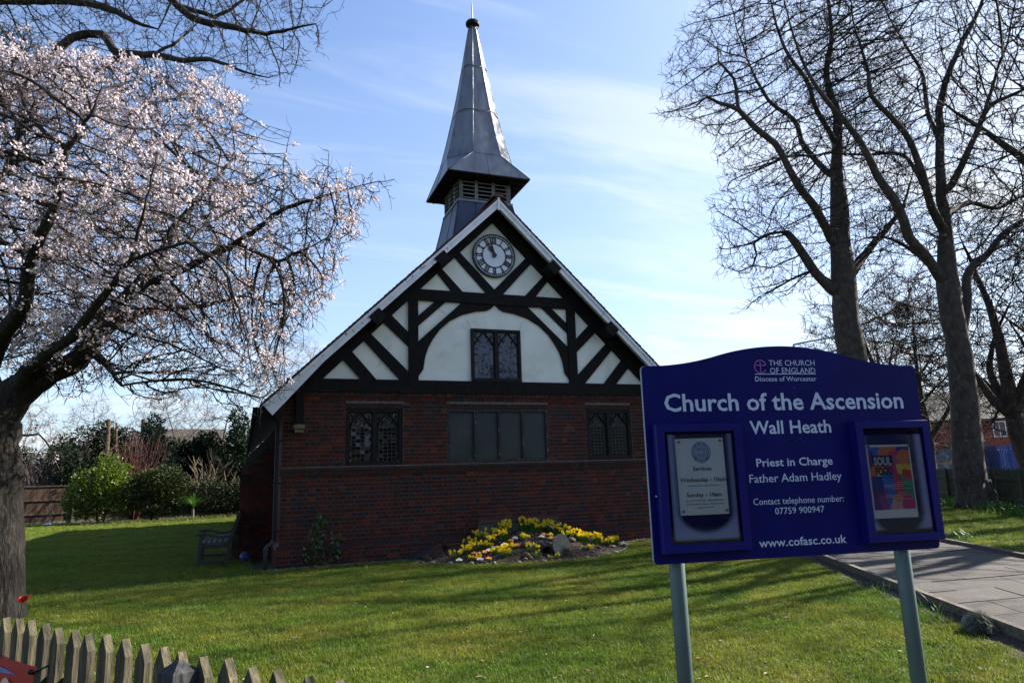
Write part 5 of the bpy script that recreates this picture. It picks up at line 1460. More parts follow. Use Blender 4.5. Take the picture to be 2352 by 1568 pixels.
PR = [(6.40, -.95, 'orange', 'orange primula right of the tall daffodils near the top of the mound'), (6.52, -.86, 'white', 'white primula at the top of the mound beside the orange one'), (7.15, -.75, 'orange', 'orange primula near the top right of the mound'),
      (7.05, -.88, 'white', 'large white primula above the pipe opening'), (7.22, -.95, 'orange', 'orange primula above the pipe, left of the disc'), (7.30, -.72, 'yellow', 'yellow primula left of the grey solar panel'),
      (7.56, -.75, 'white', 'white primula behind the top of the stone disc'), (7.46, -.95, 'white', 'white primula touching the top of the stone disc'), (8.80, -.85, 'white', 'white primula at the right end of the bed'),
      (6.22, -1.10, 'white', 'white primula at the middle of the mound'), (6.42, -1.20, 'orange', 'orange primula in the middle of the mound'), (5.62, -1.20, 'orange', 'orange primula at the left of the mound beside the white one'),
      (5.78, -1.25, 'orange', 'second orange primula at the left of the mound'), (5.88, -1.22, 'white', 'white primula at the left of the mound'), (5.60, -1.42, 'orange', 'orange primula low at the left of the bed'),
      (5.30, -1.32, 'white', 'leftmost white primula of the bed'), (5.62, -1.52, 'white', 'white primula low at the left of the bed'), (5.76, -1.56, 'orange', 'orange primula near the front left edging')]
for p in PR: primula(*p)
# camellia at the foot of the wall
cm = thing('camellia_shrub', 'small glossy green shrub growing at the foot of the brick wall', 'shrub', (3.15, -.28, 0))
b = MB()
for q in ([(3.18, -.25, -.02), (3.15, -.26, .25), (3.05, -.25, .50), (3.08, -.24, .78)], [(3.18, -.25, -.02), (3.25, -.27, .20), (3.33, -.26, .45)], [(3.18, -.25, 0), (3.02, -.28, .22), (2.93, -.28, .55)], [(3.15, -.26, .2), (2.85, -.3, .2)]):
    b.tube(q, [.010, .008, .006, .004][:len(q)], 5)
b.build('stems', 'dry_stem', cm)
b = MB()
for k in range(520):
    cx_, cz_, rx, rz_ = random.choice([(3.02, .60, .17, .22), (3.05, .35, .17, .2), (3.33, .38, .12, .24), (3.36, .2, .13, .16), (2.92, .22, .16, .12), (3.08, .78, .08, .1)])
    c = Vector((random.gauss(cx_, rx*.55), random.uniform(-.42, -.12), max(.03, random.gauss(cz_, rz_*.55))))
    d = Vector((random.uniform(-1, 1), random.uniform(-1, .3), random.uniform(-.6, .7))).normalized(); s_ = d.cross(Vector((random.uniform(-1, 1), random.uniform(-1, 1), random.uniform(-1, 1)))).normalized(); l = random.uniform(.024, .042)
    b.face([c-d*l, c+s_*l*.48, c+d*l, c-s_*l*.48])
b.build('leaves', 'camellia_leaf', cm)
# ------------------------------------------------------------ limb tables (world metres: x, y, z, radius) and crown outlines (metres across, up from the base)
BLOS_L=[
 [(-0.82,-3.07,-0.10,0.360),(-0.87,-3.06,0.59,0.320),(-0.96,-3.02,1.36,0.330),(-1.04,-2.99,1.95,0.310),(-1.06,-2.98,2.38,0.300),(-0.96,-3.02,2.67,0.240),(-0.60,-3.16,2.90,0.170),(-0.28,-3.28,3.09,0.160),(-0.09,-3.14,3.47,0.140),(0.24,-3.05,4.13,0.110),(0.52,-2.95,4.56,0.090),(0.64,-2.78,5.08,0.070),(1.06,-2.73,5.75,0.050),(1.46,-2.66,6.38,0.030)],
 [(-0.96,-3.02,2.67,0.200),(-0.77,-3.41,2.92,0.110),(-0.46,-3.85,3.08,0.100),(-0.16,-4.29,3.16,0.090),(0.20,-4.75,3.48,0.070),(0.53,-5.20,3.87,0.038),(0.64,-5.35,4.42,0.026),(0.76,-5.61,4.98,0.012)],
 [(-1.06,-2.98,2.38,0.250),(-1.48,-2.50,2.99,0.170),(-1.92,-2.01,4.02,0.120),(-2.00,-1.76,5.24,0.090),(-1.70,-1.66,6.26,0.070),(-1.61,-1.48,7.37,0.040),(-1.60,-1.38,8.26,0.020)],
 [(-1.48,-2.50,2.99,0.150),(-0.97,-3.66,3.35,0.120),(-0.64,-4.22,3.56,0.100),(-0.58,-4.45,4.06,0.080),(-0.35,-4.76,4.59,0.060),(-0.17,-5.04,5.16,0.040),(0.11,-5.36,5.56,0.020)],
 [(-0.16,-3.33,3.23,0.090),(0.10,-3.64,3.01,0.060),(0.35,-3.95,2.68,0.030)],
 [(-0.21,-3.31,3.16,0.080),(0.09,-2.57,3.75,0.070),(0.54,-2.31,4.06,0.060),(1.06,-2.19,4.15,0.045),(1.66,-2.10,4.35,0.030),(2.18,-2.09,4.24,0.018)],
 [(0.24,-3.05,4.13,0.090),(0.90,-3.52,4.29,0.060),(1.54,-3.98,4.56,0.050),(2.06,-4.18,5.00,0.035),(2.59,-4.49,5.15,0.025),(3.00,-4.76,5.21,0.015),(3.43,-5.03,5.26,0.007)],
 [(1.54,-3.98,4.56,0.040),(2.09,-3.87,4.40,0.030),(2.55,-3.83,4.70,0.020),(3.01,-3.90,4.98,0.010)],
 [(2.06,-4.18,5.00,0.020),(2.10,-4.09,5.69,0.012),(2.19,-4.02,6.22,0.006)],
 [(2.59,-4.49,5.15,0.015),(2.66,-4.52,5.45,0.010),(2.66,-4.52,5.77,0.005)],
 [(0.53,-5.20,3.87,0.038),(1.12,-5.75,3.94,0.035),(1.52,-6.12,3.49,0.025),(1.71,-6.19,2.95,0.018),(1.80,-6.23,2.51,0.010)],
 [(-0.94,-2.70,2.11,0.030),(-0.77,-2.56,2.19,0.015),(-0.56,-2.53,1.96,0.009),(-0.35,-2.50,1.78,0.007),(-0.17,-2.57,1.65,0.005)],
]
BLOS_P= [(-2.46, 8.16), (-0.93, 8.24), (-0.54, 7.96), (-0.19, 7.47), (0.54, 7.38), (1.32, 7.23), (1.68, 7.21), (2.42, 6.88), (2.84, 6.32), (2.56, 6.02), (2.66, 5.63), (2.95, 5.62), (3.15, 5.87), (3.42, 5.61), (3.74, 5.66), (4.06, 5.52), (4.66, 5.49), (4.2, 5.14), (4.21, 4.74), (3.9, 4.57), (3.94, 4.25), (3.7, 3.9), (3.54, 3.49), (3.2, 3.3), (3.22, 2.76), (2.91, 2.47), (2.48, 2.48), (2.23, 2.76), (1.65, 2.61), (1.31, 2.64), (0.96, 2.94), (0.43, 2.65), (0.28, 3.09), (-0.38, 3.09), (-1.77, 3.13)]
T1_L=[
 [(18.97,2.98,0.05,0.600),(19.28,2.86,4.22,0.480),(19.27,2.86,6.01,0.420),(19.36,2.83,7.41,0.420),(19.39,2.82,8.60,0.340),(19.57,2.85,9.85,0.300),(19.80,2.98,11.19,0.260),(20.20,3.04,13.01,0.200),(20.28,3.33,14.71,0.150),(20.78,3.35,16.50,0.110),(21.01,3.48,18.68,0.080),(21.47,3.41,20.65,0.040)],
 [(19.23,2.88,6.86,0.300),(18.55,2.93,7.22,0.200),(17.85,2.87,8.01,0.180),(17.42,2.93,8.61,0.170),(17.04,2.97,9.02,0.150)],
 [(17.49,2.90,8.65,0.060),(16.72,2.99,8.60,0.060),(16.07,3.02,8.21,0.050),(16.10,3.01,7.82,0.040),(15.82,3.01,7.27,0.025)],
 [(19.18,2.90,8.37,0.200),(18.18,2.43,9.29,0.170),(17.40,2.30,9.93,0.160),(16.91,2.17,10.60,0.140),(16.55,2.20,11.19,0.130),(15.91,2.23,11.58,0.120),(15.35,2.23,12.12,0.100),(14.70,2.27,12.26,0.070),(14.31,2.31,12.41,0.050),(13.89,2.36,12.02,0.030),(12.96,2.61,11.84,0.012)],
 [(15.35,2.23,12.12,0.080),(15.16,2.09,13.03,0.060),(14.74,2.14,13.58,0.045),(14.66,2.07,14.11,0.030),(14.38,2.17,14.93,0.015)],
 [(19.69,3.02,10.86,0.150),(19.47,3.86,12.24,0.130),(19.50,4.27,13.54,0.110),(19.01,4.79,14.47,0.090),(18.70,5.23,16.01,0.060),(18.50,5.52,17.94,0.040),(18.39,5.56,19.57,0.020)],
 [(19.98,3.02,12.09,0.130),(18.78,2.52,12.76,0.110),(18.14,2.23,13.67,0.090),(17.37,2.20,14.60,0.070),(17.05,2.11,15.66,0.050),(16.82,2.09,16.97,0.030)],
 [(19.50,2.77,7.40,0.250),(20.59,3.00,8.28,0.170),(21.71,3.00,9.22,0.130),(22.61,2.97,10.16,0.090),(23.27,2.93,11.46,0.050)],
 [(18.37,2.99,7.54,0.080),(17.41,2.72,7.23,0.050),(16.61,2.71,6.80,0.035),(15.98,2.84,6.49,0.020),(15.31,3.00,6.02,0.008)],
 [(16.68,2.14,10.79,0.070),(17.79,2.36,11.01,0.060),(18.97,2.34,11.28,0.050),(20.13,2.10,11.26,0.030)],
]
T2_L=[
 [(22.02,1.49,0.08,0.600),(21.89,1.54,0.96,0.470),(22.05,1.48,2.89,0.420),(22.11,1.46,4.21,0.380),(22.14,1.45,4.93,0.370),(22.09,1.46,6.07,0.370),(22.12,1.46,6.99,0.360),(22.26,1.40,8.55,0.270),(22.55,1.50,10.07,0.220),(22.91,1.58,11.83,0.180),(23.39,1.61,13.49,0.150),(24.18,1.52,15.11,0.120),(25.21,1.34,16.60,0.100),(26.13,1.20,18.24,0.070),(26.65,1.00,20.10,0.030)],
 [(22.05,1.48,6.99,0.280),(21.46,1.39,7.46,0.200),(20.40,1.15,8.13,0.200),(19.90,1.02,8.87,0.180),(19.48,0.97,9.56,0.170),(18.99,0.94,10.25,0.150),(18.52,0.91,11.01,0.130),(17.68,1.02,12.02,0.100),(17.09,1.03,12.85,0.070),(16.68,1.08,14.14,0.050),(16.53,1.14,15.36,0.030)],
 [(22.22,1.42,8.71,0.200),(21.43,1.07,9.29,0.160),(20.86,0.87,10.24,0.150),(20.52,0.78,11.09,0.130),(19.75,0.76,11.91,0.110),(19.18,0.77,12.45,0.090),(19.03,0.72,13.59,0.060),(18.76,0.71,14.92,0.040),(18.69,0.63,16.17,0.020)],
 [(22.08,1.47,4.56,0.200),(22.78,1.52,5.96,0.200),(23.09,1.51,7.23,0.180),(24.20,1.40,8.17,0.140),(25.10,1.27,8.94,0.120),(26.02,1.02,9.45,0.090),(27.46,0.68,10.08,0.050)],
 [(22.67,1.35,10.03,0.170),(22.64,0.72,10.73,0.130),(22.72,0.26,11.49,0.110),(23.07,-0.09,12.34,0.100),(23.80,-0.69,12.62,0.070),(24.63,-1.23,13.27,0.040)],
 [(22.92,1.58,11.66,0.120),(23.25,2.09,13.73,0.100),(23.56,2.29,15.18,0.080),(23.21,2.64,16.65,0.060),(22.92,2.97,18.17,0.040)],
 [(21.49,1.16,9.57,0.110),(21.93,2.17,11.54,0.080),(21.10,2.92,11.77,0.060),(20.37,3.41,11.99,0.030)],
 [(23.00,0.05,12.15,0.080),(23.99,0.09,13.77,0.060),(24.76,0.01,15.16,0.050),(25.45,-0.15,16.99,0.030)],
 [(21.54,1.46,7.41,0.100),(21.54,2.32,8.47,0.080),(21.20,2.88,8.87,0.060),(20.61,3.32,8.80,0.040)],
 [(22.39,1.35,9.18,0.120),(23.89,1.63,9.87,0.100),(25.16,1.57,9.82,0.080),(26.38,1.42,10.33,0.050),(27.49,1.21,10.20,0.030)],
]
T1_P= [(-5.11, 13.0), (-4.96, 13.95), (-4.52, 15.54), (-3.77, 16.79), (-2.55, 17.67), (-1.41, 19.13), (1.08, 20.49), (3.06, 19.45), (3.57, 17.07), (3.44, 14.36), (3.08, 11.77), (2.58, 9.29), (1.85, 7.31), (1.1, 7.34), (0.71, 8.55), (-0.11, 7.38), (-1.1, 6.71), (-2.42, 6.36), (-3.03, 6.23), (-2.55, 7.3), (-3.52, 7.49), (-3.57, 8.69), (-3.69, 10.0), (-2.92, 10.8), (-3.47, 11.66), (-3.19, 12.24), (-3.64, 12.52), (-4.4, 12.89)]
T2_P= [(-4.24, 14.3), (-3.63, 16.96), (-1.79, 18.75), (0.87, 20.07), (4.1, 19.47), (6.05, 16.61), (5.63, 12.23), (4.63, 8.96), (2.91, 7.83), (1.29, 7.1), (0.95, 8.29), (-0.46, 7.94), (-1.62, 7.74), (-2.76, 7.63), (-2.84, 8.82), (-1.98, 10.82), (-3.42, 11.7)]
OV_L=[
 [(-4.80,4.09,9.21,0.200),(-3.23,3.49,10.09,0.130),(-2.60,3.25,10.96,0.100),(-2.19,3.09,11.34,0.090),(-1.60,2.86,11.45,0.090),(-1.08,2.45,10.80,0.080),(-0.41,1.97,10.68,0.070),(0.26,1.50,10.32,0.055),(0.79,1.08,10.24,0.045),(1.32,0.66,9.86,0.030),(1.94,0.32,9.55,0.012)],
 [(-2.29,3.45,10.37,0.100),(-1.76,3.25,10.67,0.080),(-1.34,3.09,11.02,0.070),(-0.77,3.08,11.19,0.050),(-0.19,3.07,11.61,0.040),(0.40,2.95,12.28,0.030)],
 [(-5.19,4.24,12.58,0.150),(-3.78,3.70,12.36,0.100),(-2.67,3.27,12.35,0.090),(-1.47,2.49,11.87,0.080),(-0.97,2.08,11.42,0.070),(-0.30,1.72,11.09,0.060)],
 [(-1.11,2.89,13.54,0.120),(-0.13,2.51,12.40,0.090),(0.28,2.35,11.91,0.080),(1.09,1.83,11.54,0.070),(1.70,1.38,11.21,0.050),(2.23,0.96,11.08,0.035),(2.86,0.61,11.17,0.015)],
 [(-0.01,2.47,12.26,0.060),(0.76,2.49,12.18,0.050),(1.37,2.47,12.73,0.040),(2.07,2.52,13.36,0.030)],
 [(2.02,1.47,13.52,0.040),(2.88,1.14,12.67,0.020),(3.50,0.90,12.14,0.008)],
]
OV_P= [(-1.97, 1.43), (6.5, 1.47), (7.33, -0.66), (7.26, -1.45), (6.83, -1.82), (6.66, -2.2), (6.03, -2.36), (5.14, -1.89), (4.28, -2.05), (3.75, -2.85), (2.01, -2.66), (-1.38, -3.17)]
# ------------------------------------------------------------ trees: limbs laid out by hand, then grown into the crown volume
RH = np.array([math.cos(YAW), -math.sin(YAW), 0.0]); FH = np.array([math.sin(YAW), math.cos(YAW), 0.0])
def in_poly(px, pz, poly):
    c = np.zeros(len(px), bool); n = len(poly); j = n-1
    for i in range(n):
        xi, zi = poly[i]; xj, zj = poly[j]
        t = ((zi > pz) != (zj > pz)) & (px < (xj-xi)*(pz-zi)/(zj-zi+1e-12)+xi)
        c ^= t; j = i
    return c
def crown_points(rs, poly, base, n, thick, dens=None, zlean=0.0):
    """random points inside an outline given real thickness, thinner towards its rim"""
    P = np.array(poly); x0, z0 = P.min(0); x1, z1 = P.max(0); out = []
    cxm, czm = P[:, 0].mean(), P[:, 1].mean()
    edges = [(P[i], P[(i+1) % len(P)]) for i in range(len(P))]
    got = 0
    while got < n:
        q = rs.random_sample((n, 2))*[x1-x0, z1-z0]+[x0, z0]
        q = q[in_poly(q[:, 0], q[:, 1], poly)]
        if dens is not None: q = q[rs.random_sample(len(q)) < dens(q[:, 0], q[:, 1])]
        d = np.full(len(q), 1e9)
        for a, b in edges:
            ab = b-a; t = np.clip(((q-a)@ab)/(ab@ab+1e-9), 0, 1); d = np.minimum(d, np.linalg.norm(q-(a+t[:, None]*ab), axis=1))
        tk = np.minimum(thick, .25+1.5*d)
        w = rs.uniform(-1, 1, len(q))*tk
        p = np.array(base)[None, :]+q[:, :1]*RH+w[:, None]*FH; p[:, 2] = base[2]+q[:, 1]
        out.append(p); got += len(q)
    return np.vstack(out)[:n]
def smooth_limb(L):
    """rounds a hand-laid limb into a crooked curve, tapering to its tip"""
    if len(L) < 3: return L
    out = []
    n = len(L); L = [tuple(p) for p in L]
    L[-1] = (*L[-1][:3], min(L[-1][3], .016)); L[-2] = (*L[-2][:3], L[-2][3]*.85)
    for i in range(n-1):
        p0, p1, p2, p3 = (np.array(L[max(0, min(n-1, k))]) for k in (i-1, i, i+1, i+2))
        ln = np.linalg.norm(p2[:3]-p1[:3]); m_ = max(1, int(ln/.3)) 
        for k in range(m_):
            t = k/m_; q = .5*((2*p1)+(-p0+p2)*t+(2*p0-5*p1+4*p2-p3)*t*t+(-p0+3*p1-3*p2+p3)*t**3)
            q[3] = p1[3]+(p2[3]-p1[3])*t
            a_ = min(.05, .03+.15*q[3])*(0 if (i == 0 and k == 0) or q[3] > .22 else 1)
            v = mnoise.noise_vector(Vector(q[:3]*1.1))
            out.append((q[0]+v[0]*a_*1.6, q[1]+v[1]*a_*1.6, q[2]+v[2]*a_*1.6, q[3]))
    out.append(L[-1]); return out
def grow(rs, limbs, pts, step, dk, di, iters=140, jit=.35, trop=(0, 0, 0)):
    pos = []; par = []; rad_ = []
    for L in limbs:
        prev = -1
        if pos:
            d = np.linalg.norm(np.array(pos)-np.array(L[0][:3]), axis=1); prev = int(d.argmin()) if d.min() < 1.2 else -1
        L = smooth_limb(L)
        for i, p in enumerate(L):
            if i == 0:
                if prev < 0: pos.append(p[:3]); par.append(-1); rad_.append(p[3]); prev = len(pos)-1
                last = p; 
                if i == 0 and prev >= 0 and len(L) > 1: last = (*pos[prev], p[3])
                continue
            a = np.array(last[:3]); b = np.array(p[:3]); n = max(1, int(np.linalg.norm(b-a)/(step*1.2)))
            for k in range(1, n+1):
                t = k/n; q = a+(b-a)*t
                if k < n: q = q+rs.normal(0, 1, 3)*step*.10
                pos.append(tuple(q)); par.append(prev); rad_.append(last[3]+(p[3]-last[3])*t); prev = len(pos)-1
            last = p
    nl = len(pos)
    pos = [np.array(p) for p in pos]
    A = pts.copy(); NP = np.array(pos)
    best = np.full(len(A), 1e9); bi = np.zeros(len(A), int)
    for s in range(0, len(NP), 200):
        D = np.linalg.norm(A[:, None, :]-NP[None, s:s+200, :], axis=2); m = D.min(1); k = D.argmin(1)+s
        u = m < best; best[u] = m[u]; bi[u] = k[u]
    kidsn = {}
    for it in range(iters):
        keep = best > dk; A, best, bi = A[keep], best[keep], bi[keep]
        if len(A) == 0: break
        act = best < di
        if not act.any(): break
        V = A[act]-NP[bi[act]]; V /= np.linalg.norm(V, axis=1)[:, None]+1e-9
        ids, inv = np.unique(bi[act], return_inverse=True)
        S = np.zeros((len(ids), 3)); np.add.at(S, inv, V)
        S += rs.normal(0, jit, S.shape)+np.array(trop)
        S /= np.linalg.norm(S, axis=1)[:, None]+1e-9
        new = NP[ids]+S*step*rs.uniform(.8, 1.2, (len(ids), 1))
        ok = np.array([kidsn.get(int(i), 0) < 3 for i in ids])
        ids, new = ids[ok], new[ok]
        if len(ids) == 0: break
        for i in ids: kidsn[int(i)] = kidsn.get(int(i), 0)+1
        st = len(NP); NP = np.vstack([NP, new]); par += [int(i) for i in ids]
        for s in range(0, len(new), 250):
            D = np.linalg.norm(A[:, None, :]-new[None, s:s+250, :], axis=2); m = D.min(1); k = D.argmin(1)+s+st
            u = m < best; best[u] = m[u]; bi[u] = k[u]
    return NP, par, rad_, nl
def radii(NP, par, rad0, nl, tip, ex=2.3, cap=None):
    n = len(NP); acc = np.zeros(n); r = np.zeros(n)
    for i in range(n-1, -1, -1):
        v = acc[i]**(1/ex) if acc[i] > 0 else tip
        v = max(v, tip)
        if i < nl: v = max(rad0[i], min(v, rad0[i]*1.0))
        r[i] = v
        if par[i] >= 0: acc[par[i]] += v**ex if i >= nl else 0
    # a branch never starts thicker than its parent
    for i in range(nl, n):
        p = par[i]
        if p >= 0: r[i] = min(r[i], r[p]*.92 if p < nl else r[p])
    return r
def twigs(rs, NP, par, r, n_extra, ln, tipr, up_=0.2, droop=0.0, tipsonly=False, segs=3):
    """short crooked twigs added to thin nodes"""
    ch_ = np.zeros(len(NP), int)
    for p in par:
        if p >= 0: ch_[p] += 1
    thin = np.where(r < tipr*4)[0] if not tipsonly else np.where(ch_ == 0)[0]
    sel = rs.choice(thin, size=n_extra, replace=True)
    newp = []; newpar = []; newr = []; base = len(NP)
    for i in sel:
        p = NP[i]; pa = par[i]
        d = p-NP[pa] if pa >= 0 else np.array([0, 0, 1.])
        d = d/(np.linalg.norm(d)+1e-9); d = d+rs.normal(0, .6, 3); d[2] += up_; d /= np.linalg.norm(d)
        last = i; q = p
        k = rs.randint(1, segs+1)
        for s in range(k):
            d = d+rs.normal(0, .35, 3); d[2] += (up_*.4-droop); d /= np.linalg.norm(d)
            q = q+d*ln*rs.uniform(.6, 1.3); newp.append(q); newpar.append(last); newr.append(tipr*(1-.25*s)); last = base+len(newp)-1
    return np.vstack([NP, np.array(newp)]), par+newpar, np.concatenate([r, newr])
def skin_chains(NP, par, r, lo, hi):
    """tubes for all nodes with lo <= radius < hi; returns an MB"""
    n = len(NP); ch_ = [[] for _ in range(n)]; roots = []
    for i in range(n):
        if par[i] >= 0: ch_[par[i]].append(i)
        else: roots.append(i)
    V = []; F = []
    starts = [(i, None) for i in roots]
    while starts:
        i, p = starts.pop()
        chain = ([p] if p is not None else [])+[i]; cur = i
        while ch_[cur]:
            cs_ = sorted(ch_[cur], key=lambda k: -r[k])
            for o in cs_[1:]: starts.append((o, cur))
            cur = cs_[0]; chain.append(cur)
        # keep the stretch within the radius range
        rr = [r[k] for k in chain]
        if p is not None: rr[0] = min(rr[0], rr[1]*1.15)
        seg = [j for j in range(len(chain)) if lo <= rr[j] < hi]
        if not seg: continue
        a, c = seg[0], seg[-1]
        if lo < 1e-6 and a > 0: a -= 1
        if c-a < 1: continue
        pts = [NP[k] for k in chain[a:c+1]]; rs_ = rr[a:c+1]
        R0_ = max(rs_); ns = 12 if R0_ > .12 else 8 if R0_ > .05 else 5 if R0_ > .02 else 3
        prev = None; base = len(V)
        for k, q in enumerate(pts):
            d = pts[min(k+1, len(pts)-1)]-pts[max(k-1, 0)]; l = math.sqrt(d[0]*d[0]+d[1]*d[1]+d[2]*d[2]) or 1; d = d/l
            if prev is None:
                u = np.array([d[1], -d[0], 0.0]) if abs(d[2]) < .9 else np.array([0, d[2], -d[1]])
            else: u = prev-d*(prev@d)
            u = u/(math.sqrt(u@u) or 1); prev = u; w = np.array([d[1]*u[2]-d[2]*u[1], d[2]*u[0]-d[0]*u[2], d[0]*u[1]-d[1]*u[0]])
            for m_ in range(ns):
                t = 2*math.pi*m_/ns; rad1 = rs_[k]
                if R0_ > .10: rad1 *= 1+.10*mnoise.noise(Vector((q[0]*2.2+math.cos(t)*1.3, q[1]*2.2+math.sin(t)*1.3, q[2]*2.0)))
                e = q+(u*math.cos(t)+w*math.sin(t))*rad1; V.append((e[0], e[1], e[2]))
        for k in range(len(pts)-1):
            for m_ in range(ns):
                x = base+k*ns+m_; y = base+k*ns+(m_+1) % ns; F.append((x, y, y+ns, x+ns))
        e = base+(len(pts)-1)*ns; F.append(tuple(range(e, e+ns)))
    b = MB(); b.v = V; b.f = F; b.c = [None]*len(F); return b
def bare_tree(name, label, cat, limbs, poly, base, seed, natt, thick, step, dk, di, tip, nt_, tl_, barkm, twigm, group=None, cut=.03, jit=.35, pts=None, up_=.2, trop=(0, 0, .1), droop=0., flare=None):
    rs = np.random.RandomState(seed); random.seed(seed)
    if pts is None: pts = crown_points(rs, poly, base, natt, thick)
    NP, par, r0, nl = grow(rs, limbs, pts, step, dk, di, jit=jit, trop=trop)
    r = radii(NP, par, r0, nl, tip)
    NP, par, r = twigs(rs, NP, par, r, nt_, tl_, tip*.8, up_=up_, droop=droop)
    t_ = thing(name, label, cat, tuple(base), group=group)
    b = skin_chains(NP, par, r, cut, 9)
    b.build('trunk', barkm, t_, smooth=True)
    b = skin_chains(NP, par, r, 0, cut)
    b.build('twigs', twigm, t_, smooth=True, kind='stuff')
    return t_, NP, par, r, nl
# ---- blossom tree
rs = np.random.RandomState(4)
bbase = np.array([-.82, -3.07, -.10])
def bd(x, z): return np.clip(1.15-.16*np.maximum(x-2.0, 0), .25, 1)*np.where(z < 5.2, 1.0, .72)
BP = [(x, z) for x, z in BLOS_P]
BLOS_L = [[(x-(.10 if L is BLOS_L[0] and i < 5 else 0), y, z, r_*(.92 if L is BLOS_L[0] and i < 6 else .5 if L is BLOS_L[10] else .66 if L is BLOS_L[1] else .84)) for i, (x, y, z, r_) in enumerate(L)] for L in BLOS_L]
pts = crown_points(rs, BP, bbase, 23000, 2.6, dens=bd)
bt_, NP, par, r, nl = bare_tree('blossom_tree', 'large spreading tree covered in pale pink blossom beside the picket fence', 'tree', BLOS_L, BP, bbase, 4, 0, 0, .085, .084, .9, .0040, 17000, .085, 'blossom_bark', 'twig', cut=.022, jit=.42, pts=pts, up_=.05, trop=(0, 0, -.05), droop=.03)
# blossom: clusters of five-petalled flowers along the thin twigs, more towards the light
thin = np.where(r < .0105)[0]; thin = thin[thin > nl]
q = NP[thin]; rel = (q-bbase)@RH; hz = q[:, 2]
w = .30+.70*np.clip((hz-2.2)/3.6, 0, 1)*np.clip(1.2-.10*rel, .4, 1)
clump = np.array([mnoise.noise(Vector((p[0]*1.1, p[1]*1.1, p[2]*1.1))) for p in q])
w = w*np.clip(.6+2.2*clump, .06, 2.2)
sel = rs.choice(len(thin), size=5600, p=w/w.sum(), replace=True)
V = []; F = []; VB = []; FB_ = []
def rot_basis():
    a = rs.normal(0, 1, 3); a /= np.linalg.norm(a); u = np.cross(a, [0.3, .2, 1]); u /= np.linalg.norm(u)+1e-9; return a, u, np.cross(a, u)
for i in sel:
    c = q[i]+rs.normal(0, .02, 3); n_ = rs.randint(4, 17)
    for k in range(n_):
        cc = c+rs.normal(0, .027, 3); a, u, v_ = rot_basis(); s_ = rs.uniform(.013, .0195)
        base = len(V); V.append(tuple(cc-a*s_*.35))
        for m_ in range(5):
            t = 2*math.pi*m_/5; V.append(tuple(cc+(u*math.cos(t)+v_*math.sin(t))*s_))
        F += [(base, base+1+m_, base+1+(m_+1) % 5) for m_ in range(5)]
    for k in range(rs.randint(0, 4)):
        cc = c+rs.normal(0, .030, 3); a, u, v_ = rot_basis(); s_ = .0075; base = len(VB)
        VB += [tuple(cc+a*s_*1.7), tuple(cc+u*s_), tuple(cc+v_*s_), tuple(cc-(u+v_)*s_*.7)]
        FB_ += [(base, base+1, base+2), (base, base+2, base+3), (base, base+3, base+1)]
b = MB(); b.v = V; b.f = F; b.c = [None]*len(F); b.build('blossom', 'blossom', bt_, kind='stuff')
b = MB(); b.v = VB; b.f = FB_; b.c = [None]*len(FB_); b.build('buds', 'bud', bt_, kind='stuff')
# ---- bare limbs reaching in above the blossom (tree rooted behind the blossom tree, outside the picture)
OB = np.array([-3.78, 3.70, 12.39])
OVB = np.array([-7.4, 5.0, 0.0])
rs = np.random.RandomState(9)
ovp = crown_points(rs, OV_P, OB, 4600, 1.5)
trunkL = [[(-7.4, 5.0, -.2, .42), (-7.3, 5.0, 3, .36), (-7.1, 4.9, 6, .30), (-6.7, 4.8, 8.2, .24), (OV_L[0][0][0], OV_L[0][0][1], OV_L[0][0][2], .2)],
          [(-7.1, 4.9, 6, .28), (-7.2, 4.8, 9, .22), (-7.0, 4.6, 11.2, .18), (OV_L[2][0][0], OV_L[2][0][1], OV_L[2][0][2], .15)],
          [(OV_L[2][0][0], OV_L[2][0][1], OV_L[2][0][2], .15), (OV_L[3][0][0]-2, OV_L[3][0][1], OV_L[3][0][2]+.6, .13), (OV_L[3][0][0], OV_L[3][0][1], OV_L[3][0][2], .12)]]
bare_tree('bare_tree', 'leafless tree whose mossy limbs reach across the sky above the blossom', 'tree', trunkL+OV_L, None, OVB, 9, 0, 0, .14, .14, 1.3, .0055, 6500, .09, 'plane_bark', 'bare_twig', cut=.028, jit=.45, pts=ovp, up_=.1, trop=(0, 0, 0))
# ---- the two big bare trees on the right
T1_L = [[(x, y, z, r_*(.74 if r_ < .3 else .92)) for x, y, z, r_ in L] for L in T1_L]; T2_L = [[(x, y, z, r_*(.74 if r_ < .3 else .92)) for x, y, z, r_ in L] for L in T2_L]
def shadow_ok(): pass
B1 = np.array([18.973, 2.978, .05]); B2 = np.array([22.023, 1.491, .08])
bare_tree('bare_tree', 'tall leafless tree with a sawn-off limb rising behind the noticeboard top', 'tree', T1_L, T1_P, B1, 21, 9500, 3.0, .23, .22, 2.4, .0075, 12000, .15, 'plane_bark', 'bare_twig', cut=.045, jit=.34, trop=(0, 0, .22))
T2 = bare_tree('bare_tree', 'tall leafless tree with thick mottled trunk standing on grass at the right', 'tree', T2_L, T2_P, B2, 22, 10500, 3.2, .23, .22, 2.4, .0075, 13000, .15, 'plane_bark', 'bare_twig', cut=.045, jit=.34, trop=(0, 0, .22))
# root flares of the right tree
b = MB()
for k in range(8):
    a = 2*math.pi*k/8+.2
    b.tube([(22.02+.25*math.cos(a), 1.49+.25*math.sin(a), .9), (22.02+.46*math.cos(a), 1.49+.46*math.sin(a), .26), (22.02+.75*math.cos(a), 1.49+.75*math.sin(a), .02)], [.17, .14, .06], 8)
b.build('root_flare', 'plane_bark', T2[0], smooth=True)
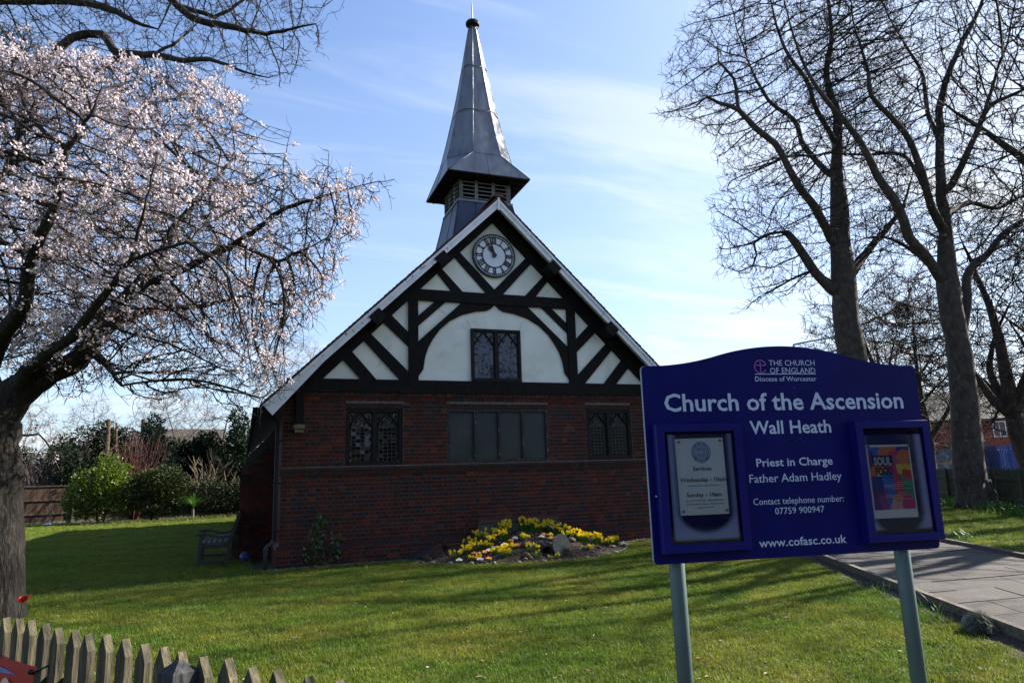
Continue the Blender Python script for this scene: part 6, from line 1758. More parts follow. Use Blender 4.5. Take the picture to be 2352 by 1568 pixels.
# smaller generic bare trees: fork structure made from a few limbs, crown outline given as a rough oval
def oval(cx, cz, rx, rz_, n=14, seed=0):
    rr = np.random.RandomState(seed)
    return [(cx+rx*math.cos(2*math.pi*k/n)*rr.uniform(.8, 1.1), cz+rz_*math.sin(2*math.pi*k/n)*rr.uniform(.85, 1.1)) for k in range(n)]
def simple_tree(label, x, y, h, crown_r, trunk_r, seed, natt=900, z0=0.1, fork=.3, step=.3, tip=.011, barkm='plane_bark', twigm='bare_twig', group=None, cut=.06, nt_=1500, tl_=.2, thick=None, trop=(0, 0, .15), lean=0, up_=.2, droop=0, cz=.60, crz=.45, name='bare_tree'):
    rr = np.random.RandomState(seed); base = np.array([x, y, z0]); L = []
    def W_(a, u, w, r_): p = base+RH*a+FH*w; return (p[0], p[1], z0+u, r_)
    t = [W_(0, -.2, 0, trunk_r*1.25), W_(lean*.2, h*.08, 0, trunk_r), W_(lean*.5, h*fork, 0, trunk_r*.85)]
    L.append(t+[W_(lean*.8+rr.normal(0, .2), h*.55, rr.normal(0, .2), trunk_r*.5), W_(lean+rr.normal(0, .3), h*.85, 0, trunk_r*.2)])
    for k in range(5):
        a = (k-2)/2.2; f = fork*(1+.25*rr.rand())
        L.append([W_(lean*.5, h*f, 0, trunk_r*.6), W_(lean*.5+a*crown_r*.35, h*(f+.16), rr.uniform(-.3, .3)*crown_r, trunk_r*.38), W_(lean*.6+a*crown_r*.72, h*(f+.34), rr.uniform(-.5, .5)*crown_r, trunk_r*.2)])
    poly = oval(lean*.6, h*cz, crown_r, h*crz, seed=seed)
    return bare_tree(name, label, 'tree', L, poly, base, seed, natt, thick or crown_r*.8, step, step*.95, step*8, tip, nt_, tl_, barkm, twigm, group=group, cut=cut, jit=.5, trop=trop, up_=up_, droop=droop)
# ------------------------------------------------------------ trees and street beyond the right fence
simple_tree('leafless street tree just outside the picture whose shadow crosses the path and lawn', 21.5, -5.0, 17, 4.6, .26, 31, 420, fork=.28, step=.45, nt_=300, tip=.012)
simple_tree('leafless street tree off to the right, its shadow lying across the middle of the lawn', 26.0, -1.0, 17.5, 4.8, .42, 41, 420, fork=.42, step=.5, nt_=200, tip=.014)
simple_tree('leafless street tree off to the right whose shadow crosses the lawn nearest the fence', 27.5, -2.9, 19, 4.8, .40, 43, 380, fork=.5, step=.5, nt_=200, tip=.014)
simple_tree('thin leafless tree left of the mottled trunk, in front of the red brick houses', 31.5, 11.5, 11, 4.6, .26, 33, 1900, fork=.26, step=.30, nt_=4200, lean=-1.6)
simple_tree('dark leafless tree leaning left behind the mottled trunk', 29.0, 4.2, 12, 4.5, .34, 34, 1900, fork=.22, step=.30, nt_=4000, lean=-1.0)
simple_tree('forked leafless tree at the right edge beyond the brown fence', 31.6, 1.2, 13, 5.5, .42, 35, 2000, fork=.20, step=.32, nt_=4000, lean=1.0)
simple_tree('slim leafless tree between the mottled trunk and the road sign', 33.5, 5.2, 12, 3.6, .26, 36, 1500, fork=.3, step=.3, nt_=3200)
simple_tree('twiggy leafless tree filling the sky left of the mottled trunk', 29.5, 8.8, 9.5, 4.2, .20, 37, 2000, fork=.22, step=.27, nt_=4500, tip=.009)
simple_tree('faint leafless tree far behind the sawn limb tree', 42, 22, 13, 5.5, .28, 38, 1500, fork=.25, step=.38, nt_=3000)
# magpie nest in the twiggy tree
rs = np.random.RandomState(2); b = MB(); nc = Vector((29.6, 9.3, 8.3))
for k in range(170):
    d = Vector(rs.normal(0, 1, 3)).normalized(); t = d.orthogonal().normalized(); t = (t+d.cross(t)*rs.uniform(-1, 1)).normalized(); r_ = .42*rs.uniform(.6, 1)
    c = nc+d*r_; b.tube([c-t*.28, c+t*.28], .012, 3, cap=False)
tag(b.build('birds_nest', 'bare_twig'), 'round twig nest lodged in the bare branches left of the mottled trunk', 'nest')
# brown-green palisade fence along the road
random.seed(8)
gf = thing('garden_fence', 'low green-brown timber picket fence along the road behind the mottled trunk', 'fence', tuple(rp(0, .25)))
def pale(s, w, h, z=.12, ht=1.1, th=.02, off=.25, top=True):
    b = MB(); pf_ = [(-w, 0), (w, 0), (w, ht-.05), (0, ht), (-w, ht-.05)]
    v = [rp(s+x, off, z+zz) for x, zz in pf_]+[rp(s+x, off+th, z+zz) for x, zz in pf_]
    b.raw(v, [(4, 3, 2, 1, 0), (5, 6, 7, 8, 9)]+[(i, 5+i, 5+(i+1) % 5, (i+1) % 5) for i in range(5)]); return b
s = -3.0
while s < 17:
    pale(s, .046, 0, ht=1.12+random.uniform(-.02, .02)).build('picket', 'green_fence', gf); s += .125
for z in (.32, .92):
    b = MB(); v = [rp(a, c, d) for a in (-3, 17) for c, d in ((.20, z), (.248, z), (.248, z+.09), (.20, z+.09))]
    b.raw(v, [(0, 3, 2, 1), (4, 5, 6, 7), (0, 1, 5, 4), (1, 2, 6, 5), (2, 3, 7, 6), (3, 0, 4, 7)]); b.build('rail', 'green_fence', gf)
for s in (-2.2, .25, 2.7, 5.15, 7.6, 10.05, 12.5, 15):
    b = MB(); v = [rp(s+x, y, z) for z in (0, 1.24) for x, y in ((-.055, .09), (.055, .09), (.055, .20), (-.055, .20))]+[rp(s, .145, 1.30)]
    b.raw(v, [(0, 1, 5, 4), (1, 2, 6, 5), (2, 3, 7, 6), (3, 0, 4, 7), (4, 5, 8), (5, 6, 8), (6, 7, 8), (7, 4, 8)]); b.build('post', 'green_fence', gf)
# strap leaved clumps at the foot of the tree and fence
def leaf_patch(label, pts_, n, h, w, m='strap_leaf', spread=.35, grp=None, cat='plant', name='leafy_clump'):
    b = MB()
    for (x, y) in pts_:
        for k in range(n):
            px_, py_ = x+random.gauss(0, spread), y+random.gauss(0, spread)
            blade(b, px_, py_, ground_z(px_, py_), h*random.uniform(.5, 1.1), w, random.uniform(.3, 1.0), random.uniform(0, 6.28))
    return tag(b.build(name, m), label, cat, grp, 'stuff' if len(pts_) > 1 else None)
leaf_patch('bluebell leaves growing at the left foot of the mottled trunk', [(22.9, 3.2), (23.4, 3.9), (22.6, 2.6)], 70, .34, .016)
leaf_patch('bluebell leaves growing at the right foot of the mottled trunk', [(21.7, .8), (21.3, .3), (21.9, .5), (20.9, -.2)], 80, .32, .016)
leaf_patch('bluebell leaves along the fence at the right edge', [(20.2, -1.1), (20.6, -.5), (19.6, -1.4)], 80, .30, .016)
leaf_patch('bluebell leaves by the fence left of the tree', [(25.2, 5.6), (24.7, 4.9)], 70, .30, .016)
# tufts and small plants along the kerbs
for i, (s, w, lab) in enumerate(((13.5, 2.9, 'daffodil leaves beyond the far kerb, nearest the noticeboard'), (11.9, 2.95, 'tuft of daffodil leaves in the bare soil beyond the far kerb'), (10.0, 3.0, 'daffodil leaves beyond the far kerb near the right edge'), (9.0, 2.9, 'last daffodil tuft beyond the far kerb at the right edge'))):
    p = pp(s*.55, w, 0); leaf_patch(lab, [(p.x, p.y)], 30, .26, .007, spread=.07, name='daffodil_leaves')
for i, (s, w, lab) in enumerate(((.25, -.22, 'green shoots by the lawn-side kerb left of the sign post'), (-.75, -.2, 'small green tuft by the kerb right of the sign post'), (-1.15, -.22, 'upright green daffodil shoots against the kerb'))):
    p = pp(s, w, 0); leaf_patch(lab, [(p.x, p.y)], 14, .17, .006, spread=.05, name='green_shoots')
b = MB()
for k in range(420):
    s = random.uniform(-3, 12); w = -.08-abs(random.gauss(0, .11)); p = pp(s, w, 0)
    r = random.uniform(.012, .035); c = random.uniform(.5, 1.3); b.ell((p.x, p.y, ground_z(p.x, p.y)+.01), (r, r*.8, r*.45), 5, 4, (c, c, c), jit=.3)
b.build('kerb_soil', 'mulch_mix', kind='stuff')
b = MB(); n = 40
vv = []
for i in range(n+1):
    s = -4+17*i/n; wv = -.28+.06*math.sin(s*3)
    for w in (-.058, wv): p = pp(s, w, 0); vv.append((p.x, p.y, ground_z(p.x, p.y)+(.045 if w > -.1 else .006)))
b.raw(vv, [(2*i, 2*i+2, 2*i+3, 2*i+1) for i in range(n)]); b.build('soil_edge', 'soil', kind='structure')
b = MB()
vv = []
for i in range(n+1):
    s = -2+17*i/n; wv = PW+.06+.34+.08*math.sin(s*2.3)
    for w in (PW+.062, wv): p = pp(s, w, 0); vv.append((p.x, p.y, ground_z(p.x, p.y)+(.05 if w < PW+.1 else .006)))
b.raw(vv, [(2*i, 2*i+2, 2*i+3, 2*i+1) for i in range(n)]); b.build('soil_edge', 'soil', kind='structure')
# lavender and dry plants by the kerb
lv = thing('lavender_bush', 'grey-green lavender bush spilling over the kerb at the lower right', 'bush', tuple(pp(-1.66, -.20, 0)))
b = MB(); c0 = pp(-1.70, -.14, .12)
for k in range(2600):
    th = random.uniform(0, 6.28); ph = math.acos(random.uniform(0, 1)); rr6 = random.uniform(.15, 1)**.5
    d = Vector((math.sin(ph)*math.cos(th), math.sin(ph)*math.sin(th), math.cos(ph)))
    root = c0+PD*(d.x*.26)*rr6*.8+PN*(d.y*.16)*rr6*.8+Vector((0, 0, -.04+d.z*.13*rr6))
    dd = (d+Vector((random.gauss(0, .35), random.gauss(0, .35), .5))).normalized(); s_ = dd.orthogonal().normalized()*.0035; l = random.uniform(.03, .075)
    b.face([root-s_, root+s_, root+dd*l+s_*.3, root+dd*l-s_*.3])
b.build('leaves', 'lavender_leaf', lv, kind='stuff')
for s, r, lab in ((-1.28, .085, 'tan dried plant cushion beside the kerb left of the lavender'), (.0, .09, 'grey-brown dried plant at the kerb right of the sign post'), (.80, .11, 'brown dried plant cushion at the kerb left of the sign post')):
    b = MB(); c0 = pp(s, -.20, ground_z(*pp(s, -.2, 0)[:2]))
    for k in range(420):
        d = Vector((random.gauss(0, 1), random.gauss(0, 1), abs(random.gauss(0, .8)))).normalized(); root = c0+Vector((d.x*r*1.4, d.y*r, d.z*r*.5))*random.uniform(.2, 1); s_ = d.orthogonal().normalized()*.004; l = random.uniform(.02, .05)
        b.face([root-s_, root+s_, root+d*l])
    tag(b.build('dried_plant', 'rough_grass' if s < -1 else 'lavender_leaf'), lab, 'plant')
# bus shelter
def cam_at(px, py, D): 
    return None
def road_box(b, s0, w0, z0, s1, w1, z1, col=None):
    v = [rp(s, w, z) for z in (z0, z1) for s, w in ((s0, w0), (s1, w0), (s1, w1), (s0, w1))]
    b.raw(v, [(0, 3, 2, 1), (4, 5, 6, 7), (0, 1, 5, 4), (1, 2, 6, 5), (2, 3, 7, 6), (3, 0, 4, 7)], col)
def to_road(x, y): d = Vector((x, y, 0))-R0; return d.dot(RD), d.dot(RN)
S_, W_0 = to_road(43.5, 19.3)
shl = thing('bus_shelter', 'bus shelter with curved grey roof and glazed sides beyond the fence', 'bus shelter', (43.5, 19.3, .2))
for ds, dw in ((-.9, -.6), (1.9, -.6), (-.9, .7), (1.9, .7)):
    b = MB(); road_box(b, S_+ds-.04, W_0+dw-.04, .2, S_+ds+.04, W_0+dw+.04, 2.45); b.build('post', 'palisade_blue', shl)
b = MB(); n = 8
for i in range(n):
    a0, a1 = math.pi*i/n, math.pi*(i+1)/n
    v = []
    for s in (S_-1.1, S_+2.1):
        for a in (a0, a1): v.append(rp(s, W_0+.05-.85*math.cos(a), 2.45+.28*math.sin(a)))
    b.raw(v, [(0, 1, 3, 2)])
b.build('roof', 'shelter_roof', shl)
for (s0, w0, s1, w1) in ((-.86, -.60, -.86, .68), (-.86, .70, .5, .70), (.5, .70, 1.86, .70), (1.88, -.60, 1.88, .68)):
    b = MB(); a = rp(S_+s0, W_0+w0, 0); c = rp(S_+s1, W_0+w1, 0)
    b.face([(a.x, a.y, .5), (c.x, c.y, .5), (c.x, c.y, 2.35), (a.x, a.y, 2.35)]); g_ = b.build('pane', 'shelter_glass', shl)
    b = MB(); b.tube([(a.x, a.y, 1.42), (c.x, c.y, 1.42)], .035, 4); b.build('orange_band', 'orange_strip', g_)
# blue corrugated fence, palisade fence
def corr(nm, lab, x0, y0, x1, y1, h, mt, z=.2, w=.10):
    A_ = Vector((x0, y0, z)); B__ = Vector((x1, y1, z)); L__ = (B__-A_).length; d = (B__-A_)/L__; nn = Vector((-d.y, d.x, 0)); n = int(L__/w)
    o = thing(nm, lab, 'fence', (x0, y0, z))
    for i in range(n):
        b = MB(); a = A_+d*(i*w); c = A_+d*(i*w+w*.92); m_ = (a+c)/2-nn*.03; hh = h
        b.raw([a, m_, c, a+Vector((0, 0, hh)), m_+Vector((0, 0, hh+.05)), c+Vector((0, 0, hh))], [(0, 1, 4, 3), (1, 2, 5, 4)]); b.build('panel_strip', mt, o)
    b = MB()
    for zz in (.3, h-.25): b.tube([A_+Vector((0, 0, zz))+nn*.03, B__+Vector((0, 0, zz))+nn*.03], .03, 4)
    b.build('rail', mt, o)
    for i in range(0, n+1, max(1, n//3)):
        p = A_+d*(i*w); q = MB(); q.tube([p, p+Vector((0, 0, h+.1))], .05, 4); q.build('post', mt, o)
corr('steel_fence', 'dark blue steel fence between the bus shelter and the mottled trunk', 44.6, 20.5, 48.5, 19.0, 2.25, 'palisade_blue')
corr('steel_gate', 'bright blue corrugated steel gate right of the mottled trunk', 47.9, 19.4, 50.2, 18.6, 2.25, 'sheet_blue', w=.11)
pal = thing('palisade_fence', 'dark blue palisade railings in front of the school playground', 'fence', (50.3, 18.6, .2))
A_ = Vector((50.35, 18.6, .2)); B__ = Vector((56.5, 13.0, .2)); d = (B__-A_).normalized(); n = int((B__-A_).length/.19)
for i in range(n):
    p = A_+d*(i*.19); b = MB(); b.box(p.x-.02, p.y-.02, .2, p.x+.02, p.y+.02, 2.45); b.build('pale', 'palisade_blue', pal)
for zz in (.5, 2.05):
    b = MB(); b.tube([A_+Vector((0, 0, zz-.2)), B__+Vector((0, 0, zz-.2))], .03, 4); b.build('rail', 'palisade_blue', pal)
for i in range(0, n, 12):
    p = A_+d*(i*.19); b = MB(); b.box(p.x-.06, p.y-.06, .2, p.x+.06, p.y+.06, 2.55); b.build('post', 'palisade_blue', pal)
# road warning sign seen from behind
rs_ = thing('road_sign', 'grey back of a triangular road sign on a pole beyond the right fence', 'road sign', (33.2, 6.4, .2))
PX = Vector((33.2, 6.55, .2)); d = Vector((RH[0], RH[1], 0)); fv = Vector((FH[0], FH[1], 0))
b = MB(); b.tube([PX, PX+Vector((0, 0, 2.75))], .045, 8); b.build('pole', 'sign_grey', rs_)
b = MB(); c = PX+Vector((0, 0, 1.95))-fv*.06; v = [c-d*.36-Vector((0, 0, .1)), c+d*.36-Vector((0, 0, .1)), c+Vector((0, 0, .52))]; b.raw(v+[p-fv*.02 for p in v], [(0, 1, 2), (5, 4, 3), (0, 3, 4, 1), (1, 4, 5, 2), (2, 5, 3, 0)]); b.build('sign_plate', 'sign_grey', rs_)
b = MB(); c = PX+Vector((0, 0, 2.72)); b.tube([c-d*.42, c+d*.12], .035, 6); b.build('arm', 'sign_grey', rs_)
# lamp arm seen between the trunks
lp = thing('street_lamp', 'blue-grey street lamp with a long arm seen between the two big trees', 'street lamp', (29.5, 21, .2))
b = MB(); b.tube([(31.2, 18.0, .2), (31.2, 18.0, 6.0), (31.3, 18.0, 8.45)], [.10, .08, .06], 8); b.build('pole', 'shelter_roof', lp)
b = MB(); b.tube([(31.3, 18.0, 8.45), (32.2, 17.6, 8.62), (34.6, 16.0, 8.92)], [.06, .05, .04], 6); b.build('arm', 'shelter_roof', lp)
b = MB(); b.ell((35.0, 15.8, 8.98), (.45, .16, .09), 8, 5, rot=-.6); b.build('lantern', 'shelter_roof', lp)
# houses beyond
def house(name, lab, x, y, L_h, D_h, hw, hr, ang_, chim=1, brick='far_brick', win=3):
    t_ = thing(name, lab, 'house', (x, y, 0)); m = Matrix.Translation((x, y, 0)) @ Matrix.Rotation(ang_, 4, 'Z')
    b = MB(); b.box(-L_h/2, -D_h/2, 0, L_h/2, D_h/2, hw, m=m)
    v = [(-L_h/2, -D_h/2, hw), (-L_h/2, D_h/2, hw), (-L_h/2, 0, hr-.05), (L_h/2, -D_h/2, hw), (L_h/2, D_h/2, hw), (L_h/2, 0, hr-.05)]
    b.raw([m @ Vector(p) for p in v], [(0, 1, 2), (3, 5, 4)]); wl = b.build('wall', brick, t_)
    for s in (-1, 1):
        b = MB(); v = [(-L_h/2-.25, s*(D_h/2+.3), hw-.2), (L_h/2+.25, s*(D_h/2+.3), hw-.2), (L_h/2+.25, 0, hr), (-L_h/2-.25, 0, hr)]
        v = v+[(a, c, e+.12) for a, c, e in v]
        b.raw([m @ Vector(p) for p in v], [(0, 1, 2, 3), (7, 6, 5, 4), (0, 4, 5, 1), (1, 5, 6, 2), (2, 6, 7, 3), (3, 7, 4, 0)]); rf = b.build('roof', 'far_slate', t_)
    for k in range(chim):
        b = MB(); xx = -L_h/2+.6+k*(L_h-1.2)/max(1, chim-1) if chim > 1 else 0; b.box(xx-.45, -.35, hr-.5, xx+.45, .35, hr+1.1, m=m)
        for q in (-.2, .2): b.tube([m @ Vector((xx+q, 0, hr+1.1)), m @ Vector((xx+q, 0, hr+1.45))], .11, 6)
        b.build('chimney', brick, rf)
    for k in range(win):
        for zz in (1.0, 3.4):
            if zz+1.3 > hw: continue
            xx = -L_h/2+L_h*(k+.5)/win
            b = MB(); b.box(xx-.5, -D_h/2-.03, zz, xx+.5, -D_h/2+.02, zz+1.3, m=m); f_ = b.build('window', 'far_white', t_)
            for q in (-.22, .22): b = MB(); b.box(xx+q-.19, -D_h/2-.045, zz+.08, xx+q+.19, -D_h/2-.032, zz+1.2, m=m); b.build('pane', 'leaded_glass', f_)
    for s in (-1, 1):
        b = MB(); b.box(s*(L_h/2+.02)-.02, -.5, 3.2, s*(L_h/2+.02)+.02, .5, 4.4, m=m); b.build('window', 'far_white', t_)
    return t_
house('brick_house', 'large dark red brick house with chimney behind the bus shelter', 57, 33, 14, 9, 5.0, 7.6, rad(-32), 2, win=5)
house('brick_house', 'small red brick gabled house behind the road sign at the right', 65.5, 27.5, 7, 8, 3.6, 5.9, rad(-75), 1)
house('brick_house', 'red brick house seen between bare trees at the far right edge', 74, 20, 8, 8, 3.8, 5.8, rad(-40), 1)
b = MB(); b.box(0, 0, 0, 1, 1, 1)
for (x, y, z, w, h, m_, nm, lab) in ((45.3, 22.2, 3.1, 1.0, .55, 'far_white', 'shop_sign', 'white sign board on the wall above the bus shelter'), (47.6, 19.8, 2.8, .55, .6, 'sign_green', 'green_sign', 'small green sign left of the mottled trunk above the blue fence')):
    b = MB(); b.box(x, y, z, x+w, y+.06, z+h); tag(b.build(nm, m_), lab, 'sign')
    b = MB(); b.tube([(x+w/2, y+.1, .2), (x+w/2, y+.1, z+h)], .04, 6); tag(b.build('sign_pole', 'galvanised'), 'thin pole carrying the '+lab, 'pole')
# children in the playground
def person(x, y, h, ang_, pose, label, top, z=.2):
    """one continuous skinned figure; ang_ = facing, pose = swing of limbs"""
    k = h/1.75; me = bpy.data.meshes.new('person'); sw = .25*pose
    J = [(0, 0, .95), (0, 0, 1.15), (0, 0, 1.38), (0, 0, 1.50), (0, .01, 1.62), (0, .0, 1.74),
         (-.10, 0, .90), (-.11, sw*.7, .50), (-.11, sw*.9-.06, .09), (-.11, sw*.9+.08, .04),
         (.10, 0, .90), (.11, -sw*.7+.06, .50), (.11, -sw-.12, .14), (.11, -sw-.0, .05),
         (-.19, 0, 1.37), (-.25, -sw*.6, 1.10), (-.24, -sw*.4+.16, .90), (-.23, -sw*.3+.24, .86),
         (.19, 0, 1.37), (.25, sw*.6, 1.10), (.24, sw+.10, .92), (.23, sw+.18, .90)]
    E_ = [(0, 1), (1, 2), (2, 3), (3, 4), (4, 5), (0, 6), (6, 7), (7, 8), (8, 9), (0, 10), (10, 11), (11, 12), (12, 13), (2, 14), (14, 15), (15, 16), (16, 17), (2, 18), (18, 19), (19, 20), (20, 21)]
    R_ = [.14, .13, .15, .055, .095, .08, .085, .062, .042, .035, .085, .062, .042, .035, .06, .045, .034, .03, .06, .045, .034, .03]
    me.from_pydata([(a*k, c*k, d*k) for a, c, d in J], E_, [])
    o = bpy.data.objects.new('person', me); COL.objects.link(o)
    md = o.modifiers.new('s', 'SKIN'); 
    for v, r_ in zip(me.skin_vertices[0].data, R_): v.radius = (r_*k, r_*k*.8)
    me.skin_vertices[0].data[0].use_root = True
    o.modifiers.new('u', 'SUBSURF').levels = 1
    bpy.context.view_layer.update()
    m2 = bpy.data.meshes.new_from_object(o.evaluated_get(bpy.context.evaluated_depsgraph_get()))
    bpy.data.objects.remove(o)
    at = m2.attributes.new('Col', 'FLOAT_COLOR', 'POINT')
    for i, v in enumerate(m2.vertices):
        zz = v.co.z/k; c = (.03, .03, .035) if zz < .92 else top if zz < 1.47 and not (abs(v.co.x/k) > .2 and zz < .93) else (.45, .26, .19) if zz < 1.66 and v.co.y > -.02*k else (.04, .025, .018)
        at.data[i].color = (*c, 1)
    m2.materials.append(MATS['cloth']); m2.shade_smooth()
    o = bpy.data.objects.new('person', m2); COL.objects.link(o); o.location = (x, y, z); o.rotation_euler = (0, 0, ang_)
    return tag(o, label, 'person')
person(57.2, 19.6, 1.35, 2.0, 1.0, 'child in blue school jumper running behind the palisade, nearest the road sign', (.02, .05, .30))
person(58.9, 19.2, 1.35, -1.2, .8, 'child in blue jumper mid-stride right of the first child behind the railings', (.02, .06, .36))
person(61.0, 18.6, 1.4, .6, .5, 'child in blue jumper standing at the far right of the playground', (.02, .05, .30))
person(57.9, 20.6, 1.5, -2.6, .3, 'child in red top standing behind the blue-jumpered children', (.45, .02, .02))
# ------------------------------------------------------------ left background: fence, shrubs, evergreens
random.seed(17)
lf = thing('board_fence', 'brown featherboard fence with concrete posts at the back of the lawn', 'fence', (-7.3, 25.6, 0))
LA = Vector((-11.5, 23.6, 0)); LB = Vector((3.5, 29.8, 0)); LD = (LB-LA).normalized(); LN = Vector((LD.y, -LD.x, 0))
LM = Matrix((LD, -LN, Vector((0, 0, 1)))).transposed().to_4x4(); LM.translation = LA
n = int((LB-LA).length/.125)
for i in range(n):
    x0 = i*.125; m = LM @ Matrix.Rotation(rad(2.5), 4, 'Z') if False else LM
    b = MB(); b.box(x0, .0+(.004 if i % 2 else 0), .12, x0+.128, .018+(.004 if i % 2 else 0), 1.72, m=m); b.build('fence_board', 'fence_board', lf)
for z in (.42, 1.05, 1.70):
    b = MB(); b.box(0, -.045, z, n*.125, -.002, z+(.09 if z < 1.5 else .05), m=LM); b.build('rail', 'fence_rail', lf)
for k in range(7):
    b = MB(); b.box(1.35+k*2.45-.06, -.10, -.1, 1.35+k*2.45+.06, .03, 1.88, m=LM); b.build('post', 'concrete_post', lf)
b = MB(); b.box(0, -.03, -.05, n*.125, .02, .118, m=LM); b.build('gravel_board', 'concrete_post', lf)
# red fence panels and roof scraps beyond
rf_ = thing('red_fence', 'dark red panelled fence showing above the brown fence at the left', 'fence', (-6, 33, 0))
for k in range(9):
    b = MB(); x0 = -13+k*1.0; b.box(x0+.03, 33+k*.3, 0, x0+.97, 33.05+k*.3, 2.15); b.build('panel', 'red_fence', rf_); b = MB(); b.box(x0-.03, 32.95+k*.3, 0, x0+.03, 33.1+k*.3, 2.25); b.build('post', 'fence_rail', rf_)
b = MB(); b.box(-13, 32.93, 2.16, -4, 33.1, 2.22, m=Matrix.Identity(4)); 
def leaf_mass(name, label, cat, blobs, n, size, leafm, trunk=None, stuff=True, spiky=0.0, aspect=.45, group=None, parent=None):
    """shrub or crown: trunk/stems plus leaf-sized faces spread through several overlapping lumps"""
    bx_, by_, bz_ = blobs[0][0]
    t_ = parent or thing(name, label, cat, (bx_, by_, 0), group=group)
    if trunk:
        b = MB()
        for q, rr7 in trunk: b.tube(q, rr7, 6)
        b.build('trunk', 'bare_twig', t_)
    V = []; F = []
    wts = [r_[0]*r_[1]*r_[2] for _, r_ in blobs]
    for k in range(n):
        c, r_ = random.choices(blobs, wts)[0]
        d = Vector((random.gauss(0, 1), random.gauss(0, 1), random.gauss(0, 1))).normalized(); q = random.random()**.33
        lump = 1+.28*mnoise.noise(Vector((d.x*2.1+c[0], d.y*2.1+c[1], d.z*2.1+c[2])))
        q = q*lump if q > .5 else q
        p = Vector((c[0]+d.x*r_[0]*q, c[1]+d.y*r_[1]*q, c[2]+d.z*r_[2]*q))
        if p.z < .05: continue
        a = (d*(.5+spiky)+Vector((random.gauss(0, .6), random.gauss(0, .6), random.gauss(.25, .5)))).normalized(); s_ = a.cross(Vector((random.gauss(0, 1), random.gauss(0, 1), random.gauss(0, 1)))).normalized()
        l = size*random.uniform(.6, 1.3); i = len(V)
        V += [tuple(p-a*l*.5), tuple(p+s_*l*aspect*.5), tuple(p+a*l*.5), tuple(p-s_*l*aspect*.5)]; F.append((i, i+1, i+2, i+3))
    b = MB(); b.v = V; b.f = F; b.c = [None]*len(F)
    b.build('foliage' if not parent else 'crown', leafm, t_, kind='stuff')
    return t_
leaf_mass('laurel_bush', 'bright yellow-green laurel bush in front of the brown fence', 'bush', [((-4.3, 23.2, 1.45), (1.15, 1.0, 1.25)), ((-3.7, 23.1, 1.9), (.85, .8, 1.05)), ((-4.9, 23.3, .95), (.8, .8, .8)), ((-4.1, 23.2, 2.55), (.45, .45, .6)), ((-3.4, 23, 1.1), (.7, .8, .8))], 8500, .15, 'laurel_leaf', [([(-4.2, 23.2, 0), (-4.3, 23.2, .8), (-4.0, 23.2, 1.8)], [.05, .04, .02]), ([(-4.0, 23.2, 0), (-3.7, 23.1, 1.2)], [.04, .02])])
leaf_mass('conifer_bush', 'round olive-green conifer bush right of the laurel', 'bush', [((-1.9, 22.6, 1.25), (1.25, 1.1, 1.15)), ((-1.5, 22.5, 1.6), (1.0, .9, .95)), ((-2.3, 22.7, 1.6), (.7, .8, .8)), ((-1.0, 22.5, 1.0), (.75, .8, .8))], 13000, .16, 'conifer_leaf', [([(-2.0, 22.5, 0), (-2.0, 22.5, 1.4)], [.07, .03]), ([(-1.8, 22.4, 0), (-1.2, 22.4, .9)], [.04, .02])], spiky=1.0, aspect=.28)
leaf_mass('hedge', 'dark tangled hedge behind the spiky plant beside the church', 'hedge', [((.1+i*.75, 22.6+i*.05, .85), (.85, .7, .95)) for i in range(5)]+[((.5, 22.6, 1.35), (.9, .6, .5)), ((2.2, 22.9, 1.3), (.9, .6, .55))], 11000, .11, 'hedge_leaf')
# spiky cordyline
cdl = thing('cordyline', 'spiky green cordyline with arching leaves in front of the dark hedge', 'plant', (-.25, 21.6, 0))
b = MB(); b.tube([(-.25, 21.6, 0), (-.25, 21.6, .5)], [.07, .055], 7); b.build('trunk', 'dry_stem', cdl)
b = MB()
for k in range(110): blade(b, -.25, 21.6, .5, random.uniform(.4, .85), .012, random.uniform(.0, 1.6), random.uniform(0, 6.28), seg=4)
b.build('leaves', 'strap_leaf', cdl)
# rough grass border
b = MB()
for k in range(5200):
    t = random.random(); x = -4.5+t*7.2; y = 21.6+.6*math.sin(x*1.1)*.4+random.gauss(0, .35)+(.4 if x > 0 else 0)
    blade(b, x, y, 0, random.uniform(.08, .30)*(1 if x > -1.5 else .6), .012, random.uniform(.2, 1.2), random.uniform(0, 6.28), seg=2)
b.build('rough_grass', 'rough_grass', kind='stuff')
# upright stems: red dogwood, cut poles, pale shrub
def stems(name, label, cat, x, y, z0, n, h, spread, r0, m, fork=3, group=None, curl=.25):
    t_ = thing(name, label, cat, (x, y, z0), group=group); b = MB()
    for k in range(n):
        a = random.uniform(0, 6.28); q = random.random()
        p = Vector((x+.15*spread*math.cos(a), y+.15*spread*math.sin(a), z0)); d = Vector((math.cos(a)*q*spread/h, math.sin(a)*q*spread/h, 1)).normalized(); pts_ = [p]; hh = h*random.uniform(.6, 1.05)
        for s in range(5):
            d = (d+Vector((random.gauss(0, curl*.3), random.gauss(0, curl*.3), .03))).normalized(); p = p+d*hh/5; pts_.append(p)
        b.tube(pts_, [r0*(1-.15*i) for i in range(6)], 4, cap=False)
        for f_ in range(fork):
            s = random.randint(1, 4); q0 = pts_[s]; dd = (d+Vector((random.gauss(0, .5), random.gauss(0, .5), random.gauss(.1, .2)))).normalized(); l = hh*random.uniform(.15, .35)
            b.tube([q0, q0+dd*l*.5, q0+dd*l+Vector((0, 0, l*.15))], [r0*.6, r0*.45, r0*.3], 3, cap=False)
    b.build('stems', m, t_)
    return t_
stems('dogwood', 'red-stemmed dogwood rising between the laurel and the conifer bush', 'shrub', -3.0, 25.0, 0, 75, 4.1, 1.3, .018, 'red_stem', 5)
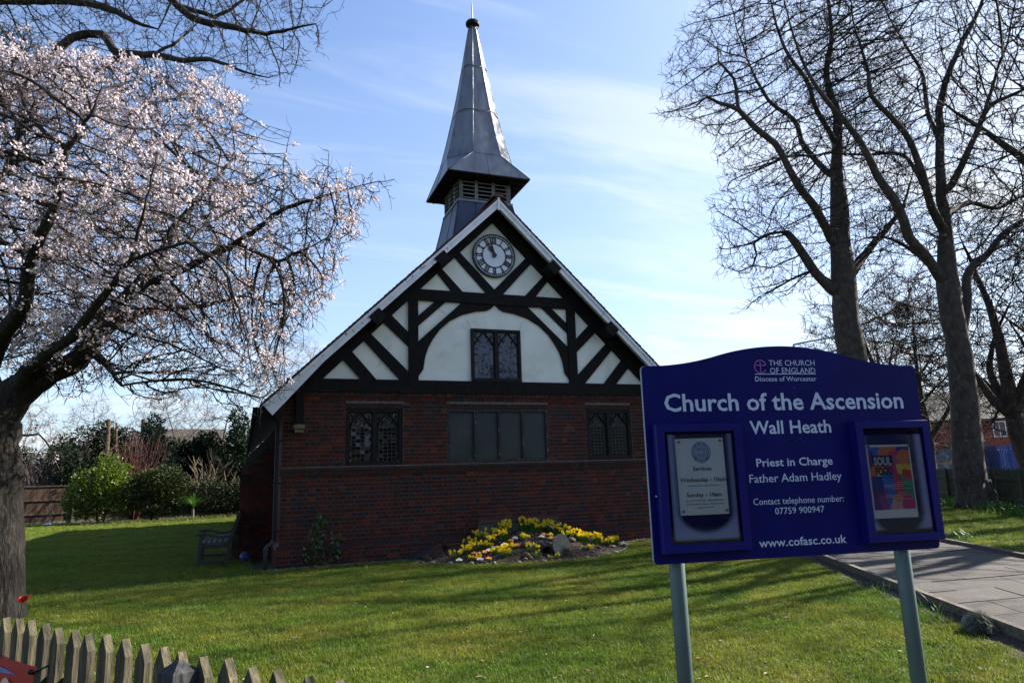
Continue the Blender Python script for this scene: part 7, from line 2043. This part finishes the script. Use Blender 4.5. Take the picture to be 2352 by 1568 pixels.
stems('bare_shrub', 'pale leafless shrub with forked branches in front of the dark evergreens', 'shrub', .0, 25.2, 1.0, 22, 2.1, 1.5, .032, 'dry_stem', 7, curl=.6)
stems('bare_shrub', 'small bare twigs standing at the foot of the brown fence', 'shrub', -6.4, 24.6, 0, 9, .9, .5, .010, 'dry_stem', 3)
stems('bare_shrub', 'thicket of pale bare twigs behind the brown fence at the far left', 'shrub', -8.0, 28.5, 0, 90, 4.2, 3.2, .018, 'pale_twig', 8, curl=.8)
stems('bare_shrub', 'bare twigs poking out of the dark hedge beside the church', 'shrub', 2.0, 23.4, .8, 20, 1.3, .9, .012, 'dry_stem', 4, curl=.6)
stems('tree_stump', 'pale pruned stumps standing in the hedge next to the church', 'stump', 1.2, 22.9, 1.2, 6, 1.0, .5, .04, 'cut_wood', 0)
stems('tree_stump', 'pale cut stems at the right end of the hedge against the church', 'stump', 2.05, 22.6, 1.3, 4, 1.0, .3, .035, 'cut_wood', 0)
stems('flower_stems', 'ground plant sprigs with blue pots at the fence foot', 'plant', -5.0, 24.9, 0, 5, .45, .3, .010, 'dry_stem', 1)
for x, y, lab in ((-6.35, 24.3, 'blue plastic pot lid lying at the foot of the brown fence'), (-5.2, 24.75, 'small blue pot lid further right along the brown fence')):
    b = MB(); b.ell((x, y, .04), (.16, .12, .04), 8, 4); tag(b.build('pot_lid', 'ink_blue'), lab, 'lid')
# cut conifer trunks and evergreens
def evergreen(label, x, y, h, r_, m='dark_leaf', n=9000, z0=.3, size=.20, sp=.2, cone=False):
    bl_ = []
    for k in range(9):
        t = (k+.5)/9; rr8 = r_*(1-.75*t if cone else (.95+.3*math.sin(t*2.6)-.45*t))*random.uniform(.65, 1.25)
        bl_.append(((x+random.uniform(-.5, .5)*r_, y+random.uniform(-.35, .35)*r_, z0+h*t), (rr8*.75, rr8*.75, h/9*1.5)))
    t_ = thing('evergreen_tree', label, 'tree', (x, y, 0))
    b = MB(); b.tube([(x, y, 0), (x, y, h*.9)], [.16, .05], 6); b.build('trunk', 'bare_twig', t_)
    leaf_mass('', '', '', bl_, n, size, m, spiky=sp, parent=t_)
evergreen('leafy green tree behind the brown fence left of the tall cut trunks', -7.0, 30.5, 4.3, 1.7, 'hedge_leaf', 9880, size=.19)
evergreen('dark evergreen with flat tiers behind the first tall cut trunk', -5.4, 31.5, 4.6, 1.3, 'dark_leaf', 9500)
evergreen('dark evergreen between the two tall cut trunks', -4.4, 32.0, 4.2, 1.4, 'dark_leaf', 8550)
evergreen('blue-green spruce just right of the red dogwood', -2.5, 28.0, 4.6, 1.15, 'spruce_leaf', 9500, cone=False, sp=.6, size=.17)
evergreen('low dark yew behind the spruce', -1.4, 29.5, 3.5, 1.5, 'dark_leaf', 7980)
evergreen('dark conifer behind the pale leafless shrub', .2, 29.0, 3.8, 1.3, 'dark_leaf', 8550)
evergreen('dark ivy-clad evergreen nearest the church gutter', 1.7, 28.0, 5.0, 1.6, 'dark_leaf', 9880)
evergreen('low dark evergreen behind the laurel bush', -6.0, 28.0, 3.2, 1.9, 'dark_leaf', 7980)
evergreen('dark bush far left behind the blossom tree trunk', -10.2, 30.0, 3.2, 1.9, 'hedge_leaf', 8550)
evergreen('wide dark evergreen closing the gap behind the dogwood', -3.6, 30.0, 3.8, 1.8, 'dark_leaf', 7980)
for x, y, h, r_, lab in ((-5.0, 29.0, 5.15, .12, 'tall brown cut trunk left of the dogwood'), (-4.6, 29.3, 4.95, .06, 'thin bare pole just right of the left cut trunk'), (-3.35, 28.4, 5.1, .14, 'tall topped trunk with side stubs right of the dogwood'), (-5.9, 29.0, 4.4, .06, 'thin leaning pole in the leafy tree'), (-.9, 29.0, 3.9, .06, 'slim pale pole left of the dark conifer')):
    t_ = thing('topped_trunk', lab, 'trunk', (x, y, 0)); b = MB(); b.tube([(x, y, 0), (x+.05, y, h*.5), (x+random.uniform(-.1, .1), y, h)], [r_, r_*.9, r_*.75], 8); b.build('bole', 'cut_wood', t_)
    b = MB()
    for k in range(26):
        z = h*random.uniform(.5, .97); a = random.uniform(0, 6.28); l = random.uniform(.2, .8); b.tube([(x, y, z), (x+l*math.cos(a)*.6, y+l*math.sin(a)*.6, z+.08), (x+l*math.cos(a), y+l*math.sin(a), z-.05)], [.02, .014, .006], 3, cap=False)
    b.build('side_stubs', 'dry_stem', t_)
# far roof and birches behind
house('brick_house', 'house with dark tiled roof just visible above the evergreens at the left', -2.0, 46, 4.2, 6, 3.2, 5.75, rad(8), 0, win=0)
simple_tree('birch with drooping purple-grey twigs at the far left behind the fence', -10.5, 36, 6.6, 2.4, .10, 51, 800, z0=0, step=.24, tip=.007, barkm='pale_twig', twigm='pale_twig', cut=.03, nt_=3200, tl_=.16, trop=(0, 0, -.1), droop=.12, name='birch_tree')
simple_tree('birch with fine twigs showing above the left evergreens', -7.3, 38, 7.0, 2.2, .10, 52, 800, z0=0, step=.24, tip=.006, barkm='pale_twig', twigm='pale_twig', cut=.03, nt_=3000, tl_=.16, trop=(0, 0, -.1), droop=.12, name='birch_tree')
simple_tree('pale spreading leafless tree above the house roof at the left', -2.8, 40, 8.2, 3.4, .13, 53, 1200, z0=0, step=.26, tip=.006, barkm='pale_twig', twigm='pale_twig', cut=.03, nt_=4200, tl_=.18, name='bare_tree', cz=.72, crz=.3)
simple_tree('pollarded leafless tree left of the church gutter with a sawn vertical limb', .9, 34, 7.0, 1.7, .17, 54, 420, z0=0, step=.3, tip=.008, barkm='dry_stem', twigm='bare_twig', cut=.03, nt_=1200, tl_=.2, droop=.2, trop=(0, 0, -.1), name='bare_tree')
simple_tree('small pale leafless tree just left of the church roof slope', 4.6, 36, 12.2, 2.6, .13, 55, 800, z0=0, step=.3, tip=.006, barkm='pale_twig', twigm='pale_twig', cut=.03, nt_=2800, tl_=.22, name='bare_tree', cz=.72, crz=.28)
# unseen houses and evergreens added behind the camera to block skylight and darken reflections
house('brick_house', 'added red brick house behind the camera on the left, blocking low skylight', -9, -33, 12, 8, 5.4, 8.8, math.pi, 2, win=4)
house('brick_house', 'added red brick house directly behind the camera, blocking low skylight', 5, -35, 11, 8, 5.4, 8.8, math.pi, 2, win=4)
house('brick_house', 'added red brick house behind the camera on the right, blocking low skylight', 19, -33, 12, 8, 5.4, 8.8, math.pi, 2, win=4)
evergreen('added tall evergreen between the unseen houses behind the camera', -1.8, -27, 8, 3.0, 'dark_leaf', 4000, size=.4)
evergreen('added tall evergreen in front of the unseen houses behind the camera', 12.2, -27, 9, 3.0, 'dark_leaf', 4000, size=.4)
# ------------------------------------------------------------ grass: tufts scattered by geometry nodes
def tuft(seed, n, h, spread):
    random.seed(seed); b = MB()
    for k in range(n):
        a = random.uniform(0, 6.28); r_ = spread*math.sqrt(random.random()); x, y = r_*math.cos(a), r_*math.sin(a); hh = h*random.uniform(.5, 1.15); az = random.uniform(0, 6.28); w = random.uniform(.0014, .0024)
        l = random.uniform(.1, .9); dx, dy = math.cos(az), math.sin(az); px_, py_ = -dy*w, dx*w
        m_ = (x+dx*l*hh*.3, y+dy*l*hh*.3, hh*.6); t = (x+dx*l*hh*.9, y+dy*l*hh*.9, hh*(1-.3*l))
        b.face([(x-px_, y-py_, -.01), (x+px_, y+py_, -.01), (m_[0]+px_*.8, m_[1]+py_*.8, m_[2]), (m_[0]-px_*.8, m_[1]-py_*.8, m_[2])])
        b.face([(m_[0]-px_*.8, m_[1]-py_*.8, m_[2]), (m_[0]+px_*.8, m_[1]+py_*.8, m_[2]), t])
    me = bpy.data.meshes.new('grass_tuft'); me.from_pydata(b.v, [], b.f); me.materials.append(MATS['grass_blade'])
    return bpy.data.objects.new('grass_tuft', me)          # kept out of the scene: only instanced
tufts = [tuft(1, 26, .036, .05), tuft(2, 22, .045, .055), tuft(3, 30, .030, .05), tuft(4, 16, .058, .05)]
rs = np.random.RandomState(77)
def scatter(n, x0, x1, y0, y1, keep):
    p = rs.random_sample((n, 2))*[x1-x0, y1-y0]+[x0, y0]
    return p[keep(p)]
def on_lawn(p):
    x, y = p[:, 0], p[:, 1]
    d = np.stack([x-P0.x, y-P0.y], 1); w = d@np.array([PN.x, PN.y])
    path_ = (w > -.20) & (w < PW+.25)
    churchm = (x > 1.95) & (x < 11.0) & (y > -.17)
    bed = ((x-6.85)/2.22)**2+((y+.15)/1.78)**2 < 1.0
    r_ = np.stack([x-R0.x, y-R0.y], 1)@np.array([RN.x, RN.y]) > .5
    fence_ = (np.stack([x-FA.x, y-FA.y], 1)@np.array([FN.x, FN.y])) < .05
    trunk = (x+.87)**2+(y+3.06)**2 < .12
    return ~(path_ | churchm | bed | r_ | fence_ | trunk)
chunks = []
for n, box, sc in ((52000, (-1.5, 9.5, -11.8, -6.0), 1.0), (52000, (-3.5, 12, -6.0, -1.2), 1.0), (30000, (-5, 14, -1.2, 4), 1.15), (26000, (-8, 2.2, 4, 12), 1.5), (26000, (-10, 3, 12, 25), 2.0), (26000, (11, 26, -6, 9), 1.3)):
    p = scatter(n, box[0], box[1], box[2], box[3], on_lawn); chunks.append((p, sc))
P2 = np.vstack([c[0] for c in chunks]); SCL = np.concatenate([np.full(len(c[0]), c[1]) for c in chunks])
zz = np.array([ground_z(x, y) for x, y in P2])
me = bpy.data.meshes.new('lawn_grass'); me.vertices.add(len(P2)); me.vertices.foreach_set('co', np.column_stack([P2, zz]).astype(np.float32).ravel())
at = me.attributes.new('scl', 'FLOAT', 'POINT'); at.data.foreach_set('value', (SCL*rs.uniform(.65, 1.25, len(P2))).astype(np.float32))
at = me.attributes.new('rotz', 'FLOAT_VECTOR', 'POINT'); at.data.foreach_set('vector', np.column_stack([rs.normal(0, .12, len(P2)), rs.normal(0, .12, len(P2)), rs.uniform(0, 6.28, len(P2))]).astype(np.float32).ravel())
go = bpy.data.objects.new('lawn_grass', me); COL.objects.link(go); go['kind'] = 'stuff'; me.materials.append(MATS['grass_blade'])
ng = bpy.data.node_groups.new('grass_scatter', 'GeometryNodeTree')
ng.interface.new_socket('Geometry', in_out='INPUT', socket_type='NodeSocketGeometry'); ng.interface.new_socket('Geometry', in_out='OUTPUT', socket_type='NodeSocketGeometry')
gi = N(ng, 'NodeGroupInput'); gout = N(ng, 'NodeGroupOutput'); iop = N(ng, 'GeometryNodeInstanceOnPoints'); jg = N(ng, 'GeometryNodeJoinGeometry')
for t in tufts:
    oi = N(ng, 'GeometryNodeObjectInfo'); oi.inputs[0].default_value = t; oi.inputs['As Instance'].default_value = True
    ng.links.new(oi.outputs['Geometry'], jg.inputs[0])
a1 = N(ng, 'GeometryNodeInputNamedAttribute'); a1.data_type = 'FLOAT'; a1.inputs[0].default_value = 'scl'
a2 = N(ng, 'GeometryNodeInputNamedAttribute'); a2.data_type = 'FLOAT_VECTOR'; a2.inputs[0].default_value = 'rotz'
ng.links.new(gi.outputs[0], iop.inputs['Points']); ng.links.new(jg.outputs[0], iop.inputs['Instance']); iop.inputs['Pick Instance'].default_value = True
ng.links.new(a1.outputs[0], iop.inputs['Scale']); ng.links.new(a2.outputs[0], iop.inputs['Rotation']); ng.links.new(iop.outputs[0], gout.inputs[0])
go.modifiers.new('scatter', 'NODES').node_group = ng
# fallen leaves and petals on the lawn
random.seed(31); b = MB()
for k in range(380):
    x, y = random.uniform(-2, 9), random.uniform(-10.5, -.5)
    if not on_lawn(np.array([[x, y]]))[0]: continue
    z = ground_z(x, y)+random.uniform(.02, .04); l = random.choice([.010, .014, .018, .024, .032]); t = random.uniform(0, 6.28); dx, dy = math.cos(t)*l, math.sin(t)*l
    b.face([(x-dx, y-dy, z), (x+dy*.5, y-dx*.5, z+.008), (x+dx, y+dy, z+.003), (x-dy*.5, y+dx*.5, z+.006)])
b.build('fallen_leaves', 'leaf_litter', kind='stuff')
